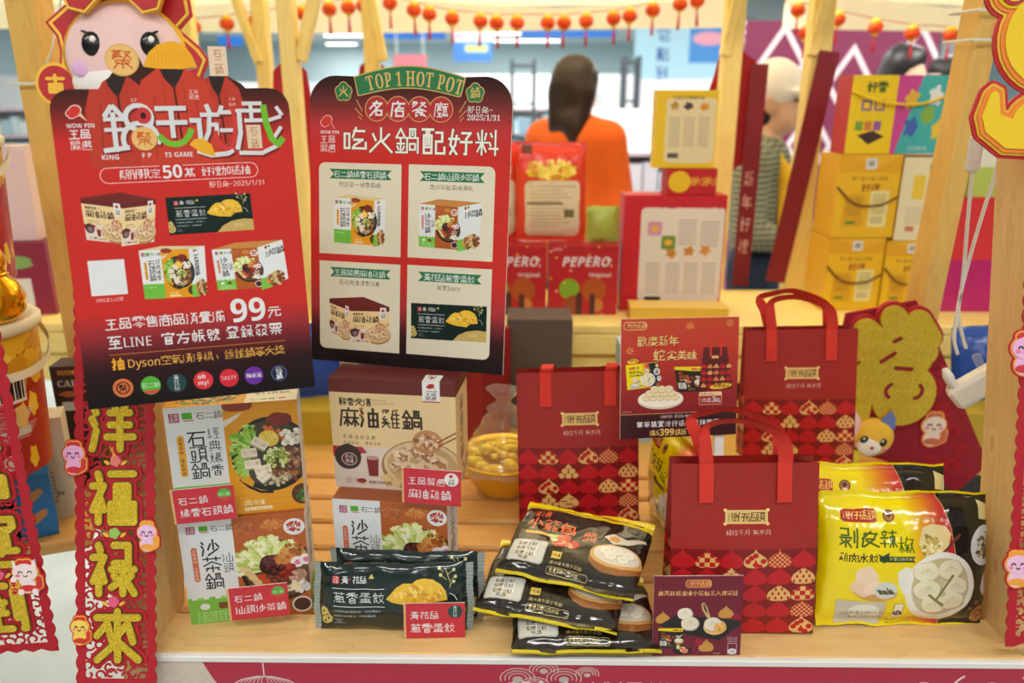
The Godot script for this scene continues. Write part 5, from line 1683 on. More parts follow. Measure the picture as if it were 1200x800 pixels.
func art_fascia(S: Sheet) -> void:
	var c := rgb(178, 40, 66)
	S.rect(0, 0, 300, 40, c)
	S.poly([Vector2(0, 0), Vector2(17, 0), Vector2(20, 7), Vector2(24, 14), Vector2(30, 22), Vector2(36, 40), Vector2(0, 40)], rgb(206, 190, 176))
	for row in 9:
		for col in 10:
			for k in [2.0, 1.4, 0.8]: S.arc(Vector2(col * 4.0 + (2.0 if row % 2 else 0.0) - 2, row * 2.0 + 3), k, PI, TAU, 0.12, rgb(222, 206, 192))
	S.poly([Vector2(17, 0), Vector2(20, 7), Vector2(24, 14), Vector2(30, 22), Vector2(36, 40), Vector2(70, 40), Vector2(70, 0)], c)
	S.line(Vector2(38, 0), Vector2(38, 6), 0.4, rgb(226, 206, 200))
	for i in 7: S.arc(Vector2(38, 13), 1.5 + i * 1.8, PI * 1.02, TAU * 0.99, 0.35, rgb(214, 196, 188), 7)
	S.arc(Vector2(38, 13), 13, 0, TAU, 0.5, rgb(214, 196, 188), 7)
	for q in [[126, 6, 6], [135, 2.5, 5], [142, 6, 6], [132, 9, 5], [150, 4, 4]]:
		for k in [1.0, 0.74, 0.5]: S.arc(Vector2(q[0], q[1]), q[2] * k, PI * 0.9, TAU * 1.05, 0.45, rgb(196, 176, 166), q[2] * k * 0.7)
		S.ell(q[0], q[1] + 0.4, q[2] * 0.3, q[2] * 0.22, rgb(190, 174, 168))
	S.text("新年好禮福袋", 122, 7.2, 9, rgb(226, 210, 206), {"w": 0.12})
	S.text("Good", 236, 5.6, 11, rgb(232, 216, 214), {"font": "sb"})
	S.arc(Vector2(283, 10), 7.5, 2.2, 4.2, 0.9, rgb(226, 206, 204))
	S.ell(289, 12, 6, 6, rgb(232, 216, 214))
	S.arc(Vector2(295, 10), 7.5, -1.0, 1.0, 0.9, rgb(226, 206, 204))

# ---------------------------------------------------------------- the pine counter
func counter() -> void:
	M.pine = wood_mat(rgb(232, 194, 132), rgb(206, 158, 94), 3, 5.0)
	M.pine2 = wood_mat(rgb(226, 172, 96), rgb(200, 138, 66), 8, 6.0)
	M.pine3 = wood_mat(rgb(232, 188, 100), rgb(206, 154, 70), 14, 4.0)
	M.cap = mat(rgb(226, 206, 170), 0.5)
	var t := thing("market_stall", "pine market stall counter with a slatted top and leaning end legs", "stall")
	part("counter_board", bevel_box(Vector3(1.09, 0.022, 0.079), 0.003, 0.5), M.pine, t, Vector3(0.078, 0.739, -0.8275))
	for i in 6:
		part("slat", bevel_box(Vector3(1.10, 0.018, 0.068), 0.004, 0.5), M.pine2, t, Vector3(0.075, 0.741, -0.907 - i * 0.078))
	for i in 6:
		for x in [-0.262, 0.16]:
			part("screw_cap", lathe([Vector2(0.0055, -0.001), Vector2(0.0055, 0.001), Vector2(0.003, 0.0022), Vector2(0, 0.0024)], 12), M.cap, t, Vector3(x + 0.012 * (i % 2), 0.7505, -0.907 - i * 0.078))
	for x in [-0.42, 0.08, 0.57]: part("joist", bevel_box(Vector3(0.04, 0.05, 0.56), 0.003), M.pine3, t, Vector3(x, 0.703, -1.075))
	for s in [[-0.479, 1], [0.634, -1]]:
		var leg := part("leg", bevel_box(Vector3(0.045, 1.42, 0.085), 0.003, 0.6), M.pine, t, Vector3(s[0], 0.69, -0.833), Vector3(-13, 0, 0))
	for s in [[-0.834, 0.058, 0.0], [0.752, 0.044, -2.6]]:
		part("post", bevel_box(Vector3(s[1], 2.2, 0.05), 0.004, 0.6), M.pine3, t, Vector3(s[0], 1.1, -1.40), Vector3(0, 12 if s[0] > 0 else -8, s[2]))
	part("top_rail", bevel_box(Vector3(1.75, 0.05, 0.05), 0.003), M.pine2, t, Vector3(-0.04, 2.02, -1.34))
	part("back_rail", bevel_box(Vector3(1.62, 0.06, 0.024), 0.003), M.pine2, t, Vector3(-0.04, 0.70, -1.372))
	part("rear_board", bevel_box(Vector3(1.9, 0.018, 0.36), 0.003), M.pine3, t, Vector3(0.0, 0.70, -1.57))
	# cable ties and knots in the right post
	var S := Sheet.new(self, 300, 40, 8, Color.BLACK)
	art_fascia(S)
	var f := printed(S, 1600, 213, 0.4)
	var panel := carton_mesh(1.07, 0.142, 0.006)
	M.card_white = mat(rgb(232, 228, 224), 0.5)
	part("fascia_panel", panel, [f, M.card_white, M.card_white, M.card_white, M.card_white, M.card_white], t, Vector3(0.083, 0.601, -0.784))
	part("fascia_edge", bevel_box(Vector3(1.075, 0.0085, 0.008), 0.001), M.card_white, t, Vector3(0.083, 0.7472, -0.783))

# ---------------------------------------------------------------- posters and price cards
func posters() -> void:
	M.foam = mat(rgb(226, 220, 214), 0.7)
	var S := Sheet.new(self, 100, 163, 15, Color.BLACK)
	art_game_poster(S)
	var m := printed(S, 900, 1467, 0.6)
	var w := 0.227
	var k := w / 100.0
	var o := PackedVector2Array()
	var add := func(x: float, y: float): o.append(Vector2((x - 50) * k, (70.5 - y) * k))
	add.call(0, 141)
	add.call(100, 141)
	for i in 7:
		var a := i / 6.0 * PI / 2
		add.call(100 - 9 + 9 * cos(a), 9 - 9 * sin(a))
	for p in [[81.5, 0], [79.5, -2.2], [76, -4.2], [74.6, -5.2], [74.6, -18.4], [66.8, -18.4], [66.8, -5.6], [64, -4.2], [60.5, -6], [57, -8.2], [61.6, -9.4], [60, -14.5], [57, -19], [52, -20.6], [46, -19], [42, -15.5], [39.4, -9.6]]: add.call(p[0], p[1])
	for i in 12:
		var a := 0.42 + i / 11.0 * 3.6
		add.call(31 + 7.0 * cos(a), -12.4 - 7.0 * sin(a))
	for p in [[25, -5], [22, -3], [20.2, 0]]: add.call(p[0], p[1])
	for i in 7:
		var a := PI / 2 + i / 6.0 * PI / 2
		add.call(9 + 9 * cos(a), 9 - 9 * sin(a))
	m.metallic_specular = 0.3
	var t := thing("poster", "red hot-pot prize poster with three faceless jackets rising above its top", "poster", Vector3(-0.346, 1.256, -0.789), Vector3(-10.8, 16.1, 0.6))
	part("board", slab(o, 0.004, Rect2(-50 * k, -70.5 * k, 100 * k, 163 * k)), [m, M.foam], t, Vector3(0, 0, -0.004))
	part("bracket", bevel_box(Vector3(0.03, 0.03, 0.12), 0.003), M.pine3, t, Vector3(-0.075, 0.01, -0.064))
	S = Sheet.new(self, 100, 144, 15, Color.BLACK)
	art_hotpot_poster(S)
	m = printed(S, 1000, 1440, 0.6)
	w = 0.269
	k = w / 100.0
	o = PackedVector2Array()
	add = func(x: float, y: float): o.append(Vector2((x - 50) * k, (69.5 - y) * k))
	add.call(0, 139)
	add.call(100, 139)
	for i in 8:
		var a := i / 7.0 * PI / 2
		add.call(100 - 13 + 13 * cos(a), 13 - 13 * sin(a))
	for i in 17: add.call(77.4 - i * 54.8 / 16.0, 0.3 - 5.0 * sin(PI * i / 16.0))
	for i in 8:
		var a := PI / 2 + i / 7.0 * PI / 2
		add.call(13 + 13 * cos(a), 13 - 13 * sin(a))
	m.metallic_specular = 0.3
	t = thing("poster", "red poster with a green ribbon heading and four product panels", "poster", Vector3(-0.149, 1.246, -0.996), Vector3(-7.4, -11.0, -0.7))
	part("board", slab(o, 0.004, Rect2(-50 * k, -69.5 * k, 100 * k, 144 * k)), [m, M.foam], t, Vector3(0, 0, -0.004))
	part("stand", bevel_box(Vector3(0.10, 0.03, 0.012), 0.002), M.foam, t, Vector3(-0.02, -0.170, -0.012))

func tag_card(a: String, b: String, kind: int, w: float, at: Vector3, turn: Vector3, label: String) -> void:
	var S := Sheet.new(self, 100, 64, 8, Color.BLACK)
	tag_art(S, a, b, kind)
	var m := printed(S, 400, 256, 0.5)
	var t := thing("price_card", label, "sign", at, turn, "pink product cards")
	part("card", carton_mesh(w, w * 0.64, 0.0012), [m, M.card_white, M.pine3, M.pine3, M.card_white, M.card_white], t, Vector3(0, -w * 0.32, 0))

# ---------------------------------------------------------------- cartons on the left and in the middle
func left_cartons() -> void:
	var S := Sheet.new(self, 100, 98, 11, Color.BLACK)
	art_stone(S)
	var stone := printed(S, 768, 753, 0.38)
	S = Sheet.new(self, 100, 60, 8, Color.BLACK)
	art_stone_top(S)
	var stone_top := printed(S, 512, 307, 0.38)
	S = Sheet.new(self, 100, 97, 11, Color.BLACK)
	art_shacha(S)
	var sha := printed(S, 768, 745, 0.38)
	S = Sheet.new(self, 40, 97, 10, WHITE)
	S.text("沙茶鍋", 12, 8, 16, INK, {"vert": true, "w": 0.1})
	S.rect(0, 72, 40, 25, rgb(122, 188, 70))
	var side := printed(S, 200, 485, 0.4)
	S = Sheet.new(self, 100, 93, 11, Color.BLACK)
	art_maoyou(S)
	var mao := printed(S, 768, 714, 0.4)
	S = Sheet.new(self, 45, 93, 10, rgb(226, 190, 136))
	S.rect(0, 0, 45, 11.5, rgb(104, 36, 34))
	S.text("麻油雞鍋", 15, 18, 13, rgb(52, 34, 26), {"vert": true, "w": 0.12})
	pile(S, 22, 82, 18, 8, [rgb(206, 150, 90), rgb(150, 96, 60), rgb(232, 206, 170)], 30, 4, rng_of(5))
	var mao_side := printed(S, 225, 465, 0.4)
	var brown := mat(rgb(150, 76, 40), 0.45)
	var white := mat(rgb(226, 226, 226), 0.45)
	var maroon := mat(rgb(104, 36, 34), 0.4)
	# lower and upper box of the left stack
	var yaw := 10.0
	var b := Basis.from_euler(Vector3(0, deg_to_rad(yaw), 0))
	var t := thing("hot_pot_carton", "white and brown hot-pot carton at the bottom of the left stack", "box", Vector3(-0.352, 0.750, -0.854) - b.z * 0.035, Vector3(0, yaw, 0))
	part("carton", carton_mesh(0.154, 0.152, 0.07), [sha, white, side, white, brown, white], t)
	yaw = 13.0
	b = Basis.from_euler(Vector3(0, deg_to_rad(yaw), 0))
	t = thing("hot_pot_carton", "white and orange hot-pot carton with a bowl, topmost of the left stack", "box", Vector3(-0.3515, 0.9022, -0.859) - b.z * 0.03, Vector3(0, yaw, -0.4))
	part("carton", carton_mesh(0.154, 0.150, 0.06), [stone, white, white, white, stone_top, white], t)
	# middle stack
	yaw = -5.5
	b = Basis.from_euler(Vector3(0, deg_to_rad(yaw), 0))
	t = thing("hot_pot_carton", "white and brown hot-pot carton under the beige carton, behind the green packs", "box", Vector3(-0.172, 0.750, -0.892) - b.z * 0.037, Vector3(0, yaw, 0))
	part("carton", carton_mesh(0.154, 0.152, 0.07), [sha, white, side, white, brown, white], t)
	t = thing("hot_pot_carton", "beige sesame chicken hot-pot carton with a maroon lid", "box", Vector3(-0.1665, 0.9022, -0.925) - b.z * 0.04, Vector3(0, yaw - 1.0, 0))
	part("carton", carton_mesh(0.168, 0.157, 0.08), [mao, maroon, mao_side, mao_side, maroon, maroon], t)
	S = Sheet.new(self, 16, 40, 14, rgb(238, 236, 232))
	S.rect(0, 38.6, 16, 1.4, rgb(190, 40, 50))
	maker_mark(S, 7, 6.0, 2.6, rgb(186, 34, 40), rgb(196, 146, 100))
	maker_mark(S, 7.4, 19.0, 4.6, rgb(186, 34, 40), rgb(196, 146, 100))
	S.latin("WOW PIN", 3.4, 24.4, 2.0, INK)
	S.text("王品", 2.6, 27, 5, INK, {"w": 0.1})
	S.text("嚴選", 2.6, 32.6, 5, INK, {"w": 0.1})
	S.text("四王", 2.6, 0.6, 4.4, INK)
	S.rect(0, 12.6, 16, 0.3, rgb(200, 196, 190))
	var lab := printed(S, 224, 560, 0.4)
	var lm := st_new()
	quad(lm, Vector3(0.041, 0.129, 0.0405), Vector3(0.064, 0.129, 0.0405), Vector3(0.064, 0.1576, 0.0405), Vector3(0.041, 0.1576, 0.0405), Rect2(0, 0.31, 1, 0.69))
	quad(lm, Vector3(0.041, 0.1576, 0.0405), Vector3(0.064, 0.1576, 0.0405), Vector3(0.064, 0.1576, 0.016), Vector3(0.041, 0.1576, 0.016), Rect2(0, 0, 1, 0.31))
	var seal := part("seal_label", lm.commit(), lab, t)
	seal.set_meta("label", "white paper seal with a red maker's mark")
	# cards
	tag_card("石二鍋", "爆香石頭鍋", 0, 0.073, Vector3(-0.3865, 0.931, -0.832), Vector3(1.0, 12.6, 0.4), "pink card standing on the lower left carton before the orange box")
	tag_card("石二鍋", "汕頭沙茶鍋", 0, 0.074, Vector3(-0.333, 0.793, -0.8315), Vector3(0, 11.0, 0), "pink card at the lower right corner of the bottom left carton")
	tag_card("王品嚴選", "麻油雞鍋", 1, 0.077, Vector3(-0.1135, 0.932, -0.878), Vector3(-1.0, -6.6, -1.0), "pink card hanging from the beige sesame chicken carton")
	tag_card("青花驕", "蔥香蛋餃", 2, 0.077, Vector3(-0.108, 0.7756, -0.820), Vector3(-4.0, 3.0, -0.6), "pink card standing on the counter against the green pack")

# ---------------------------------------------------------------- packs, pouches and gift bags in the middle
func film(sheet: Sheet, w: int, h: int) -> StandardMaterial3D:
	var m := printed(sheet, w, h, 0.16)
	m.clearcoat_enabled = true
	m.clearcoat = 0.5
	m.clearcoat_roughness = 0.12
	return m

func centre_goods() -> void:
	# green egg-dumpling packs
	var S := Sheet.new(self, 112, 50, 10, rgb(20, 36, 33))
	S.rect(0, 0, 112, 50, rgb(20, 36, 33))
	S.xf = Transform2D(0, Vector2(6, 4))
	art_egg(S)
	S.xf = Transform2D.IDENTITY
	S.rect(0, 0, 4.6, 50, rgb(150, 158, 152))
	S.rect(107.4, 0, 5, 50, rgb(150, 158, 152))
	for i in 22:
		S.rect(0, i * 2.3, 4.6, 0.5, rgb(120, 130, 124))
		S.rect(107.4, i * 2.3, 5, 0.5, rgb(120, 130, 124))
	var green := film(S, 1024, 457)
	var back := mat(rgb(24, 40, 37), 0.25)
	var pk := pouch(0.206, 0.090, 0.030, 4, "x", 0.010, 0.16, 60, 26)
	for i in 2:
		var t := thing("egg_dumpling_pack", ["dark green egg dumpling pack lying upright at the front, partly behind its pink card", "dark green egg dumpling pack half hidden behind the front one"][i], "pack", [Vector3(-0.162, 0.7515, -0.836), Vector3(-0.150, 0.7515, -0.866)][i], [Vector3(-9, 0, 0.3), Vector3(-7, -1.5, -0.5)][i], "green egg dumpling packs")
		part("film_bag", pk, [green, back], t)
	# black soup-dumpling pouches in a slumped stack
	S = Sheet.new(self, 100, 76, 10, Color.BLACK)
	art_black(S)
	var black := film(S, 900, 684)
	M.pouch_back = mat(rgb(32, 27, 16), 0.25)
	M.pouch_edge = mat(rgb(206, 186, 30), 0.3)
	var pm := pouch(0.186, 0.140, 0.030, 9, "y", 0.008, 0.28, 44, 36)
	var spec := [
		[Vector3(0.080, 0.7680, -0.848), Vector3(-87, 1.0, 0), "black soup dumpling pouch at the bottom of the stack"],
		[Vector3(0.046, 0.7965, -0.872), Vector3(-83, -14, 0), "black soup dumpling pouch in the middle of the stack"],
		[Vector3(0.077, 0.8315, -0.902), Vector3(-79, -20, 0), "black soup dumpling pouch with orange lettering on top of the stack"],
		[Vector3(0.098, 0.7670, -1.066), Vector3(-90, -2, 0), "black soup dumpling pouch lying flat under the left gift bag"]]
	for s in spec:
		var t := thing("soup_dumpling_pouch", s[2], "pouch", s[0], s[1], "black soup dumpling pouches")
		part("film_bag", pm, [black, M.pouch_back], t, Vector3(0, -0.07, 0))
		var hem := []
		var n := FastNoiseLite.new()
		n.seed = 31 + int(s[0].y * 1000)
		for i in 19: hem.append(Vector3(-0.091 + i * 0.0101, -0.0705 + n.get_noise_1d(i * 9.0) * 0.002, n.get_noise_1d(i * 14.0 + 50) * 0.005))
		part("yellow_hem", ribbon(hem, Vector3(0, 0.0045, 0.001), 0.0012), M.pouch_edge, t)
	# gift bags
	S = Sheet.new(self, 100, 136, 9, Color.BLACK)
	art_bag(S)
	M.bag_front = printed(S, 720, 979, 0.38)
	S = Sheet.new(self, 50, 136, 7, Color.BLACK)
	art_bag_side(S)
	M.bag_side = printed(S, 256, 696, 0.38)
	M.bag_in = mat(rgb(206, 196, 186), 0.7)
	M.strap = mat(rgb(236, 58, 44), 0.75)
	M.strap.normal_enabled = true
	M.strap.normal_texture = normal_tex(0.3, 5.0, 128, 2, 4)
	M.strap.uv1_scale = Vector3(2, 2, 2)
	gift_bag(Vector3(0.283, 0.7505, -0.832), Vector3(0, -2.0, 2.0), 0, "red dumpling gift bag with raised handles at the front of the counter", 0.181, 0.227)
	gift_bag(Vector3(0.090, 0.7835, -1.046), Vector3(0, 1.0, 1.4), 1, "red dumpling gift bag with folded handles, left of the others", 0.183, 0.236)
	gift_bag(Vector3(0.471, 0.8035, -1.190), Vector3(0, -6.0, 3.0), 0, "red dumpling gift bag at the back, before the glitter ornament", 0.181, 0.240)
	# promotion card and its stand
	S = Sheet.new(self, 100, 100, 10, Color.BLACK)
	art_promo(S)
	var pm2 := printed(S, 800, 800, 0.4)
	var pr := thing("promotion_sign", "square red New Year promotion sign between the gift bags", "sign", Vector3(0.219, 1.037, -1.000), Vector3(-10.0, 9.0, -1.0))
	part("card", carton_mesh(0.168, 0.166, 0.0025), [pm2, M.card_white, M.card_white, M.card_white, M.card_white, M.card_white], pr, Vector3(0, -0.083, 0))
	part("stand", bevel_box(Vector3(0.014, 0.28, 0.006), 0.001), M.card_white, pr, Vector3(0.062, -0.148, -0.0062))
	S = Sheet.new(self, 100, 95, 9, Color.BLACK)
	art_card(S)
	var cm := printed(S, 640, 608, 0.42)
	var cd := thing("product_card", "dark red product card with soup dumplings leaning on the front gift bag", "sign", Vector3(0.2165, 0.7515, -0.7895), Vector3(-8.0, 1.1, 0.2))
	part("card", carton_mesh(0.108, 0.104, 0.0014), [cm, M.card_white, M.card_white, M.card_white, M.card_white, M.card_white], cd)
	part("hole", lathe([Vector2(0.0012, 0.0), Vector2(0.0012, 0.0004), Vector2(0, 0.0004)], 10), mat(rgb(20, 16, 18), 0.8), cd, Vector3(-0.0435, 0.0935, 0.0007), Vector3(90, 0, 0))
	# gold ingot in clear wrap
	var gold := mat(rgb(240, 196, 44), 0.24, 0.45)
	var ing := thing("gold_ingot_dish", "gold ingot-shaped sweet dish in clear wrap beside the left gift bag", "dish", Vector3(-0.030, 0.7505, -1.207))
	var prof := [Vector2(0, 0.0), Vector2(0.034, 0.0), Vector2(0.05, 0.014), Vector2(0.068, 0.046), Vector2(0.078, 0.068), Vector2(0.082, 0.070), Vector2(0.080, 0.074), Vector2(0.072, 0.066), Vector2(0.045, 0.022), Vector2(0, 0.018)]
	part("dish", lathe(prof, 40), gold, ing)
	var r := rng_of(17)
	var st := st_new()
	st.set_smooth_group(0)
	for i in 70:
		var a := r.randf() * TAU
		var d := sqrt(r.randf()) * 0.056
		var s := r.randf_range(0.006, 0.011)
		ball_into(st, Vector3(s * 1.3, s * 0.8, s), Vector3(cos(a) * d, 0.058 + 0.030 * (1 - d / 0.056) + r.randf() * 0.006, sin(a) * d), 8)
	st.generate_normals()
	var sw := part("foil_sweets", st.commit(), mat(rgb(244, 212, 40), 0.25, 0.3), ing)
	sw.set_meta("kind", "stuff")
	var clear := StandardMaterial3D.new()
	clear.albedo_color = Color(0.95, 0.96, 0.97, 0.10)
	clear.transparency = BaseMaterial3D.TRANSPARENCY_ALPHA
	clear.roughness = 0.06
	M.clear = clear
	var wp := []
	for i in 14: wp.append(Vector2(lerpf(0.086, 0.012, pow(i / 13.0, 0.8)) + 0.004 * sin(i * 2.4), 0.062 + i * 0.0085))
	wp.append(Vector2(0.03, 0.188))
	part("clear_wrap", crumple(lathe(wp, 36), 0.007, 5), clear, ing)

# pushes each vertex about by noise, for wraps and cloth
func crumple(m: ArrayMesh, amount: float, seed_: int) -> ArrayMesh:
	var n := FastNoiseLite.new()
	n.seed = seed_
	n.frequency = 26.0
	var st := st_new()
	var a := m.surface_get_arrays(0)
	var v: PackedVector3Array = a[Mesh.ARRAY_VERTEX]
	var ix = a[Mesh.ARRAY_INDEX]
	var idx: PackedInt32Array = ix if ix != null else PackedInt32Array(range(v.size()))
	st.set_smooth_group(0)
	for i in idx:
		var p := v[i]
		st.set_uv(Vector2(p.x, p.y))
		st.add_vertex(p + Vector3(n.get_noise_3dv(p), n.get_noise_3dv(p + Vector3.ONE * 9), n.get_noise_3dv(p + Vector3.ONE * 19)) * amount)
	st.generate_normals()
	return st.commit()

func gift_bag(at: Vector3, turn: Vector3, folded: int, label: String, w: float, h: float) -> void:
	var t := thing("gift_bag", label, "bag", at, turn, "red dumpling gift bags")
	var d := 0.075
	var x := w / 2
	# front panel bows out a little and narrows towards the closed top
	var front := st_new()
	var n := 10
	front.set_smooth_group(0)
	var P := func(u: float, v: float, s: float) -> Vector3:
		var xx := (u - 0.5) * w * (1.0 - 0.012 * v)
		var depth := lerpf(d, d * 0.30, v) * (1.0 + 0.06 * sin(v * 4.0))
		var z := -d / 2 + s * depth / 2 + s * 0.004 * sin(PI * u) * sin(PI * minf(v * 1.3, 1.0))
		return Vector3(xx, v * h, z)
	for s in [1.0, -1.0]:
		var st := st_new()
		st.set_smooth_group(0)
		for j in n:
			for i in n:
				var q := [P.call(i / float(n), j / float(n), s), P.call((i + 1) / float(n), j / float(n), s), P.call((i + 1) / float(n), (j + 1) / float(n), s), P.call(i / float(n), (j + 1) / float(n), s)]
				var uv := [Vector2(i / float(n), 1 - j / float(n)), Vector2((i + 1) / float(n), 1 - j / float(n)), Vector2((i + 1) / float(n), 1 - (j + 1) / float(n)), Vector2(i / float(n), 1 - (j + 1) / float(n))]
				for k in ([0, 2, 1, 0, 3, 2] if s > 0 else [0, 1, 2, 0, 2, 3]):
					st.set_uv(uv[k])
					st.add_vertex(q[k])
		st.generate_normals()
		part("front_panel" if s > 0 else "back_panel", st.commit(), M.bag_front, t)
	# pleated sides: each is two strips folded inwards
	for sx in [0.0, 1.0]:
		var st := st_new()
		st.set_smooth_group(0)
		for j in n:
			for i in 2:
				var pts := []
				var uv := []
				for q in [[i, j], [i + 1, j], [i + 1, j + 1], [i, j + 1]]:
					var v: float = q[1] / float(n)
					var f: Vector3 = P.call(sx, v, 1.0)
					var b: Vector3 = P.call(sx, v, -1.0)
					var e := f.lerp(b, q[0] / 2.0)
					if q[0] == 1: e.x += (0.022 * (0.25 + v) if sx == 0.0 else -0.022 * (0.25 + v))
					pts.append(e)
					uv.append(Vector2(q[0] / 2.0, 1 - v))
				for k in ([0, 2, 1, 0, 3, 2] if sx == 1.0 else [0, 1, 2, 0, 2, 3]):
					st.set_uv(uv[k])
					st.add_vertex(pts[k])
		st.generate_normals()
		part("gusset", st.commit(), M.bag_side, t)
	part("base", bevel_box(Vector3(w - 0.004, 0.001, d - 0.004), 0.0), M.bag_in, t, Vector3(0, 0.0008, -d / 2))
	# handles: sewn band on the outside of each panel, then a loop
	for s in [1.0, -1.0]:
		var zt: float = P.call(0.5, 1.0, s).z + s * 0.0012
		var zl: float = P.call(0.5, 0.80, s).z + s * 0.0022 + s * 0.002
		var half := w * 0.262
		for sg in [-1.0, 1.0]: part("sewn_band", ribbon([Vector3(sg * half, h * 0.785, zl), Vector3(sg * half, h * 0.90, lerpf(zl, zt, 0.5)), Vector3(sg * half, h * 1.0, zt)], Vector3(0.0175, 0, 0), 0.0012), M.strap, t)
		var path := []
		if folded == 1:
			if s > 0:
				for sg in [-1.0, 1.0]:
					part("handle", ribbon(smooth_path([Vector3(sg * half, h, zt), Vector3(sg * half + 0.002, h + 0.006, zt + 0.002), Vector3(sg * half + 0.004, h + 0.009, zt - 0.006), Vector3(sg * half + 0.006, h + 0.004, zt - 0.016), Vector3(sg * half + 0.006, h - 0.03, zt - 0.02)], 4), Vector3(0.0175, 0, 0)), M.strap, t)
			continue
		var lean: float = 0.0 if s > 0 else -0.004
		var drop_x := -0.010 if s > 0 else -0.024
		path = smooth_path([Vector3(-half, h, zt), Vector3(-half + drop_x * 0.3, h + 0.026, zt + lean), Vector3(-half * 0.82 + drop_x, h + 0.047, zt + lean - 0.004), Vector3(-half * 0.3 + drop_x, h + 0.054, zt + lean - 0.006), Vector3(half * 0.35 + drop_x, h + 0.051 + (0.006 if s < 0 else 0.0), zt + lean - 0.006), Vector3(half * 0.85, h + 0.036, zt + lean - 0.002), Vector3(half, h + 0.012, zt), Vector3(half, h, zt)], 5)
		part("handle", strap_loop(path, 0.0175), M.strap, t)

# band that stays edge-on to the plane of its loop: its width runs across the bend
func strap_loop(path: Array, wide: float) -> ArrayMesh:
	var st := st_new()
	st.set_smooth_group(0)
	var L := []
	for i in path.size():
		var d: Vector3 = (path[mini(i + 1, path.size() - 1)] - path[maxi(i - 1, 0)]).normalized()
		var across := Vector3(-d.y, d.x, 0).normalized()
		if absf(across.x) < 0.001: across = Vector3(1, 0, 0)
		var tw := clampf(sin(PI * i / float(path.size() - 1)), 0, 1) * 0.9
		across = (across * cos(tw) + Vector3(0, 0, 1) * sin(tw)).normalized()
		L.append([path[i] - across * wide / 2, path[i] + across * wide / 2, d.cross(across).normalized() * 0.0006])
	for s in [1.0, -1.0]:
		for i in L.size() - 1:
			var q := [L[i][0] + L[i][2] * s, L[i][1] + L[i][2] * s, L[i + 1][1] + L[i + 1][2] * s, L[i + 1][0] + L[i + 1][2] * s]
			var uv := [Vector2(0, i * 0.2), Vector2(1, i * 0.2), Vector2(1, i * 0.2 + 0.2), Vector2(0, i * 0.2 + 0.2)]
			for k in ([0, 2, 1, 0, 3, 2] if s > 0 else [0, 1, 2, 0, 2, 3]):
				st.set_uv(uv[k])
				st.add_vertex(q[k])
	st.generate_normals()
	return st.commit()

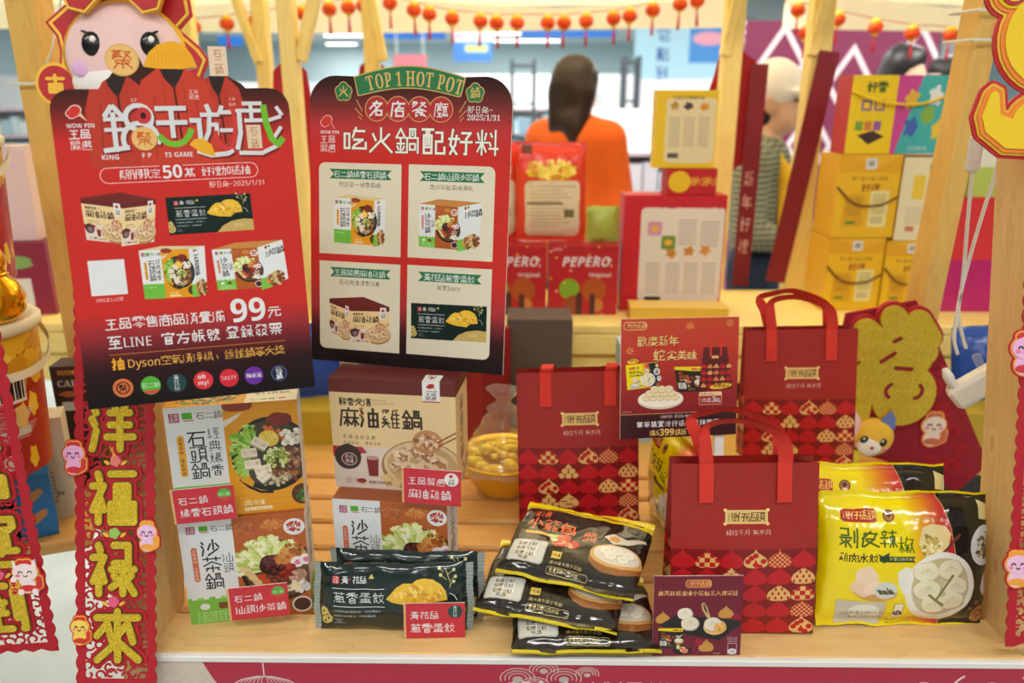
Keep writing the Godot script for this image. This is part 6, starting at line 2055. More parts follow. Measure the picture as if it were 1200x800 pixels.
# ---------------------------------------------------------------- yellow dumpling bags and the glitter ornament
func right_goods() -> void:
	var S := Sheet.new(self, 100, 82, 11, Color.BLACK)
	art_yellow(S)
	var ym := film(S, 1000, 820)
	var bk := mat(rgb(226, 204, 6), 0.25)
	var pm := pouch(0.224, 0.176, 0.052, 21, "y", 0.010, 0.16, 52, 44)
	M.pouch_mesh = pm
	var dk := mat(rgb(36, 38, 34), 0.3)
	var spec := [
		[Vector3(0.492, 0.7515, -0.850), Vector3(-15, 3.0, -1.6), "yellow chicken dumpling bag standing at the front right of the counter"],
		[Vector3(0.470, 0.7560, -0.925), Vector3(-13, -3.0, 1.0), "yellow chicken dumpling bag standing behind the front one"],
		[Vector3(0.236, 0.7530, -1.032), Vector3(-2, -80, 2), "yellow chicken dumpling bag standing edge-on behind the front gift bag"],
		[Vector3(0.478, 0.7765, -1.205), Vector3(-90, 0, 0), "yellow chicken dumpling bag lying flat under the rear gift bag"]]
	for i in spec.size():
		var s: Array = spec[i]
		var t := thing("chicken_dumpling_bag", s[2], "bag", s[0], s[1], "yellow chicken dumpling bags")
		part("film_bag", pm, [ym, bk if i != 2 else dk], t, Vector3(0, -0.088 if i == 3 else 0.0, 0))
	# glitter ornament: red board, fat character with a red rim, two plush heads, a small printed snake
	var red := mat(rgb(176, 16, 34), 0.7)
	var red2 := mat(rgb(146, 10, 28), 0.75)
	M.red_flock = red
	M.glitter = glitter_mat(rgb(254, 214, 20))
	var f := thing("fortune_ornament", "large gold glitter fortune ornament on a red board behind the dumpling bags", "decoration", Vector3(0.68, 0.95, -1.335))
	var z := 0.0
	part("board", slab(PackedVector2Array([Vector2(-0.10, 0.09), Vector2(0.02, 0.115), Vector2(0.066, 0.045), Vector2(0.205, -0.205), Vector2(0.155, -0.262), Vector2(0.0, -0.194), Vector2(-0.12, -0.165)]), 0.006), [red2, red], f)
	# fret pattern on the board
	var fr := st_new()
	for q in [[0.075, -0.05, 0.016], [0.100, -0.095, 0.014], [0.085, -0.015, 0.010], [0.125, -0.135, 0.013], [0.150, -0.175, 0.012], [0.09, -0.20, 0.014], [0.055, -0.21, 0.013], [0.135, -0.205, 0.013]]:
		for k in [1.0, 0.55]:
			var pts := PackedVector2Array()
			for i in 13: pts.append(Vector2(q[0], q[1]) + Vector2(q[2] * k, 0).rotated(i * 0.42 + q[0] * 40))
			for pg in off_line(pts, 0.0018): plate_into(fr, pg, 0.006, 0.0012)
	part("fret", fr.commit(), red, f)
	var fu := [[[-0.068, 0.062], [-0.050, 0.048]], [[-0.115, 0.022], [-0.020, 0.040], [-0.085, -0.060]], [[-0.060, -0.020], [-0.064, -0.105]], [[-0.036, -0.034], [-0.012, -0.050]],
		[[-0.022, 0.086], [-0.012, 0.070]], [[0.022, 0.078], [0.044, 0.048]], [[0.000, 0.050], [0.042, 0.022]], [[-0.004, 0.022], [-0.002, -0.006]], [[0.012, 0.012], [0.034, 0.006]]]
	var blob_ := []
	for s in fu:
		var pts := PackedVector2Array()
		for q in s: pts.append(Vector2(q[0], q[1]))
		blob_.append([pts, 0.023])
	for lay in [[0.011, 0.010, red], [0.0, 0.017, M.glitter]]:
		var st := st_new()
		for b in blob_:
			for pg in off_line(b[0], b[1] + lay[0] * 0.55): plate_into(st, pg, 0.006, lay[1])
		plate_into(st, ring_pts(0.058 + lay[0] * 0.55, 0.060 + lay[0] * 0.55, 26, Vector2(0.016, -0.058)), 0.006, lay[1])
		part("red_rim" if lay[0] > 0 else "glitter_character", st.commit(), lay[2], f)
	var cut := st_new()
	for q in [[-0.004, -0.050, 2.0, 4.2], [0.034, -0.050, -1.4, 0.9]]:
		var pts := PackedVector2Array()
		for i in 7: pts.append(Vector2(q[0], q[1]) + Vector2(0.014, 0).rotated(lerpf(q[2], q[3], i / 6.0)))
		for pg in off_line(pts, 0.0032): plate_into(cut, pg, 0.0226, 0.0014)
	for q in [[-0.006, -0.006, 0.022, -0.008], [-0.034, 0.006, -0.012, 0.022], [-0.016, 0.044, -0.006, 0.050]]:
		for pg in off_line(PackedVector2Array([Vector2(q[0], q[1]), Vector2(q[2], q[3])]), 0.0036): plate_into(cut, pg, 0.0226, 0.0014)
	part("opening", cut.commit(), red2, f).set_meta("kind", "stuff")
	plush_head(f, Vector3(-0.030, -0.142, 0.02), 0.038, rgb(244, 190, 60), true)
	plush_head(f, Vector3(-0.096, -0.118, 0.02), 0.040, rgb(240, 190, 186), false)
	part("gold_pail", lathe([Vector2(0.024, -0.03), Vector2(0.03, 0.0), Vector2(0.028, 0.004), Vector2(0, 0.004)], 20), M.glitter, f, Vector3(-0.086, -0.166, 0.04))
	snake_badge(f, Vector3(0.088, -0.135, 0.007), 0.034, rgb(240, 214, 196), rgb(206, 104, 70))

func glitter_mat(c: Color) -> StandardMaterial3D:
	var m := mat(Color.WHITE, 0.4, 0.15)
	var im := Image.create(256, 256, false, Image.FORMAT_RGB8)
	var r := rng_of(77)
	for y in 128:
		for x in 128:
			var k := r.randf()
			var q := c.darkened(0.24 * r.randf()) if k < 0.80 else (c.lightened(0.25) if k < 0.95 else Color(1.0, 0.94, 0.55))
			im.fill_rect(Rect2i(x * 2, y * 2, 2, 2), q)
	m.albedo_texture = ImageTexture.create_from_image(im)
	m.normal_enabled = true
	m.normal_texture = normal_tex(0.32, 6.0, 256, 2, 9, FastNoiseLite.TYPE_CELLULAR)
	m.uv1_triplanar = true
	m.uv1_scale = Vector3(11, 11, 11)
	return m

func plush_head(parent: Node3D, at: Vector3, r: float, c: Color, cat: bool) -> void:
	var fur := mat(c, 0.95)
	fur.rim_enabled = true
	fur.rim = 0.4
	var head := part("plush_head", ball(Vector3(r * 1.08, r, r * 0.55), Vector3.ZERO, 28), fur, parent, at, Vector3(0, 0, -8))
	part("muzzle", ball(Vector3(r * 0.62, r * 0.5, r * 0.2), Vector3(-r * 0.2, -r * 0.34, r * 0.42), 20), mat(rgb(246, 232, 220), 0.95), head)
	var dark := mat(rgb(24, 20, 22), 0.2)
	var pink := mat(rgb(240, 150, 160), 0.9)
	for s in [-1.0, 1.0]:
		var e := part("eye", ball(Vector3(r * 0.20, r * 0.22, r * 0.08), Vector3.ZERO, 14), dark, head, Vector3(-r * 0.1 + s * r * 0.46, -r * 0.02, r * 0.50))
		part("glint", ball(Vector3(r * 0.07, r * 0.07, r * 0.03), Vector3(-r * 0.06, r * 0.08, r * 0.07), 8), mat(WHITE, 0.3), e)
		part("cheek", ball(Vector3(r * 0.16, r * 0.12, r * 0.04), Vector3(-r * 0.1 + s * r * 0.68, -r * 0.36, r * 0.42), 12), pink, head)
	part("mouth", ball(Vector3(r * 0.10, r * 0.09, r * 0.05), Vector3(-r * 0.14, -r * 0.34, r * 0.62), 10), mat(rgb(200, 60, 60), 0.6), head)
	if cat:
		part("ear", slab(PackedVector2Array([Vector2(0, 0), Vector2(r * 0.8, 0), Vector2(r * 0.72, r * 0.5), Vector2(r * 0.4, r * 0.95), Vector2(r * 0.06, r * 0.5)]), 0.008), [mat(rgb(110, 130, 190), 0.9), mat(rgb(206, 140, 40), 0.9)], head, Vector3(r * 0.1, r * 0.62, 0.0))

# small printed die-cut snake: red rim, gold rim, round head with closed eyes, coiled body
func snake_badge(parent: Node3D, at: Vector3, k: float, skin: Color, dress: Color, face := 0) -> void:
	var rim := mat(rgb(190, 26, 34), 0.5)
	var gold := mat(rgb(236, 176, 70), 0.45)
	var sk := mat(skin, 0.5)
	var dr := mat(dress, 0.5)
	var ink := mat(rgb(40, 24, 24), 0.5)
	var holder := Node3D.new()
	holder.name = "snake_badge"
	parent.add_child(holder, true)
	holder.position = at
	var head := ring_pts(k * 0.62, k * 0.52, 24, Vector2(0, k * 0.36))
	var bod := ring_pts(k * 0.44, k * 0.46, 20, Vector2(-k * 0.02, -k * 0.42))
	var tail := PackedVector2Array([Vector2(k * 0.2, -k * 0.7), Vector2(k * 0.6, -k * 0.5), Vector2(k * 0.62, -k * 0.05)])
	var bow1 := ring_pts(k * 0.24, k * 0.17, 12, Vector2(-k * 0.2, k * 0.92), 0.3)
	var bow2 := ring_pts(k * 0.24, k * 0.17, 12, Vector2(k * 0.18, k * 0.92), -0.3)
	var layer := func(called: String, grow: float, z0: float, dz: float, m, parts: Array):
		var st := st_new()
		for p in parts:
			var g: Array = [p]
			if grow > 0: g = off_poly(p, grow)
			for q in g: plate_into(st, q, z0, dz)
		part(called, st.commit(), m, holder)
	var tails := off_line(tail, k * 0.14)
	layer.call("rim", k * 0.15, 0.0, 0.0016, rim, [head, bod, tails[0], bow1, bow2])
	layer.call("gold_line", k * 0.07, 0.0, 0.0022, gold, [head, bod, tails[0], bow1, bow2])
	layer.call("dress", 0, 0.0, 0.0028, dr, [tails[0], bow1, bow2, ring_pts(k * 0.44, k * 0.2, 16, Vector2(0, -k * 0.6))])
	layer.call("body", 0, 0.0, 0.0026, sk, [bod])
	layer.call("head", 0, 0.0, 0.0034, sk, [head])
	layer.call("cheek", 0, 0.0, 0.0038, mat(rgb(236, 130, 150), 0.5), [ring_pts(k * 0.12, k * 0.09, 12, Vector2(-k * 0.38, k * 0.2)), ring_pts(k * 0.12, k * 0.09, 12, Vector2(k * 0.38, k * 0.2))])
	var st := st_new()
	for s in [-1.0, 1.0]:
		var pts := PackedVector2Array()
		for i in 6: pts.append(Vector2(s * k * 0.24, k * 0.34) + Vector2(k * 0.1, 0).rotated(i * PI / 5.0))
		for pg in off_line(pts, k * 0.03): plate_into(st, pg, 0.0, 0.0039)
	var sm := PackedVector2Array()
	for i in 6: sm.append(Vector2(0, k * 0.2) + Vector2(k * 0.09, 0).rotated(PI + i * PI / 5.0))
	for pg in off_line(sm, k * 0.025): plate_into(st, pg, 0.0, 0.0039)
	part("features", st.commit(), ink, holder)
	if face == 1:
		layer.call("ear", 0, 0.0, 0.0030, sk, [PackedVector2Array([Vector2(-k * 0.6, k * 0.6), Vector2(-k * 0.2, k * 0.8), Vector2(-k * 0.56, k * 1.1)]), PackedVector2Array([Vector2(k * 0.6, k * 0.6), Vector2(k * 0.2, k * 0.8), Vector2(k * 0.56, k * 1.1)])])
		layer.call("paw", 0, 0.0, 0.0040, sk, [ring_pts(k * 0.17, k * 0.17, 14, Vector2(-k * 0.36, -k * 0.8)), ring_pts(k * 0.17, k * 0.17, 14, Vector2(k * 0.36, -k * 0.8)), ring_pts(k * 0.15, k * 0.18, 14, Vector2(-k * 0.62, -k * 0.02))])
		layer.call("plaque", 0, 0.0, 0.0036, gold, [PackedVector2Array([Vector2(-k * 0.88, -k * 0.95), Vector2(-k * 0.46, -k * 0.95), Vector2(-k * 0.46, -k * 0.1), Vector2(-k * 0.88, -k * 0.1)])])
		var pg2 := st_new()
		fat_glyph("平", k * 0.3, k * 0.32, Vector2(-k * 0.67, -k * 0.32), k * 0.025, 0, 0.0, 0.0042, pg2)
		fat_glyph("安", k * 0.3, k * 0.32, Vector2(-k * 0.67, -k * 0.72), k * 0.025, 0, 0.0, 0.0042, pg2)
		part("plaque_writing", pg2.commit(), rim, holder)

# ---------------------------------------------------------------- paper-cut banners and boards tied to the posts
func fat_glyph(ch: String, w: float, h: float, at: Vector2, thick: float, grow: float, z0: float, dz: float, st: SurfaceTool) -> void:
	for s in strokes(ch):
		var p := PackedVector2Array()
		for q in s: p.append(at + Vector2((q.x - 0.5) * w, (0.5 - q.y) * h))
		for pg in off_line(p, thick + grow):
			if not Geometry2D.is_polygon_clockwise(pg): plate_into(st, pg, z0, dz)

func paper_banner(label: String, at: Vector3, turn: Vector3, h: float, chars: Array, seed_: int, badges: Array) -> void:
	var t := thing("paper_cut_banner", label, "banner", at, turn, "red paper-cut New Year banners")
	var w := 0.097
	var st := st_new()
	var dz := 0.0014
	# scalloped borders
	for s in [-1.0, 1.0]:
		var o := PackedVector2Array()
		var n := int(h / 0.018)
		for i in n:
			for k in 5: o.append(Vector2(s * (w / 2 - 0.002 + 0.0032 * sin(PI * k / 5.0)), -h / 2 + (i + k / 5.0) * h / n))
		o.append(Vector2(s * (w / 2 - 0.002), h / 2))
		o.append(Vector2(s * (w / 2 - 0.0105), h / 2))
		o.append(Vector2(s * (w / 2 - 0.0105), -h / 2))
		plate_into(st, o, 0, dz)
	for s in [-1.0, 1.0]:
		var o := PackedVector2Array([Vector2(-w / 2, s * (h / 2 - 0.008)), Vector2(w / 2, s * (h / 2 - 0.008))])
		for i in 11: o.append(Vector2(w / 2 - i * w / 10.0, s * (h / 2 + (0.004 if i % 2 else 0.0) + (0.004 if i == 0 or i == 10 else 0.0))))
		plate_into(st, o, 0, dz)
	# curls between the borders
	var r := rng_of(seed_)
	var y := -h / 2 + 0.012
	while y < h / 2 - 0.008:
		for x in [-0.034, -0.022, -0.008, 0.008, 0.022, 0.034]:
			var c := Vector2(x + r.randf_range(-0.002, 0.002), y + r.randf_range(-0.002, 0.002))
			var p := PackedVector2Array()
			var a0 := r.randf() * TAU
			var sg := 1.0 if r.randf() < 0.5 else -1.0
			for i in 9: p.append(c + Vector2(0.0072 - i * 0.00055, 0).rotated(a0 + sg * i * 0.62))
			for pg in off_line(p, 0.0012): plate_into(st, pg, 0.0002, dz * 0.7)
		y += 0.0122
	part("paper_cut", st.commit(), M.red_flock, t)
	var gold_edge := mat(rgb(96, 60, 20), 0.5)
	for c in chars:
		var at2 := Vector2(c[1], -h / 2 + c[2])
		var cw := 0.050
		var chh := 0.058
		var pl := st_new()
		fat_glyph(c[0], cw, chh, at2, 0.0046, 0.0052, dz, 0.0018, pl)
		part("plate", pl.commit(), M.red_flock, t)
		var ed := st_new()
		fat_glyph(c[0], cw, chh, at2, 0.0046, 0.0011, dz, 0.0032, ed)
		part("outline", ed.commit(), gold_edge, t)
		var gl := st_new()
		fat_glyph(c[0], cw, chh, at2, 0.0043, 0.0, dz, 0.0046, gl)
		part("glitter_character", gl.commit(), M.glitter, t)
	# little printed flowers between the characters
	for i in chars.size() - 1:
		var c := Vector2(0.002 * (i - 1), -h / 2 + (chars[i][2] + chars[i + 1][2]) / 2)
		var fl := st_new()
		for k in 5: plate_into(fl, ring_pts(0.0034, 0.0034, 10, c + Vector2(0.0036, 0).rotated(k * TAU / 5)), dz, 0.0022)
		part("flower", fl.commit(), mat([rgb(226, 90, 130), rgb(150, 190, 90), rgb(226, 120, 110), rgb(230, 140, 60)][i % 4], 0.5), t)
		var lf := st_new()
		for s in [-1.0, 1.0]: plate_into(lf, ring_pts(0.0042, 0.002, 8, c + Vector2(s * 0.0105, -0.002), s * 0.6), dz, 0.002)
		part("leaf", lf.commit(), mat(rgb(236, 180, 60), 0.5), t)
	for b in badges: snake_badge(t, Vector3(b[0], -h / 2 + b[1], 0.003), b[2], b[3], b[4], b[5] if b.size() > 5 else 0)

func hangings() -> void:
	var pink := rgb(236, 176, 220)
	paper_banner("red paper-cut banner with four glitter characters on the left leg below the poster", Vector3(-0.490, 0.965, -0.832), Vector3(-17, -1, 0.8), 0.50, [["來", 0.004, 0.062], ["祿", 0.0, 0.142], ["福", 0.0, 0.228], ["洋", 0.0, 0.316], ["喜", 0.0, 0.40]], 3,
		[[-0.042, 0.066, 0.017, rgb(246, 206, 90), rgb(206, 50, 40)], [0.041, 0.180, 0.018, rgb(232, 190, 226), rgb(236, 160, 60)], [-0.048, 0.274, 0.020, pink, rgb(206, 50, 60)]])
	paper_banner("red paper-cut banner with a lucky cat badge at the far left edge", Vector3(-0.612, 0.985, -0.780), Vector3(-2, 6, 0), 0.44, [["到", -0.002, 0.062], ["運", 0.0, 0.148], ["福", 0.0, 0.236], ["春", 0.0, 0.324]], 7,
		[[0.030, 0.100, 0.022, rgb(248, 226, 226), rgb(214, 46, 44), 1]])
	paper_banner("red paper-cut banner on the right leg at the edge of the photograph", Vector3(0.629, 1.075, -0.845), Vector3(-13, 0, 0), 0.60, [["福", 0.01, 0.10], ["祿", 0.01, 0.22], ["壽", 0.01, 0.40], ["禧", 0.01, 0.50]], 11,
		[[-0.046, 0.345, 0.025, pink, rgb(206, 50, 60)], [-0.042, 0.090, 0.022, rgb(240, 190, 220), rgb(236, 160, 60)]])
	# pink plush face board behind the left poster
	var k := 0.00146
	var t := thing("plush_face_board", "pink plush snake face board with a red bow above the left poster", "decoration", pz(150, 70, -1.25), Vector3(-8, 6, 0))
	var q := func(pts: Array) -> PackedVector2Array:
		var o := PackedVector2Array()
		for p in pts: o.append(Vector2((p[0] - 150) * k, (70 - p[1]) * k))
		return o
	var outline: PackedVector2Array = q.call([[92, -46], [88, 4], [94, 16], [72, 34], [82, 48], [84, 62], [80, 92], [100, 108], [120, 122], [190, 122], [222, 96], [234, 70], [226, 58], [206, 40], [220, 26], [218, 6], [200, -8], [196, -46]])
	var red := mat(rgb(190, 20, 30), 0.45)
	var gold := mat(rgb(236, 184, 60), 0.35, 0.4)
	part("board", slab(outline, 0.005), red, t)
	for g in off_poly(outline, -0.004): part("gold_border", slab(g, 0.0065), gold, t)
	for g in off_poly(outline, -0.0085): part("red_field", slab(g, 0.0078), red, t)
	var fur := mat(rgb(244, 206, 204), 0.95)
	fur.rim_enabled = true
	fur.rim = 0.3
	part("gold_face_rim", ball(Vector3(0.0935, 0.084, 0.020), Vector3(0, 0.004, 0.004), 36), gold, t)
	part("plush_face", ball(Vector3(0.089, 0.079, 0.034), Vector3(0, 0.004, 0.004), 36), fur, t)
	var white := mat(rgb(246, 240, 238), 0.95)
	part("plush_chin", ball(Vector3(0.082, 0.040, 0.033), Vector3(0, -0.034, 0.005), 32), white, t)
	var dark := mat(rgb(20, 18, 20), 0.2)
	for s in [-1.0, 1.0]:
		var e := part("eye", ball(Vector3(0.0145, 0.018, 0.006), Vector3.ZERO, 16), dark, t, Vector3(0.004 + s * 0.042, 0.016, 0.0335))
		part("glint", ball(Vector3(0.005, 0.005, 0.002), Vector3(0.004, 0.006, 0.0055), 8), white, e)
		part("lash", ball(Vector3(0.007, 0.002, 0.002), Vector3(s * 0.013, 0.013, 0.0), 8), dark, e, Vector3.ZERO, Vector3(0, 0, s * 20))
		part("cheek", ball(Vector3(0.0165, 0.013, 0.004), Vector3(s * 0.056, -0.018, 0.0275), 14), mat(rgb(226, 180, 226), 0.9), t)
	for s in [-1.0, 1.0]:
		var wing := q.call([[150, 2], [150 + s * 14, -14], [150 + s * 42, -34], [150 + s * 54, 0], [150 + s * 44, 26], [150 + s * 28, 30], [150 + s * 12, 14]]) as PackedVector2Array
		part("bow", slab(wing, 0.012), gold, t, Vector3(0, 0, 0.028))
		for g in off_poly(wing, -0.0035):
			var b := part("bow_cloth", slab(g, 0.0135), red, t, Vector3(0, 0, 0.028))
			for d in [[22, 2], [34, 14], [36, -10], [46, -22]]: part("gold_dot", ball(Vector3(0.0035, 0.0045, 0.0014), Vector3(s * d[0] * k, (70 - d[1]) * k, 0.0136), 8), gold, b)
	part("jewel_rim", ball(Vector3(0.017, 0.017, 0.008), Vector3(0, 70 * k, 0.042), 18), gold, t)
	part("jewel", ball(Vector3(0.013, 0.013, 0.008), Vector3(0, 70 * k, 0.045), 18), mat(rgb(20, 140, 80), 0.2), t)
	var coin := part("coin", slab(ring_pts(0.030, 0.032, 28), 0.005), gold, t, Vector3(-0.105, -0.038, 0.004))
	part("coin_field", slab(ring_pts(0.0255, 0.0272, 28), 0.0062), red, coin)
	var cg := st_new()
	fat_glyph("吉", 0.024, 0.026, Vector2.ZERO, 0.0024, 0, 0.0, 0.0075, cg)
	part("coin_character", cg.commit(), gold, coin)
	# golden snake board at the right edge
	var s2 := thing("golden_snake_board", "golden snake board with red rim tied to the right post at the edge", "decoration", pz(1226, 78, -0.93), Vector3(-6, -4, 0))
	var kk := 0.00106
	var q2 := func(pts: Array, at := Vector2(1226, 78)) -> PackedVector2Array:
		var o := PackedVector2Array()
		for p in pts: o.append(Vector2((p[0] - at.x) * kk, (at.y - p[1]) * kk))
		return o
	var yel := mat(rgb(240, 200, 30), 0.7)
	var org := mat(rgb(236, 132, 40), 0.5)
	var shapes := [ring_pts(58 * kk, 56 * kk, 32, Vector2(6 * kk, 30 * kk)), ring_pts(20 * kk, 20 * kk, 20, Vector2(-46 * kk, 74 * kk)), q2.call([[1166, 106], [1172, 100], [1180, 104], [1184, 126], [1196, 130], [1240, 120], [1260, 150], [1230, 168], [1190, 166], [1166, 148], [1160, 130]]), ring_pts(30 * kk, 26 * kk, 24, Vector2(-4 * kk, -56 * kk))]
	for lay in [[0.008, 0.004, red, "rim"], [0.0045, 0.0055, gold, "gold_border"], [0.0015, 0.007, org, "orange_line"], [-0.003, 0.0085, yel, "body"]]:
		var st := st_new()
		for sh in shapes:
			for g in off_poly(sh, lay[0]): plate_into(st, g, 0, lay[1])
		part(lay[3], st.commit(), lay[2], s2)
	part("ear_coin", slab(ring_pts(14 * kk, 14 * kk, 20), 0.011), red, s2, Vector3(-46 * kk, 74 * kk, 0))
	part("ear_coin_ring", slab(ring_pts(11 * kk, 11 * kk, 20), 0.012), gold, s2, Vector3(-46 * kk, 74 * kk, 0))
	part("face", ball(Vector3(0.040, 0.030, 0.006), Vector3(20 * kk, 10 * kk, 0.009), 22), white, s2)
	# ties and cords
	var tie := mat(rgb(226, 222, 206), 0.4)
	for d in [[pz(33, 98, -1.37), 0.074], [pz(1150, 12, -1.37), 0.068], [pz(1147, 47, -1.37), 0.068]]:
		var y: float = d[0].y
		var x := -0.834 if d[0].x < 0 else 0.748 + (y - 1.1) * tan(deg_to_rad(2.6))
		var st := st_new()
		for b in [[0, 0.034, d[1], 0.003], [0, -0.034, d[1], 0.003], [d[1] / 2, 0, 0.003, 0.071], [-d[1] / 2, 0, 0.003, 0.071]]: bevel_into(st, Vector3(b[2], 0.0045, b[3]), 0.0008, Transform3D(Basis(), Vector3(b[0], 0, b[1])))
		single("cable_tie", st.commit(), tie, "white cable tie round the %s post" % ["left rear", "right rear", "right rear"][0 if x < 0 else 1] + ["", ", upper one", ", lower one"][0 if x < 0 else (1 if y > 1.50 else 2)], "cable tie", Vector3(x, y, -1.40), Vector3(0, 12 if x > 0 else -8, 0))
	single("cord", tube(smooth_path([pz(74, -20, -1.34), pz(68, 20, -1.34), pz(60, 60, -1.33), pz(48, 92, -1.345)], 4), 0.0016, 6), tie, "thin white cord running down to the left post", "cord")
	# power supply and its leads on the right
	var ps := thing("power_adapter", "white power adapter hanging on its cable beside the right leg", "adapter", pz(1143, 452, -1.08), Vector3(0, -20, 0))
	var pl := mat(rgb(232, 226, 216), 0.35)
	part("body", bevel_box(Vector3(0.074, 0.036, 0.034), 0.006), pl, ps, Vector3.ZERO, Vector3(0, 0, 42))
	part("plug", lathe([Vector2(0, 0.0), Vector2(0.007, 0.002), Vector2(0.0075, 0.022), Vector2(0.004, 0.034), Vector2(0, 0.034)], 14), pl, ps, Vector3(-0.028, -0.006, 0.006), Vector3(0, 0, 30))
	part("clear_plug", bevel_box(Vector3(0.012, 0.026, 0.012), 0.002), M.clear, ps, Vector3(0.0, 0.036, -0.004), Vector3(0, 0, 28))
	var o3 := ps.position
	var inv := ps.transform.affine_inverse()
	for c in [[[1122, 415], [1118, 396], [1121, 370], [1128, 330], [1134, 260], [1139, 205], [1141, 190]], [[1132, 408], [1127, 390], [1123, 366], [1129, 330], [1148, 262], [1166, 205], [1174, 170], [1186, 120]]]:
		var pts := []
		for p in c: pts.append(inv * pz(p[0], p[1], -1.08))
		part("cable", tube(smooth_path(pts, 5), 0.0026, 7), pl, ps)
	part("switch", bevel_box(Vector3(0.018, 0.05, 0.014), 0.004), pl, ps, inv * pz(1142, 180, -1.08))

# ---------------------------------------------------------------- neighbouring goods at the left edge
func chips_tub_art(S: Sheet) -> void:
	var r := rng_of(51)
	S.rect(0, 0, 200, 90, rgb(176, 24, 30))
	for i in 60: S.blob(r.randf() * 200, r.randf_range(2, 26), r.randf_range(5, 11), r.randf_range(4, 9), [rgb(232, 180, 40), rgb(214, 150, 30), rgb(244, 206, 80)][i % 3], r, 0.3, r.randf() * 3)
	for i in 12: S.blob(r.randf() * 200, r.randf_range(30, 80), r.randf_range(2, 4), r.randf_range(5, 9), rgb(240, 196, 40), r, 0.3)
	S.rect(18, 28, 20, 14, rgb(232, 226, 214))
	for i in 14: S.rect(19 + i * 1.3, 29, 0.5 + 0.4 * (i % 3), 11, INK)
	for i in 16: S.rect(16, 45 + i * 1.3, 20 + (i * 7) % 8, 0.5, rgb(226, 196, 190))
	S.rect(18, 58, 20, 5, rgb(214, 206, 200))
	S.rect(20, 74, 10, 10, rgb(226, 220, 206))

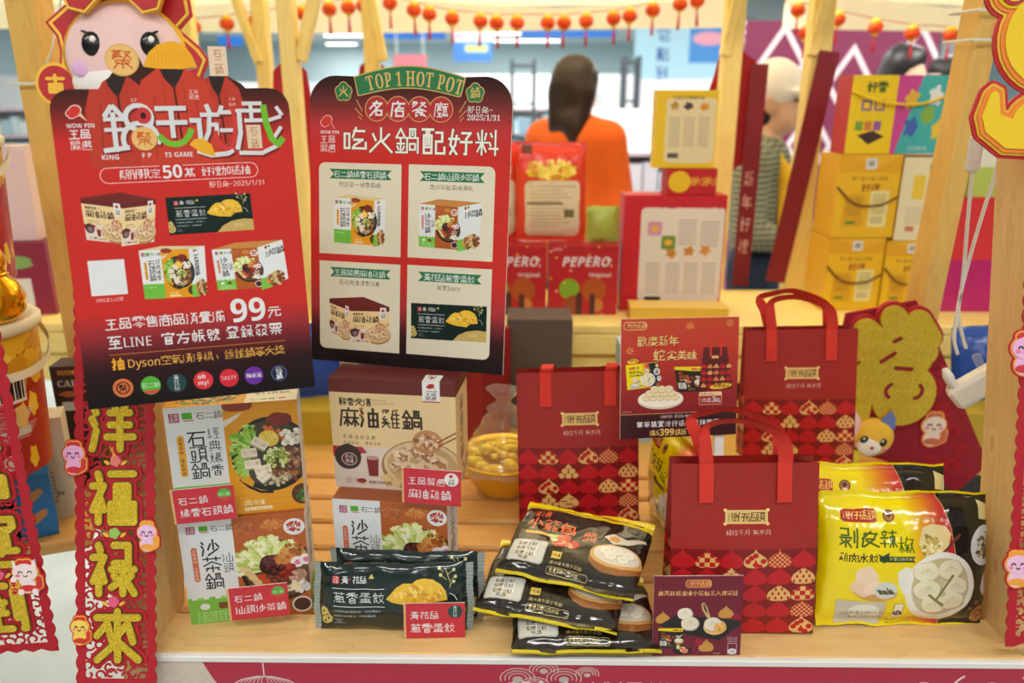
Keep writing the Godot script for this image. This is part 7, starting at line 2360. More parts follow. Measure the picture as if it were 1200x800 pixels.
func left_goods() -> void:
	M.choc = mat(rgb(70, 46, 36), 0.4)
	var b := thing("side_shelf", "pine side shelf beyond the left leg carrying snack tubs and boxes", "shelf", Vector3(-0.965, 0.739, -1.17), Vector3(0, 20, 0))
	part("board", bevel_box(Vector3(0.46, 0.022, 0.42), 0.003), M.pine2, b)
	for x in [-0.22, 0.22]:
		for z in [-0.18]: part("leg", bevel_box(Vector3(0.045, 0.728, 0.045), 0.003), M.pine3, b, Vector3(x, -0.375, z))
	var S := Sheet.new(self, 200, 90, 6, Color.BLACK)
	chips_tub_art(S)
	var tm := printed(S, 1000, 450, 0.3)
	var rim := mat(rgb(236, 226, 196), 0.35)
	var body_ := lathe([Vector2(0.074, 0.0), Vector2(0.080, 0.10), Vector2(0.086, 0.205)], 48)
	var lid := lathe([Vector2(0.088, 0.200), Vector2(0.091, 0.203), Vector2(0.092, 0.214), Vector2(0.088, 0.218), Vector2(0.080, 0.214), Vector2(0, 0.212)], 48)
	var handle := []
	for i in 21: handle.append(Vector3(0.0935 * cos(PI * i / 20.0), 0.200 - 0.052 * sin(PI * i / 20.0), 0.0935 * sin(PI * i / 20.0) * 0.98 + 0.004))
	var base_art := [
		[Vector3(-0.752, 0.906, -0.985), 10.0, "red and yellow chips tub with a cream rim and handle, nearest of the tubs"],
		[Vector3(-0.900, 0.916, -1.165), -40.0, "red and yellow chips tub standing behind the nearest tub"],
		[Vector3(-0.875, 1.1345, -1.165), -20.0, "red and yellow chips tub stacked on top of another tub"]]
	for d in base_art:
		var t := thing("chips_tub", d[2], "tub", d[0], Vector3(0, d[1], 0), "red and yellow chips tubs")
		part("body", body_, tm, t)
		part("lid", lid, rim, t)
		part("handle", ribbon(handle, Vector3(0, 0.011, 0), 0.002), rim, t, Vector3.ZERO, Vector3(0, 60, 0))
	var gold := mat(rgb(236, 170, 30), 0.16, 0.9)
	var g := thing("gold_gourd", "shiny gold gourd ornament on the nearest chips tub", "ornament", Vector3(-0.690, 1.122, -0.965))
	part("body", lathe([Vector2(0, 0), Vector2(0.022, 0.001), Vector2(0.036, 0.016), Vector2(0.039, 0.034), Vector2(0.032, 0.054), Vector2(0.021, 0.064), Vector2(0.023, 0.074), Vector2(0.0245, 0.084), Vector2(0.019, 0.098), Vector2(0.009, 0.106), Vector2(0.005, 0.112), Vector2(0.005, 0.120), Vector2(0, 0.121)], 32), gold, g)
	part("neck_band", lathe([Vector2(0.0215, 0.062), Vector2(0.0245, 0.065), Vector2(0.0215, 0.068)], 28), gold, g)
	# cartons under and beside the tubs
	var plain := func(called: String, label: String, at: Vector3, turn: float, sz: Vector3, c: Color, art: Callable) -> void:
		var s := Sheet.new(self, 100, 100 * sz.y / sz.x, 6, c)
		art.call(s)
		var fm := printed(s, 300, int(300 * sz.y / sz.x), 0.4)
		var o := mat(c, 0.45)
		var t := thing(called, label, "box", at, Vector3(0, turn, 0))
		part("carton", carton_mesh(sz.x, sz.y, sz.z), [fm, o, o, o, o, o], t)
	plain.call("black_carton", "black carton with white lettering under the nearest chips tub", Vector3(-0.835, 0.7505, -0.985), 20.0, Vector3(0.14, 0.154, 0.13), rgb(36, 28, 26), func(s):
		s.latin("CRISPY", 12, 10, 16, rgb(220, 210, 196), "sb")
		s.ring(58, 70, 20, 20, 2, 1.5, rgb(190, 180, 160), rgb(36, 28, 26)))
	plain.call("brown_carton", "tall brown carton under the stacked chips tubs", Vector3(-0.900, 0.7505, -1.165), 6.0, Vector3(0.14, 0.164, 0.14), rgb(90, 56, 40), func(s): s.rect(10, 10, 80, 60, rgb(120, 76, 50)))
	plain.call("blue_carton", "small blue snack carton with a churro picture at the lower left", Vector3(-0.757, 0.7505, -1.060), 30.0, Vector3(0.050, 0.105, 0.03), rgb(36, 120, 190), func(s):
		s.blob(50, 70, 34, 14, rgb(196, 130, 60), rng_of(2), 0.2, -0.7)
		s.blob(56, 140, 32, 13, rgb(206, 140, 70), rng_of(3), 0.2, -0.7))
	plain.call("cream_carton", "cream carton with small print between the black box and the banner", Vector3(-0.765, 0.7505, -1.125), 24.0, Vector3(0.06, 0.175, 0.05), rgb(222, 206, 180), func(s):
		for i in 8: s.text("商品須冷凍", 14, 150 + i * 12, 9, rgb(120, 90, 60))
		s.latin("Ze", 60, 210, 14, INK))
	plain.call("chocolate_carton", "dark brown biscuit carton standing behind the left banner", Vector3(-0.768, 0.7505, -1.235), 8.0, Vector3(0.054, 0.226, 0.05), rgb(60, 40, 32), func(s):
		s.rect(22, 14, 50, 14, rgb(206, 140, 40))
		s.latin("DARK", 24, 14, 14, rgb(60, 40, 32))
		s.latin("CAFE", 14, 44, 26, rgb(216, 206, 196), "sb")
		s.blob(50, 92, 36, 10, rgb(176, 96, 50), rng_of(6), 0.2)
		s.rect(20, 118, 60, 30, rgb(206, 200, 190)))
	# dark basket on the floor
	var k := thing("shopping_basket", "black plastic shopping basket on the floor at the lower left", "basket", Vector3(-0.99, 0.002, -0.98), Vector3(0, 12, 0))
	var dk := mat(rgb(26, 26, 28), 0.4)
	for z in [-0.13, 0.13]:
		for i in 13: part("slat", bevel_box(Vector3(0.012, 0.22, 0.006), 0.001), dk, k, Vector3(-0.18 + i * 0.03, 0.115, z))
	for x in [-0.19, 0.19]:
		for i in 9: part("slat", bevel_box(Vector3(0.006, 0.22, 0.012), 0.001), dk, k, Vector3(x, 0.115, -0.12 + i * 0.03))
	part("base", bevel_box(Vector3(0.38, 0.006, 0.26), 0.002), dk, k, Vector3(0, 0.006, 0))
	for z in [-0.133, 0.133]: part("rim", bevel_box(Vector3(0.40, 0.022, 0.014), 0.003), dk, k, Vector3(0, 0.23, z))
	for x in [-0.193, 0.193]: part("rim", bevel_box(Vector3(0.014, 0.022, 0.27), 0.003), dk, k, Vector3(x, 0.23, 0))
	# dark tray edge seen between the banners
	single("dark_tray", bevel_box(Vector3(0.14, 0.022, 0.07), 0.008), dk, "black tray corner jutting out between the two left banners", "tray", Vector3(-0.815, 0.688, -1.00), Vector3(0, 40, 0))

# ---------------------------------------------------------------- goods on the low board behind the counter and on the shelf opposite
func simple_box(called: String, label: String, at: Vector3, turn: float, sz: Vector3, mats: Array, category := "box", group := "") -> Node3D:
	var t := thing(called, label, category, at, Vector3(0, turn, 0), group)
	part("carton", carton_mesh(sz.x, sz.y, sz.z), mats, t)
	return t

func one(c: Color, rough := 0.45) -> Array:
	var m := mat(c, rough)
	return [m, m, m, m, m, m]

func face_of(sheet: Sheet, w: int, h: int, c: Color) -> Array:
	var f := printed(sheet, w, h, 0.42)
	var o := mat(c, 0.45)
	return [f, o, o, o, o, o]

func back_goods() -> void:
	var y0 := 0.7095
	# low board
	var blue := mat(rgb(24, 70, 160), 0.25)
	var bp := pouch(0.13, 0.16, 0.05, 33, "y", 0.008, 0.3, 26, 26)
	var i := 0
	for x in [-0.47, 0.97]:
		simple_box("yellow_tray", ["olive yellow tray under a blue snack bag left of the beige carton", "olive yellow tray under the blue snack bag by the right leg"][i], Vector3(x, y0, -1.56), 0, Vector3(0.24, 0.075, 0.16), one(rgb(190, 160, 40)), "tray", "olive trays on the low board")
		var t := thing("blue_snack_bag", ["blue snack bag on a tray left of the beige carton", "blue snack bag on a tray by the right leg"][i], "bag", Vector3(x + 0.02, y0 + 0.081, -1.55), Vector3(-12, 0, 4), "blue snack bags")
		part("film_bag", bp, blue, t)
		i += 1
	simple_box("white_carton", "white carton standing behind the middle stack", Vector3(-0.385, y0, -1.688), 0, Vector3(0.10, 0.33, 0.08), one(rgb(214, 222, 226)))
	simple_box("dark_red_carton", "dark red carton behind the beige sesame chicken box", Vector3(-0.09, y0, -1.52), -28, Vector3(0.09, 0.24, 0.12), one(rgb(150, 26, 34)))
	simple_box("grey_carton", "dark grey carton behind the left gift bag", Vector3(0.04, y0, -1.62), 0, Vector3(0.14, 0.25, 0.10), one(rgb(84, 76, 72)))
	simple_box("pale_blue_carton", "pale blue carton seen below the promotion sign", Vector3(0.275, y0, -1.56), 0, Vector3(0.13, 0.20, 0.12), one(rgb(176, 206, 216)))
	simple_box("cyan_carton", "cyan carton low between the glitter ornament and the right leg", Vector3(0.790, y0, -1.47), 0, Vector3(0.12, 0.055, 0.10), one(rgb(70, 176, 190)))
	simple_box("red_carton", "small red carton below the cyan one by the right leg", Vector3(0.80, 0.60, -1.27), 0, Vector3(0.12, 0.09, 0.10), one(rgb(190, 36, 40)))
	# opposite shelf
	var y1 := 0.9025
	var S := Sheet.new(self, 100, 100, 6, rgb(184, 30, 38))
	var r := rng_of(4)
	S.xf = Transform2D(Vector2(1, 0), Vector2(-0.22, 1), Vector2(24, 0))
	S.latin("PEPERO", 0, 14, 17, WHITE)
	S.xf = Transform2D(0, Vector2(58, 38))
	S.latin("Original", 0, 0, 7, WHITE, "sb")
	S.xf = Transform2D.IDENTITY
	for q in [[30, 62, 15, rgb(130, 170, 40)], [66, 64, 18, rgb(176, 84, 30)], [36, 84, 13, rgb(150, 74, 34)], [70, 86, 10, rgb(196, 120, 60)]]: S.ell(q[0], q[1], q[2], q[2], q[3])
	for q in [[40, 76, 9, 18], [60, 78, 8, 18]]: S.rrect(q[0], q[1] - q[3] / 2, q[2], 40, 4, rgb(84, 40, 40))
	for j in 16: S.blob(r.randf() * 100, r.randf() * 100, 1.6, 1.6, [rgb(240, 190, 180), rgb(240, 200, 90)][j % 2], r, 0.4)
	S.latin("LOTTE", 6, 3, 4, WHITE)
	var pep := face_of(S, 320, 320, rgb(170, 26, 34))
	simple_box("biscuit_carton", "red biscuit carton with white lettering, in full view on the opposite shelf", Vector3(0.150, y1, -1.87), 0, Vector3(0.166, 0.170, 0.10), pep, "box", "red biscuit cartons")
	simple_box("biscuit_carton", "red biscuit carton half hidden behind the right edge of the hot-pot poster", Vector3(-0.022, y1, -1.87), 0, Vector3(0.166, 0.170, 0.10), pep, "box", "red biscuit cartons")
	# snack bags standing on the biscuit cartons
	S = Sheet.new(self, 80, 110, 6, rgb(226, 70, 40))
	S.rect(0, 0, 80, 30, rgb(230, 60, 36))
	pile(S, 40, 30, 26, 10, [rgb(240, 200, 40), rgb(250, 220, 90), rgb(226, 150, 30)], 60, 5, r)
	S.rrect(10, 42, 62, 62, 6, rgb(226, 206, 168))
	for j in 12: S.rect(16, 48 + j * 4, 50 - (j * 13) % 18, 1.2, rgb(190, 166, 120))
	S.rect(54, 74, 12, 9, rgb(120, 110, 60))
	S.rect(12, 66, 40, 2, rgb(110, 80, 50))
	S.rect(6, 3, 12, 10, rgb(110, 40, 30))
	var sn := printed(S, 400, 550, 0.25)
	var snb := mat(rgb(206, 46, 36), 0.3)
	var sp := pouch(0.172, 0.235, 0.05, 12, "y", 0.012, 0.3, 30, 34)
	for d in [[Vector3(0.072, y1 + 0.1715, -1.885), 2.0, "red and orange snack bag with a cream label standing on the biscuit cartons"], [Vector3(-0.085, y1 + 0.1715, -1.90), 8.0, "red and orange snack bag mostly hidden behind the hot-pot poster"]]:
		var t := thing("snack_bag", d[2], "bag", d[0], Vector3(-4, d[1], 0), "red and orange snack bags")
		part("film_bag", sp, [sn, snb], t)
	var gp := thing("green_snack_bag", "small olive green snack bag on the right biscuit carton", "bag", Vector3(0.198, y1 + 0.1715, -1.875), Vector3(-4, 0, 0))
	part("film_bag", pouch(0.08, 0.085, 0.035, 17, "x", 0.006, 0.3, 18, 18), mat(rgb(166, 176, 70), 0.4), gp)
	# the big red gift carton, back side to us
	S = Sheet.new(self, 100, 118, 7, rgb(206, 30, 42))
	S.rrect(17, 12, 82, 96, 5, rgb(232, 222, 206))
	S.text("大吉大利美味好禮", 36, 6, 7, rgb(196, 40, 50), {"w": 0.13})
	for q in [[24, 26, rgb(214, 150, 180)], [38, 40, rgb(120, 150, 60)]]:
		S.rrect(q[0], q[1], 14, 14, 2, q[2])
		S.ell(q[0] + 7, q[1] + 7, 4, 3, rgb(236, 180, 60))
	for j in 9: S.rect(54, 24 + j * 3, 18, 0.8, rgb(160, 150, 140))
	for j in 9: S.rect(76, 26 + j * 3, 18, 0.8, rgb(150, 140, 130))
	for q in [[48, 58], [66, 56], [82, 55]]: S.blob(q[0], q[1], 5, 5, [rgb(206, 140, 50), rgb(222, 150, 70), rgb(96, 54, 36)][int(q[0]) % 3], r, 0.5)
	for q in [24, 44, 62, 80]:
		for j in 11: S.rect(q, 68 + j * 3, 14, 0.8, rgb(160, 150, 140))
	S.rect(24, 103, 16, 4, INK)
	simple_box("gift_carton", "big red gift carton showing its cream information panel", Vector3(0.370, y1, -1.90), 0, Vector3(0.246, 0.285, 0.08), face_of(S, 500, 590, rgb(196, 26, 40)))
	S = Sheet.new(self, 100, 40, 6, rgb(196, 30, 34))
	for j in 4: S.text("大吉", 8 + j * 24, 12, 14, rgb(232, 170, 60), {"w": 0.13})
	S.ell(26, 20, 22, 17, rgb(240, 196, 30))
	simple_box("red_gold_pack", "small red and gold pack on top of the big red gift carton", Vector3(0.405, y1 + 0.2865, -1.90), 0, Vector3(0.120, 0.060, 0.07), face_of(S, 300, 120, rgb(176, 24, 30)))
	S = Sheet.new(self, 100, 122, 6, rgb(240, 200, 30))
	S.rrect(16, 12, 82, 102, 8, rgb(232, 216, 170))
	for q in [[30, 24, rgb(190, 140, 50)], [52, 24, rgb(70, 50, 40)], [78, 26, rgb(226, 150, 50)]]: S.blob(q[0], q[1], 7, 6, q[2], r, 0.5)
	S.text("黃金脆條美味大福", 26, 8, 6, INK)
	for q in [22, 46, 70]:
		for j in 12: S.rect(q, 42 + j * 4, 18, 1, rgb(150, 140, 110))
	S.rect(22, 98, 18, 8, rgb(90, 86, 80))
	simple_box("yellow_carton", "yellow carton showing its cream back panel above the red gift carton", Vector3(0.385, y1 + 0.348, -1.90), -1, Vector3(0.142, 0.176, 0.06), face_of(S, 400, 488, rgb(232, 190, 24)))
	S = Sheet.new(self, 120, 20, 5, rgb(232, 180, 60))
	simple_box("orange_carton", "low orange carton lying before the red gift carton", Vector3(0.375, y1, -1.795), -2, Vector3(0.23, 0.034, 0.075), [mat(rgb(236, 190, 70), 0.45), mat(rgb(236, 190, 70), 0.45), mat(rgb(230, 150, 50), 0.45), mat(rgb(230, 150, 50), 0.45), mat(rgb(240, 200, 100), 0.45), mat(rgb(236, 190, 70), 0.45)])
	# the stack of yellow cartons at the right
	S = Sheet.new(self, 100, 140, 6, rgb(240, 188, 24))
	S.rect(0, 0, 100, 30, rgb(232, 168, 20))
	S.poly([Vector2(14, 0), Vector2(100, 0), Vector2(60, 24)], rgb(240, 180, 34))
	S.rrect(42, 6, 18, 18, 2, WHITE)
	S.rect(46, 10, 10, 9, rgb(170, 160, 140))
	S.text("香酥蛋捲金黃美味", 22, 36, 7, rgb(150, 90, 20))
	S.text("好禮", 40, 48, 14, rgb(160, 80, 20), {"w": 0.13})
	S.rrect(14, 66, 34, 56, 3, rgb(226, 168, 20))
	S.rrect(56, 60, 30, 62, 3, rgb(240, 224, 150))
	for j in 8: S.rect(18, 72 + j * 4, 24, 1.2, rgb(180, 130, 20))
	for j in 9: S.rect(60, 66 + j * 4, 22, 1.2, rgb(170, 150, 90))
	S.rect(20, 112, 16, 5, rgb(110, 150, 40))
	S.rect(60, 104, 20, 12, rgb(210, 196, 140))
	var ycar := face_of(S, 400, 560, rgb(226, 176, 30))
	var cord := mat(rgb(110, 60, 24), 0.7)
	var stack := [
		[0.818, y1, 0.138, 0.182, "yellow egg-roll carton at the bottom left of the yellow stack", 2.0],
		[0.950, y1, 0.122, 0.175, "yellow egg-roll carton at the bottom right of the yellow stack", 3.0],
		[0.826, y1 + 0.1835, 0.148, 0.196, "yellow egg-roll carton in the middle of the yellow stack", 1.0]]
	for d in stack:
		var t := simple_box("egg_roll_carton", d[4], Vector3(d[0], d[1], -1.93), d[5], Vector3(d[2], d[3], 0.12), ycar, "box", "yellow egg-roll cartons")
		part("carry_cord", tube(smooth_path([Vector3(-d[2] / 2, d[3] * 0.62, 0.062), Vector3(-d[2] * 0.2, d[3] * 0.42, 0.066), Vector3(d[2] * 0.2, d[3] * 0.40, 0.066), Vector3(d[2] / 2, d[3] * 0.50, 0.062)], 5), 0.0022, 6), cord, t)
	S = Sheet.new(self, 100, 160, 6, rgb(236, 222, 180))
	S.text("好禮", 52, 10, 14, rgb(100, 120, 40), {"w": 0.13})
	S.rect(24, 34, 24, 46, rgb(240, 200, 60))
	S.rect(56, 50, 34, 22, rgb(190, 170, 150))
	S.ell(74, 76, 14, 8, rgb(110, 90, 80))
	for j in 7: S.rect(16, 96 + j * 5, 60, 1.4, rgb(196, 170, 140))
	S.rect(20, 132, 18, 10, rgb(206, 120, 90))
	simple_box("cream_gift_carton", "cream gift carton beside the middle yellow carton", Vector3(0.962, y1 + 0.1765, -1.93), 2, Vector3(0.12, 0.197, 0.12), face_of(S, 300, 480, rgb(214, 160, 50)))
	S = Sheet.new(self, 140, 100, 6, rgb(244, 206, 20))
	S.rect(60, 0, 40, 100, rgb(206, 70, 150))
	S.poly([Vector2(92, 0), Vector2(140, 0), Vector2(140, 100), Vector2(66, 100)], rgb(70, 180, 176))
	S.text("好香", 20, 8, 13, rgb(60, 90, 30), {"w": 0.15})
	S.text("玩具", 14, 30, 16, rgb(120, 80, 160), {"w": 0.15})
	for j in 3: S.rrect(10 + j * 12, 58, 10, 12, 1, [rgb(120, 160, 60), rgb(214, 130, 60), rgb(150, 90, 160)][j])
	S.poly([Vector2(14, 76), Vector2(34, 70), Vector2(50, 78), Vector2(30, 88)], rgb(70, 46, 40))
	for q in [[80, 30, rgb(230, 180, 60)], [112, 26, rgb(236, 236, 240)], [120, 70, rgb(240, 200, 60)], [84, 66, rgb(70, 100, 180)], [104, 50, rgb(140, 180, 70)]]: S.blob(q[0], q[1], 9, 12, q[2], r, 0.4)
	S.text("全家好禮", 84, 90, 6, WHITE)
	var tb := simple_box("toy_snack_carton", "yellow, pink and teal snack carton on top of the yellow stack", Vector3(0.886, y1 + 0.381, -1.92), 2, Vector3(0.250, 0.176, 0.08), face_of(S, 560, 400, rgb(190, 60, 60)))
	part("carry_cord", tube(smooth_path([Vector3(-0.125, 0.14, 0.042), Vector3(-0.06, 0.118, 0.05), Vector3(0.03, 0.112, 0.05), Vector3(0.10, 0.132, 0.046), Vector3(0.135, 0.144, 0.04)], 5), 0.0032, 6), mat(rgb(240, 200, 20), 0.5), tb)
	# right end
	simple_box("magenta_carton", "large magenta carton behind the right leg", Vector3(1.135, y1, -1.93), 0, Vector3(0.20, 0.130, 0.14), one(rgb(190, 26, 110), 0.3))
	simple_box("coral_carton", "coral red carton lying on the magenta carton", Vector3(1.135, y1 + 0.1305, -1.93), 0, Vector3(0.19, 0.150, 0.14), one(rgb(220, 50, 54), 0.3))
	S = Sheet.new(self, 100, 120, 5, rgb(186, 200, 90))
	S.rect(10, 8, 34, 60, rgb(232, 226, 206))
	S.blob(50, 30, 8, 5, rgb(170, 60, 50), r, 0.3)
	S.text("茶", 14, 14, 24, rgb(90, 60, 40))
	simple_box("green_tea_carton", "pale green tea carton on the coral carton", Vector3(1.145, y1 + 0.281, -1.93), 0, Vector3(0.16, 0.16, 0.12), face_of(S, 300, 360, rgb(176, 190, 80)))
	# price strips on the opposite shelf
	for d in [[-0.03, "left"], [0.155, "right"]]:
		single("price_strip", bevel_box(Vector3(0.15, 0.030, 0.003), 0.0005), mat(rgb(240, 206, 140), 0.5), "cream price strip on the opposite shelf below the %s biscuit carton" % d[1], "price strip", Vector3(d[0], 0.884, -1.7385), Vector3(-12, 0, 0), "cream price strips")
	# left background cartons beyond the post
	S = Sheet.new(self, 100, 120, 5, rgb(226, 196, 196))
	S.blob(50, 60, 20, 14, rgb(96, 150, 90), r, 0.2)
	S.rect(20, 14, 14, 24, rgb(60, 120, 130))
	simple_box("pink_carton", "pale pink carton behind the left post", Vector3(-1.27, y1 + 0.18, -1.86), 10, Vector3(0.20, 0.22, 0.10), face_of(S, 250, 300, rgb(220, 190, 190)))
	S = Sheet.new(self, 100, 90, 5, rgb(140, 30, 60))
	S.text("好禮", 16, 10, 20, WHITE)
	S.rect(40, 44, 40, 34, rgb(226, 220, 214))
	S.blob(70, 24, 14, 8, rgb(130, 170, 90), r, 0.3)
	simple_box("plum_carton", "plum red carton under the pale pink carton", Vector3(-1.26, y1, -1.85), 10, Vector3(0.22, 0.178, 0.12), face_of(S, 250, 225, rgb(140, 30, 60)))

# ---------------------------------------------------------------- the stall opposite: shelf, posts, canopy and lanterns
func rear_stall() -> void:
	M.pine_b = wood_mat(rgb(252, 230, 146), rgb(240, 204, 108), 23, 4.0)
	var t := thing("rear_stall", "pine stall opposite with posts, braces and a long product shelf", "stall")
	part("shelf_board", bevel_box(Vector3(2.9, 0.022, 0.36), 0.003), M.pine_b, t, Vector3(-0.05, 0.891, -1.91))
	part("front_rail", bevel_box(Vector3(2.9, 0.05, 0.03), 0.003), M.pine_b, t, Vector3(-0.05, 0.853, -1.745))
	part("lower_rail", bevel_box(Vector3(2.9, 0.07, 0.025), 0.003), M.pine_b, t, Vector3(-0.05, 0.787, -1.76))
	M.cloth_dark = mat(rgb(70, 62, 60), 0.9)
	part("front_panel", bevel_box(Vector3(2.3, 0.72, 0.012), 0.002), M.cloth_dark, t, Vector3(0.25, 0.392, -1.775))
	for d in [[309, -2.4, 0.040], [340, -1.80, 0.034], [436, -2.4, 0.042], [857, -2.12, 0.048], [958, -2.12, 0.056], [222, -2.5, 0.045]]:
		var p := pz(d[0], 60, d[1])
		part("post", bevel_box(Vector3(d[2], 2.2, 0.05), 0.004), M.pine_b, t, Vector3(p.x, 1.1, d[1]))
	for d in [[262, 0, 304, 74, -2.38], [378, -6, 352, 72, -1.80], [428, -4, 449, 72, -2.38], [872, 0, 849, 66, -2.10], [976, 0, 951, 66, -2.10]]:
		var a := pz(d[0], d[1] - 40, d[4])
		var b := pz(d[2], d[3], d[4])
		var c := (a + b) / 2
		var ang := rad_to_deg(atan2(a.x - b.x, a.y - b.y))
		part("brace", bevel_box(Vector3(0.026, (a - b).length(), 0.026), 0.003), M.pine_b, t, c, Vector3(0, 0, -ang))
	var cloth := mat(rgb(250, 240, 214), 0.9)
	cloth.backlight_enabled = true
	cloth.backlight = Color(0.78, 0.72, 0.58)
	M.cloth = cloth
	# canopy: two slopes from a ridge, and a valance on the far side
	var far_z := -3.5
	var ridge := Vector3(0, 2.42, -2.35)
	var roof := func(x0: float, x1: float, label: String):
		var c := thing("cloth_canopy", label, "canopy")
		var st := st_new()
		st.set_smooth_group(0)
		for i in 8:
			var u0: float = lerpf(x0, x1, i / 8.0)
			var u1: float = lerpf(x0, x1, (i + 1) / 8.0)
			var sag0 := 0.02 * sin(i * 1.7)
			var sag1 := 0.02 * sin((i + 1) * 1.7)
			quad(st, Vector3(u0, 1.80 + sag0, far_z), Vector3(u1, 1.80 + sag1, far_z), Vector3(u1, ridge.y, ridge.z), Vector3(u0, ridge.y, ridge.z))
			quad(st, Vector3(u0, ridge.y, ridge.z), Vector3(u1, ridge.y, ridge.z), Vector3(u1, 2.10, -1.15), Vector3(u0, 2.10, -1.15))
		part("roof_cloth", st.commit(), cloth, c)
		var v := st_new()
		for i in 16:
			var u0: float = lerpf(x0, x1, i / 16.0)
			var u1: float = lerpf(x0, x1, (i + 1) / 16.0)
			var l0 := 1.69 + 0.010 * sin(u0 * 2.1)
			var l1 := 1.69 + 0.010 * sin(u1 * 2.1)
			quad(v, Vector3(u0, l0, far_z - 0.01 + 0.012 * sin(i * 2.0)), Vector3(u1, l1, far_z - 0.01 + 0.012 * sin((i + 1) * 2.0)), Vector3(u1, 1.80 + 0.02 * sin((i + 1) * 0.85), far_z), Vector3(u0, 1.80 + 0.02 * sin(i * 0.85), far_z))
		part("valance", v.commit(), cloth, c)
	roof.call(-2.9, 0.86, "cream cloth canopy spanning the middle and left of the stall opposite")
	roof.call(1.10, 3.2, "cream cloth canopy at the right above the yellow cartons")
	# red ornaments hanging on the posts
	var fl := mat(rgb(176, 20, 34), 0.7)
	var i := 0
	for d in [[348, 74, 56, 210, -2.0], [438, 74, 40, 90, -2.45], [858, 66, 62, 130, -2.2]]:
		var o := PackedVector2Array()
		var sc: float = -d[4] * 1.02 / 900.0
		var w: float = d[2] * sc
		var h: float = d[3] * sc
		for k in 20:
			var a := TAU * k / 20
			o.append(Vector2(w / 2 * cos(a) * (1.0 + 0.12 * cos(a * 6)), h / 2 * sin(a) * (1.0 + 0.06 * cos(a * 8))))
		single("red_ornament", slab(o, 0.006), fl, ["dark red cut-out ornament hanging between the two posters", "dark red cut-out ornament above the green ribbon poster", "red cut-out ornament on the post beside the yellow carton"][i], "decoration", pz(d[0], d[1] + d[3] / 2.0, d[4]), Vector3.ZERO, "red cut-out ornaments")
		i += 1
	var S := Sheet.new(self, 30, 260, 4, rgb(130, 24, 38))
	S.text("新年好禮", 5, 120, 18, rgb(230, 200, 190), {"vert": true, "gap": 0.5})
	var bm := printed(S, 60, 520, 0.6)
	var dk := mat(rgb(130, 24, 38), 0.6)
	single("hanging_banner", carton_mesh(0.046, 0.60, 0.004), [bm, dk, dk, dk, dk, dk], "narrow dark red banner with white characters beside the capped man", "banner", pz(867, 335, -2.16), Vector3(0, 0, 0))
	single("hanging_banner", carton_mesh(0.052, 0.60, 0.004), [dk, dk, dk, dk, dk, dk], "slanting dark red banner to the right of the capped man", "banner", pz(908, 330, -2.08), Vector3(0, 0, -7.5))
	# lanterns
	var lm := mat(rgb(240, 100, 30), 0.4)
	lm.backlight_enabled = true
	lm.backlight = Color(0.9, 0.3, 0.1)
	var gm := mat(rgb(250, 200, 40), 0.35, 0.1)
	var tm := mat(rgb(206, 24, 60), 0.7)
	var spots := [[38, 34], [61, 35], [118, 36], [227, 32], [266, 28], [300, 24], [355, 16], [386, 11], [408, 9], [426, 7], [457, 4], [485, 12], [503, 17], [530, 22], [563, 25], [582, 27], [606, 27], [642, 27], [661, 27], [687, 25], [719, 22], [738, 19], [765, 12], [797, 5], [817, 1], [935, 12], [944, 39], [982, 23], [1026, 32], [1069, 39], [1114, 41]]
	var proto: Node3D
	var string_pts := []
	for n in spots.size():
		var p := pz(spots[n][0], spots[n][1], -3.0)
		if n == 0:
			proto = thing("paper_lantern", "small orange lantern hanging on the string under the canopy", "lantern", p, Vector3.ZERO, "small orange lanterns on the string")
			part("body", ball(Vector3(0.027, 0.023, 0.027), Vector3.ZERO, 20), lm, proto)
			part("cap", lathe([Vector2(0, 0.030), Vector2(0.012, 0.028), Vector2(0.0225, 0.0135), Vector2(0.012, 0.013)], 16), gm, proto)
			part("foot", lathe([Vector2(0.010, -0.018), Vector2(0.013, -0.022), Vector2(0.006, -0.030), Vector2(0, -0.030)], 16), gm, proto)
			part("tassel", lathe([Vector2(0.002, -0.030), Vector2(0.004, -0.045), Vector2(0.006, -0.085), Vector2(0, -0.086)], 10), tm, proto)
		else: copy_of(proto, p, Vector3(0, n * 37.0, (n % 3 - 1) * 3.0))
		if n < 25: string_pts.append(p + Vector3(0, 0.029, 0))
	var cm := mat(rgb(190, 40, 40), 0.7)
	single("lantern_string", tube(string_pts, 0.0016, 5), cm, "thin red string that carries the row of lanterns", "string")
	var s2 := []
	for n in range(25, spots.size()):
		if n != 26: s2.append(pz(spots[n][0], spots[n][1], -3.0) + Vector3(0, 0.029, 0))
	single("lantern_string", tube(s2, 0.0016, 5), cm, "thin red string of lanterns at the right above the yellow cartons", "string")

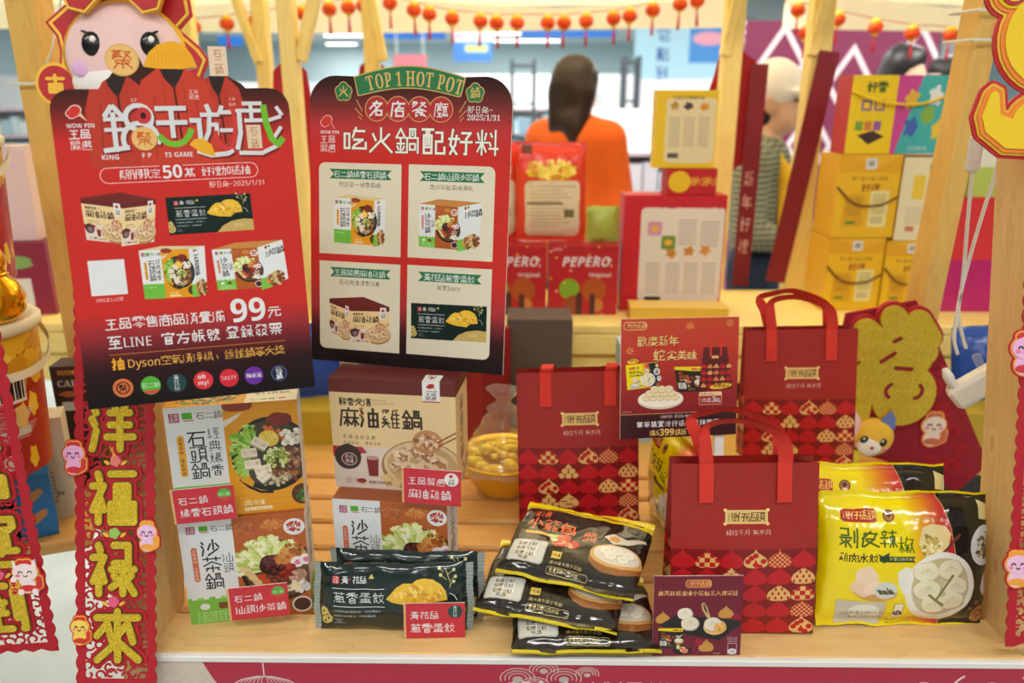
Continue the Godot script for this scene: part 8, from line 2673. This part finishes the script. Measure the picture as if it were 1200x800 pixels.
# ---------------------------------------------------------------- the hall and what stands far back in it
func hall() -> void:
	var fm := mat(Color.WHITE, 0.38)
	fm.albedo_texture = noise_tex(0.01, [rgb(146, 156, 154), rgb(164, 172, 170), rgb(156, 164, 163)], 512, 3, 2)
	fm.uv1_triplanar = true
	fm.uv1_scale = Vector3(0.5, 0.5, 0.5)
	var x0 := -14.0
	var x1 := 14.0
	var z0 := -30.0
	var z1 := 7.0
	struct("floor", bevel_box(Vector3(x1 - x0, 0.2, z1 - z0), 0), fm, Vector3(0, -0.1, (z0 + z1) / 2))
	struct("ceiling", bevel_box(Vector3(x1 - x0, 0.2, z1 - z0), 0), mat(rgb(206, 216, 220), 0.9), Vector3(0, 3.55, (z0 + z1) / 2))
	var wm := mat(rgb(198, 220, 228), 0.8)
	struct("wall_back", bevel_box(Vector3(x1 - x0, 3.7, 0.2), 0), wm, Vector3(0, 1.7, z0))
	struct("wall_front", bevel_box(Vector3(x1 - x0, 3.7, 0.2), 0), mat(rgb(222, 222, 218), 0.8), Vector3(0, 1.7, z1))
	struct("wall_left", bevel_box(Vector3(0.2, 3.7, z1 - z0), 0), wm, Vector3(x0, 1.7, (z0 + z1) / 2))
	struct("wall_right", bevel_box(Vector3(0.2, 3.7, z1 - z0), 0), wm, Vector3(x1, 1.7, (z0 + z1) / 2))

func board_sign(called: String, label: String, x0: float, y0: float, x1: float, y1: float, z: float, m, category := "sign") -> void:
	var a := pz(x0, y1, z)
	var b := pz(x1, y0, z)
	var w := b.x - a.x
	var h := b.y - a.y
	var mats: Array = m if m is Array else [m, m, m, m, m, m]
	var t := thing(called, label, category, Vector3((a.x + b.x) / 2, a.y, z))
	part("panel", carton_mesh(w, h, 0.03), mats, t)
	if a.y > 0.3:
		for s in [-0.4, 0.4]: part("hanger", bevel_box(Vector3(0.012, 3.45 - b.y, 0.012), 0.001), M.white_metal, t, Vector3(s * w, h + (3.45 - b.y) / 2, 0))

func shelf_unit(label: String, x: float, z: float, w: float, h: float, seed_: int, cols: Array, turn := 0.0) -> void:
	var t := thing("store_shelf", label, "shelf", Vector3(x, 0, z), Vector3(0, turn, 0), "white store shelves")
	var wm = M.white_metal
	part("back_panel", bevel_box(Vector3(w, h, 0.03), 0.004), wm, t, Vector3(0, h / 2, -0.2))
	for s in [-1.0, 1.0]: part("upright", bevel_box(Vector3(0.04, h, 0.44), 0.004), wm, t, Vector3(s * w / 2, h / 2, 0))
	var n := int(h / 0.30)
	var r := rng_of(seed_)
	for i in n:
		part("shelf_board", bevel_box(Vector3(w - 0.04, 0.03, 0.42), 0.004), wm, t, Vector3(0, 0.12 + i * 0.30, 0.0))
		part("price_rail", bevel_box(Vector3(w - 0.04, 0.035, 0.008), 0.002), mat(rgb(214, 196, 206), 0.5), t, Vector3(0, 0.12 + i * 0.30, 0.214))
		var xx := -w / 2 + 0.06
		while xx < w / 2 - 0.20 and i < n - 1:
			var bw := r.randf_range(0.08, 0.16)
			var bh := r.randf_range(0.12, 0.24)
			if i > 0: single("store_box", bevel_box(Vector3(bw, bh, 0.3), 0.006), cols[r.randi() % cols.size()], "pale box on the " + label, "box", t.transform * Vector3(xx + bw / 2, 0.136 + bh / 2 + i * 0.30, 0.02), Vector3(0, turn, 0), "pale boxes on the " + label)
			xx += bw + 0.012

func far_store() -> void:
	var whites := [mat(rgb(236, 236, 242), 0.5), mat(rgb(226, 222, 232), 0.5), mat(rgb(240, 230, 236), 0.5), mat(rgb(214, 226, 236), 0.5)]
	shelf_unit("white store shelf full of pale boxes right behind the woman", 1.05, -6.3, 1.5, 1.35, 3, whites)
	shelf_unit("white store shelf full of pale boxes far behind the yellow carton", 1.9, -8.0, 2.4, 1.62, 5, whites)
	var cool := [mat(rgb(176, 206, 216), 0.5), mat(rgb(206, 224, 230), 0.5), mat(rgb(226, 230, 232), 0.5), mat(rgb(120, 150, 170), 0.5)]
	shelf_unit("pale store shelf between the posters in the far background", -2.6, -8.4, 3.0, 1.6, 7, cool)
	shelf_unit("pale store shelf left of the woman in the far background", 0.2, -10.5, 3.4, 1.75, 9, cool)
	shelf_unit("pale store shelf at the far left behind the pink face board", -6.4, -9.4, 3.2, 1.7, 12, cool)
	var blue := mat(rgb(30, 120, 220), 0.5)
	var sky := mat(rgb(150, 200, 226), 0.6)
	board_sign("blue_sign", "long blue overhead sign band behind the woman's head", 610, 36, 722, 44, -12.0, blue)
	board_sign("blue_sign", "blue overhead sign band above the green ribbon poster", 438, 36, 522, 46, -12.0, blue)
	board_sign("blue_sign", "small blue sign left of the pine posts", 256, 42, 284, 54, -12.0, blue)
	var S := Sheet.new(self, 100, 90, 4, rgb(60, 120, 206))
	S.rect(0, 0, 100, 36, rgb(196, 206, 210))
	S.rrect(30, 44, 60, 20, 4, rgb(190, 200, 120))
	S.ell(14, 20, 10, 8, rgb(226, 150, 180))
	var f := printed(S, 200, 180, 0.6)
	board_sign("hanging_poster", "blue and yellow hanging poster above the hot-pot poster's right half", 532, 34, 576, 72, -11.0, [f, sky, sky, sky, sky, sky], "poster")
	S = Sheet.new(self, 190, 140, 4, rgb(170, 210, 228))
	S.text("宅配到", 44, 20, 26, rgb(60, 90, 160), {"vert": true, "gap": 0.5, "w": 0.12})
	S.rect(110, 0, 80, 90, rgb(70, 140, 210))
	S.ell(150, 40, 34, 14, rgb(230, 160, 180))
	f = printed(S, 380, 280, 0.6)
	board_sign("service_sign", "pale blue service sign with dark characters above the white shelves", 742, 22, 856, 102, -9.0, [f, sky, sky, sky, sky, sky])
	board_sign("red_frame_sign", "white notice with red frame above the green ribbon poster", 462, 64, 500, 88, -10.0, mat(rgb(206, 120, 130), 0.6))
	# dark racks
	var dk := mat(rgb(60, 70, 80), 0.5)
	for d in [[600, 70, 626, 200, "dark metal rack left of the woman"], [730, 66, 748, 112, "dark metal rack right of the woman's head"]]:
		var a := pz(d[0], d[3], -7.0)
		var b := pz(d[2], d[1], -7.0)
		var t := thing("metal_rack", d[4], "rack", Vector3((a.x + b.x) / 2, 0, -7.0))
		for sx in [-1.0, 1.0]:
			for sz in [-0.1, 0.1]: part("upright", bevel_box(Vector3(0.03, b.y, 0.03), 0.003), dk, t, Vector3(sx * (b.x - a.x) / 2, b.y / 2, sz))
		for i in 6: part("shelf", bevel_box(Vector3(b.x - a.x, 0.02, 0.22), 0.003), dk, t, Vector3(0, 0.15 + i * (b.y - 0.2) / 5, 0))
		for i in 4: part("goods", bevel_box(Vector3(0.12, 0.16, 0.16), 0.01), cool[i], t, Vector3(0.02, 0.26 + i * (b.y - 0.2) / 5, 0))
	# plum backdrop with white diamonds
	S = Sheet.new(self, 300, 300, 4, rgb(122, 36, 78))
	for q in [[60, 40], [170, 60], [270, 40], [115, 120], [225, 130]]:
		var o := 34.0
		for k in 4:
			var p := [Vector2(0, -o), Vector2(o, 0), Vector2(0, o), Vector2(-o, 0)]
			S.line(Vector2(q[0], q[1]) + p[k], Vector2(q[0], q[1]) + p[(k + 1) % 4], 7, rgb(232, 216, 224))
	S.text("美好", 140, 150, 60, rgb(240, 236, 240), {"w": 0.13, "vert": true})
	f = printed(S, 600, 600, 0.6)
	var pl := mat(rgb(122, 36, 78), 0.6)
	board_sign("plum_backdrop", "plum backdrop wall with white diamond outlines and characters", 846, 24, 1104, 367, -5.2, [f, pl, pl, pl, pl, pl], "backdrop")
	board_sign("grey_pillar", "grey steel pillar between the plum backdrop and the right post", 1086, 20, 1110, 360, -5.4, mat(rgb(140, 150, 156), 0.4), "pillar")

# ---------------------------------------------------------------- people
func limb(a: Vector3, ra: float, b: Vector3, rb: float, flat := Vector3.ONE) -> Array:
	return [a, ra, b, rb, flat]

func people() -> void:
	var skin := mat(rgb(226, 182, 156), 0.6)
	skin.subsurf_scatter_enabled = true
	skin.subsurf_scatter_strength = 0.1
	# woman seen from behind, hair loose, orange shirt
	var t := thing("person", "person in an orange shirt with long dark hair, seen from behind", "person", Vector3(0.200, 0.0, -3.0), Vector3(0, 142, 0))
	var hy := 1.475
	part("body", body([limb(Vector3(0, hy, 0.005), 0.078, Vector3(0, hy - 0.06, 0.02), 0.066), limb(Vector3(0, hy - 0.1, 0), 0.045, Vector3(0, 1.30, -0.005), 0.05), limb(Vector3(0, 1.26, 0), 0.10, Vector3(0, 0.98, 0), 0.10, Vector3(1.25, 1, 0.8)), limb(Vector3(0, 0.98, 0), 0.11, Vector3(0, 0.84, 0), 0.125, Vector3(1.2, 1, 0.85)),
		limb(Vector3(-0.08, 0.84, 0), 0.085, Vector3(-0.085, 0.46, 0.01), 0.058), limb(Vector3(-0.085, 0.46, 0.01), 0.055, Vector3(-0.085, 0.07, -0.01), 0.038), limb(Vector3(0.08, 0.84, 0), 0.085, Vector3(0.085, 0.46, 0.01), 0.058), limb(Vector3(0.085, 0.46, 0.01), 0.055, Vector3(0.085, 0.07, -0.01), 0.038),
		limb(Vector3(-0.15, 1.27, 0), 0.045, Vector3(-0.20, 1.02, 0.01), 0.038), limb(Vector3(-0.20, 1.02, 0.01), 0.036, Vector3(-0.17, 0.84, 0.14), 0.026), limb(Vector3(-0.17, 0.84, 0.14), 0.026, Vector3(-0.15, 0.80, 0.21), 0.02),
		limb(Vector3(0.15, 1.27, 0), 0.045, Vector3(0.20, 1.02, 0.01), 0.038), limb(Vector3(0.20, 1.02, 0.01), 0.036, Vector3(0.17, 0.84, 0.14), 0.026), limb(Vector3(0.17, 0.84, 0.14), 0.026, Vector3(0.15, 0.80, 0.21), 0.02),
		limb(Vector3(0, hy - 0.025, 0.085), 0.010, Vector3(0, hy - 0.045, 0.098), 0.012)], 0.02, 0.03), skin, t)
	var shirt := mat(rgb(236, 104, 26), 0.85)
	part("shirt", body([limb(Vector3(-0.135, 1.275, 0), 0.062, Vector3(0.135, 1.275, 0), 0.062), limb(Vector3(0, 1.25, 0), 0.118, Vector3(0, 0.95, 0), 0.118, Vector3(1.3, 1, 0.85)), limb(Vector3(0, 0.95, 0), 0.125, Vector3(0, 0.82, 0), 0.14, Vector3(1.2, 1, 0.9)),
		limb(Vector3(-0.155, 1.265, 0), 0.062, Vector3(-0.205, 1.02, 0.01), 0.055), limb(Vector3(-0.205, 1.02, 0.01), 0.052, Vector3(-0.18, 0.88, 0.11), 0.04), limb(Vector3(0.155, 1.265, 0), 0.062, Vector3(0.205, 1.02, 0.01), 0.055), limb(Vector3(0.205, 1.02, 0.01), 0.052, Vector3(0.18, 0.88, 0.11), 0.04)], 0.02, 0.035), shirt, t)
	part("trousers", body([limb(Vector3(0, 0.90, 0), 0.125, Vector3(0, 0.82, 0), 0.13, Vector3(1.2, 1, 0.85)), limb(Vector3(-0.08, 0.84, 0), 0.095, Vector3(-0.085, 0.46, 0.01), 0.068), limb(Vector3(-0.085, 0.46, 0.01), 0.066, Vector3(-0.085, 0.07, -0.01), 0.052), limb(Vector3(0.08, 0.84, 0), 0.095, Vector3(0.085, 0.46, 0.01), 0.068), limb(Vector3(0.085, 0.46, 0.01), 0.066, Vector3(0.085, 0.07, -0.01), 0.052)], 0.022, 0.03), mat(rgb(40, 44, 60), 0.85), t)
	var hair := mat(rgb(44, 28, 20), 0.38)
	part("hair", body([limb(Vector3(0, 1.482, -0.008), 0.088, Vector3(0, 1.46, -0.014), 0.086), limb(Vector3(0, 1.44, -0.03), 0.074, Vector3(0.0, 1.34, -0.046), 0.062, Vector3(1.05, 1, 0.75)), limb(Vector3(-0.04, 1.42, -0.03), 0.05, Vector3(-0.05, 1.31, -0.055), 0.034), limb(Vector3(0.04, 1.42, -0.03), 0.05, Vector3(0.036, 1.31, -0.06), 0.036), limb(Vector3(-0.03, 1.33, -0.06), 0.042, Vector3(-0.055, 1.25, -0.08), 0.02)], 0.014, 0.03), hair, t)
	for s in [-1.0, 1.0]: part("shoe", body([limb(Vector3(s * 0.085, 0.035, -0.03), 0.034, Vector3(s * 0.09, 0.028, 0.13), 0.026)], 0.015, 0.02), mat(rgb(230, 230, 230), 0.6), t)
	# man in a white cap looking down to the right
	var m := thing("person", "person in a white cap, striped top and yellow apron looking down", "person", Vector3(0.935, 0.0, -3.0), Vector3(0, 62, 0))
	var h2 := 1.40
	part("body", body([limb(Vector3(0, h2 + 0.03, 0.01), 0.082, Vector3(0, h2 - 0.055, 0.045), 0.060), limb(Vector3(0, h2 - 0.06, -0.01), 0.052, Vector3(0, 1.22, -0.03), 0.056), limb(Vector3(0, 1.18, -0.03), 0.115, Vector3(0, 0.88, 0), 0.11, Vector3(1.3, 1, 0.85)), limb(Vector3(0, 0.88, 0), 0.11, Vector3(0, 0.78, 0), 0.12, Vector3(1.2, 1, 0.85)),
		limb(Vector3(-0.09, 0.80, 0), 0.09, Vector3(-0.095, 0.44, 0.01), 0.062), limb(Vector3(-0.095, 0.44, 0.01), 0.06, Vector3(-0.095, 0.07, -0.01), 0.04), limb(Vector3(0.09, 0.80, 0), 0.09, Vector3(0.095, 0.44, 0.01), 0.062), limb(Vector3(0.095, 0.44, 0.01), 0.06, Vector3(0.095, 0.07, -0.01), 0.04),
		limb(Vector3(-0.18, 1.19, -0.02), 0.05, Vector3(-0.22, 0.94, 0.0), 0.042), limb(Vector3(-0.22, 0.94, 0.0), 0.04, Vector3(-0.13, 0.90, 0.22), 0.03), limb(Vector3(-0.13, 0.90, 0.22), 0.03, Vector3(-0.08, 0.90, 0.29), 0.022),
		limb(Vector3(0.18, 1.19, -0.02), 0.05, Vector3(0.22, 0.94, 0.0), 0.042), limb(Vector3(0.22, 0.94, 0.0), 0.04, Vector3(0.13, 0.90, 0.22), 0.03), limb(Vector3(0.13, 0.90, 0.22), 0.03, Vector3(0.08, 0.90, 0.29), 0.022),
		limb(Vector3(0, h2 + 0.005, 0.092), 0.010, Vector3(0, h2 - 0.02, 0.112), 0.014), limb(Vector3(-0.083, h2 + 0.01, 0.0), 0.016, Vector3(-0.083, h2 - 0.03, 0.0), 0.012), limb(Vector3(0.083, h2 + 0.01, 0.0), 0.016, Vector3(0.083, h2 - 0.03, 0.0), 0.012)], 0.016, 0.028), skin, m)
	var dark := mat(rgb(40, 26, 22), 0.5)
	for s in [-1.0, 1.0]:
		part("eye", ball(Vector3(0.014, 0.006, 0.006), Vector3(s * 0.032, h2 + 0.006, 0.088), 10), dark, m)
		part("brow", ball(Vector3(0.018, 0.004, 0.006), Vector3(s * 0.034, h2 + 0.028, 0.088), 10), dark, m)
	part("mouth", ball(Vector3(0.022, 0.005, 0.006), Vector3(0, h2 - 0.058, 0.098), 10), mat(rgb(176, 96, 90), 0.5), m)
	part("hair", body([limb(Vector3(0, h2 + 0.04, -0.02), 0.088, Vector3(0, h2 - 0.03, -0.035), 0.078)], 0.014, 0.02), dark, m)
	var cap := mat(rgb(240, 236, 234), 0.8)
	part("cap", body([limb(Vector3(0, h2 + 0.062, 0.0), 0.095, Vector3(0, h2 + 0.05, 0.0), 0.098), limb(Vector3(-0.055, h2 + 0.035, 0.115), 0.028, Vector3(0.055, h2 + 0.035, 0.115), 0.028, Vector3(1, 0.35, 2.0))], 0.012, 0.02), cap, m)
	var S := Sheet.new(self, 40, 40, 4, rgb(106, 110, 92))
	for i in 10: S.rect(0, i * 4, 40, 1.4, rgb(170, 170, 150))
	var stripe := printed(S, 80, 80, 0.9)
	stripe.uv1_triplanar = true
	stripe.uv1_scale = Vector3(5, 5, 5)
	part("striped_top", body([limb(Vector3(-0.16, 1.195, -0.02), 0.066, Vector3(0.16, 1.195, -0.02), 0.066), limb(Vector3(0, 1.17, -0.03), 0.128, Vector3(0, 0.84, 0), 0.125, Vector3(1.3, 1, 0.88)), limb(Vector3(-0.185, 1.19, -0.02), 0.066, Vector3(-0.225, 0.94, 0.0), 0.056), limb(Vector3(-0.225, 0.94, 0.0), 0.055, Vector3(-0.14, 0.90, 0.20), 0.042), limb(Vector3(0.185, 1.19, -0.02), 0.066, Vector3(0.225, 0.94, 0.0), 0.056), limb(Vector3(0.225, 0.94, 0.0), 0.055, Vector3(0.14, 0.90, 0.20), 0.042)], 0.02, 0.03), stripe, m)
	part("yellow_apron", body([limb(Vector3(0, 1.13, 0.075), 0.055, Vector3(0, 0.84, 0.10), 0.07, Vector3(2.0, 1, 0.5)), limb(Vector3(-0.07, 1.24, 0.03), 0.02, Vector3(-0.07, 1.12, 0.09), 0.03), limb(Vector3(0.07, 1.24, 0.03), 0.02, Vector3(0.07, 1.12, 0.09), 0.03)], 0.018, 0.02), mat(rgb(236, 186, 40), 0.85), m)
	part("jeans", body([limb(Vector3(0, 0.86, 0), 0.12, Vector3(0, 0.78, 0), 0.126, Vector3(1.2, 1, 0.88)), limb(Vector3(-0.09, 0.80, 0), 0.10, Vector3(-0.095, 0.44, 0.01), 0.072), limb(Vector3(-0.095, 0.44, 0.01), 0.07, Vector3(-0.095, 0.06, -0.01), 0.055), limb(Vector3(0.09, 0.80, 0), 0.10, Vector3(0.095, 0.44, 0.01), 0.072), limb(Vector3(0.095, 0.44, 0.01), 0.07, Vector3(0.095, 0.06, -0.01), 0.055)], 0.022, 0.03), mat(rgb(40, 56, 86), 0.85), m)
	for s in [-1.0, 1.0]: part("shoe", body([limb(Vector3(s * 0.095, 0.036, -0.03), 0.036, Vector3(s * 0.10, 0.03, 0.15), 0.028)], 0.015, 0.02), dark, m)
	# two shoppers whose heads show above the cartons
	for d in [[1058, 92, 1.66, "person with short dark hair and bare brow behind the toy snack carton", rgb(110, 28, 60), 60.0, false], [1104, 100, 1.60, "person with dark hair and a pale mask beside the right post", rgb(150, 150, 160), -80.0, true]]:
		var zz := -4.6 if d[6] else -3.9
		var c := pz(d[0], d[1], zz)
		var hh: float = c.y + 0.02
		var p := thing("person", d[3], "person", Vector3(c.x, 0, zz), Vector3(0, d[5], 0))
		part("body", body([limb(Vector3(0, hh + 0.02, 0.005), 0.084, Vector3(0, hh - 0.07, 0.03), 0.062), limb(Vector3(0, hh - 0.1, 0), 0.05, Vector3(0, hh - 0.2, 0), 0.055), limb(Vector3(0, hh - 0.26, 0), 0.11, Vector3(0, hh - 0.62, 0), 0.12, Vector3(1.25, 1, 0.8)), limb(Vector3(-0.09, hh - 0.68, 0), 0.09, Vector3(-0.09, 0.07, 0), 0.045), limb(Vector3(0.09, hh - 0.68, 0), 0.09, Vector3(0.09, 0.07, 0), 0.045), limb(Vector3(-0.18, hh - 0.27, 0), 0.05, Vector3(-0.22, hh - 0.78, 0.03), 0.03), limb(Vector3(0.18, hh - 0.27, 0), 0.05, Vector3(0.22, hh - 0.78, 0.03), 0.03), limb(Vector3(0, hh, 0.085), 0.010, Vector3(0, hh - 0.025, 0.10), 0.013)], 0.022, 0.03), skin, p)
		part("hair", body([limb(Vector3(0, hh + 0.045, -0.012), 0.094, Vector3(0, hh - 0.02, -0.04), 0.084), limb(Vector3(0, hh + 0.075, 0.04), 0.05, Vector3(0, hh + 0.07, 0.0), 0.07)], 0.016, 0.02), mat(rgb(26, 22, 22), 0.45), p)
		part("jacket", body([limb(Vector3(-0.15, hh - 0.26, 0), 0.075, Vector3(0.15, hh - 0.26, 0), 0.075), limb(Vector3(0, hh - 0.28, 0), 0.13, Vector3(0, hh - 0.72, 0), 0.14, Vector3(1.3, 1, 0.85)), limb(Vector3(-0.19, hh - 0.28, 0), 0.066, Vector3(-0.23, hh - 0.74, 0.03), 0.048), limb(Vector3(0.19, hh - 0.28, 0), 0.066, Vector3(0.23, hh - 0.74, 0.03), 0.048)], 0.024, 0.03), mat(d[4], 0.85), p)
		part("trousers", body([limb(Vector3(-0.09, hh - 0.70, 0), 0.10, Vector3(-0.09, 0.05, 0), 0.06), limb(Vector3(0.09, hh - 0.70, 0), 0.10, Vector3(0.09, 0.05, 0), 0.06)], 0.024, 0.03), mat(rgb(50, 50, 60), 0.85), p)
		if d[6]: part("mask", body([limb(Vector3(-0.02, hh - 0.045, 0.065), 0.045, Vector3(0.02, hh - 0.045, 0.065), 0.045, Vector3(1, 1, 0.8))], 0.014, 0.02), mat(rgb(226, 230, 234), 0.8), p)
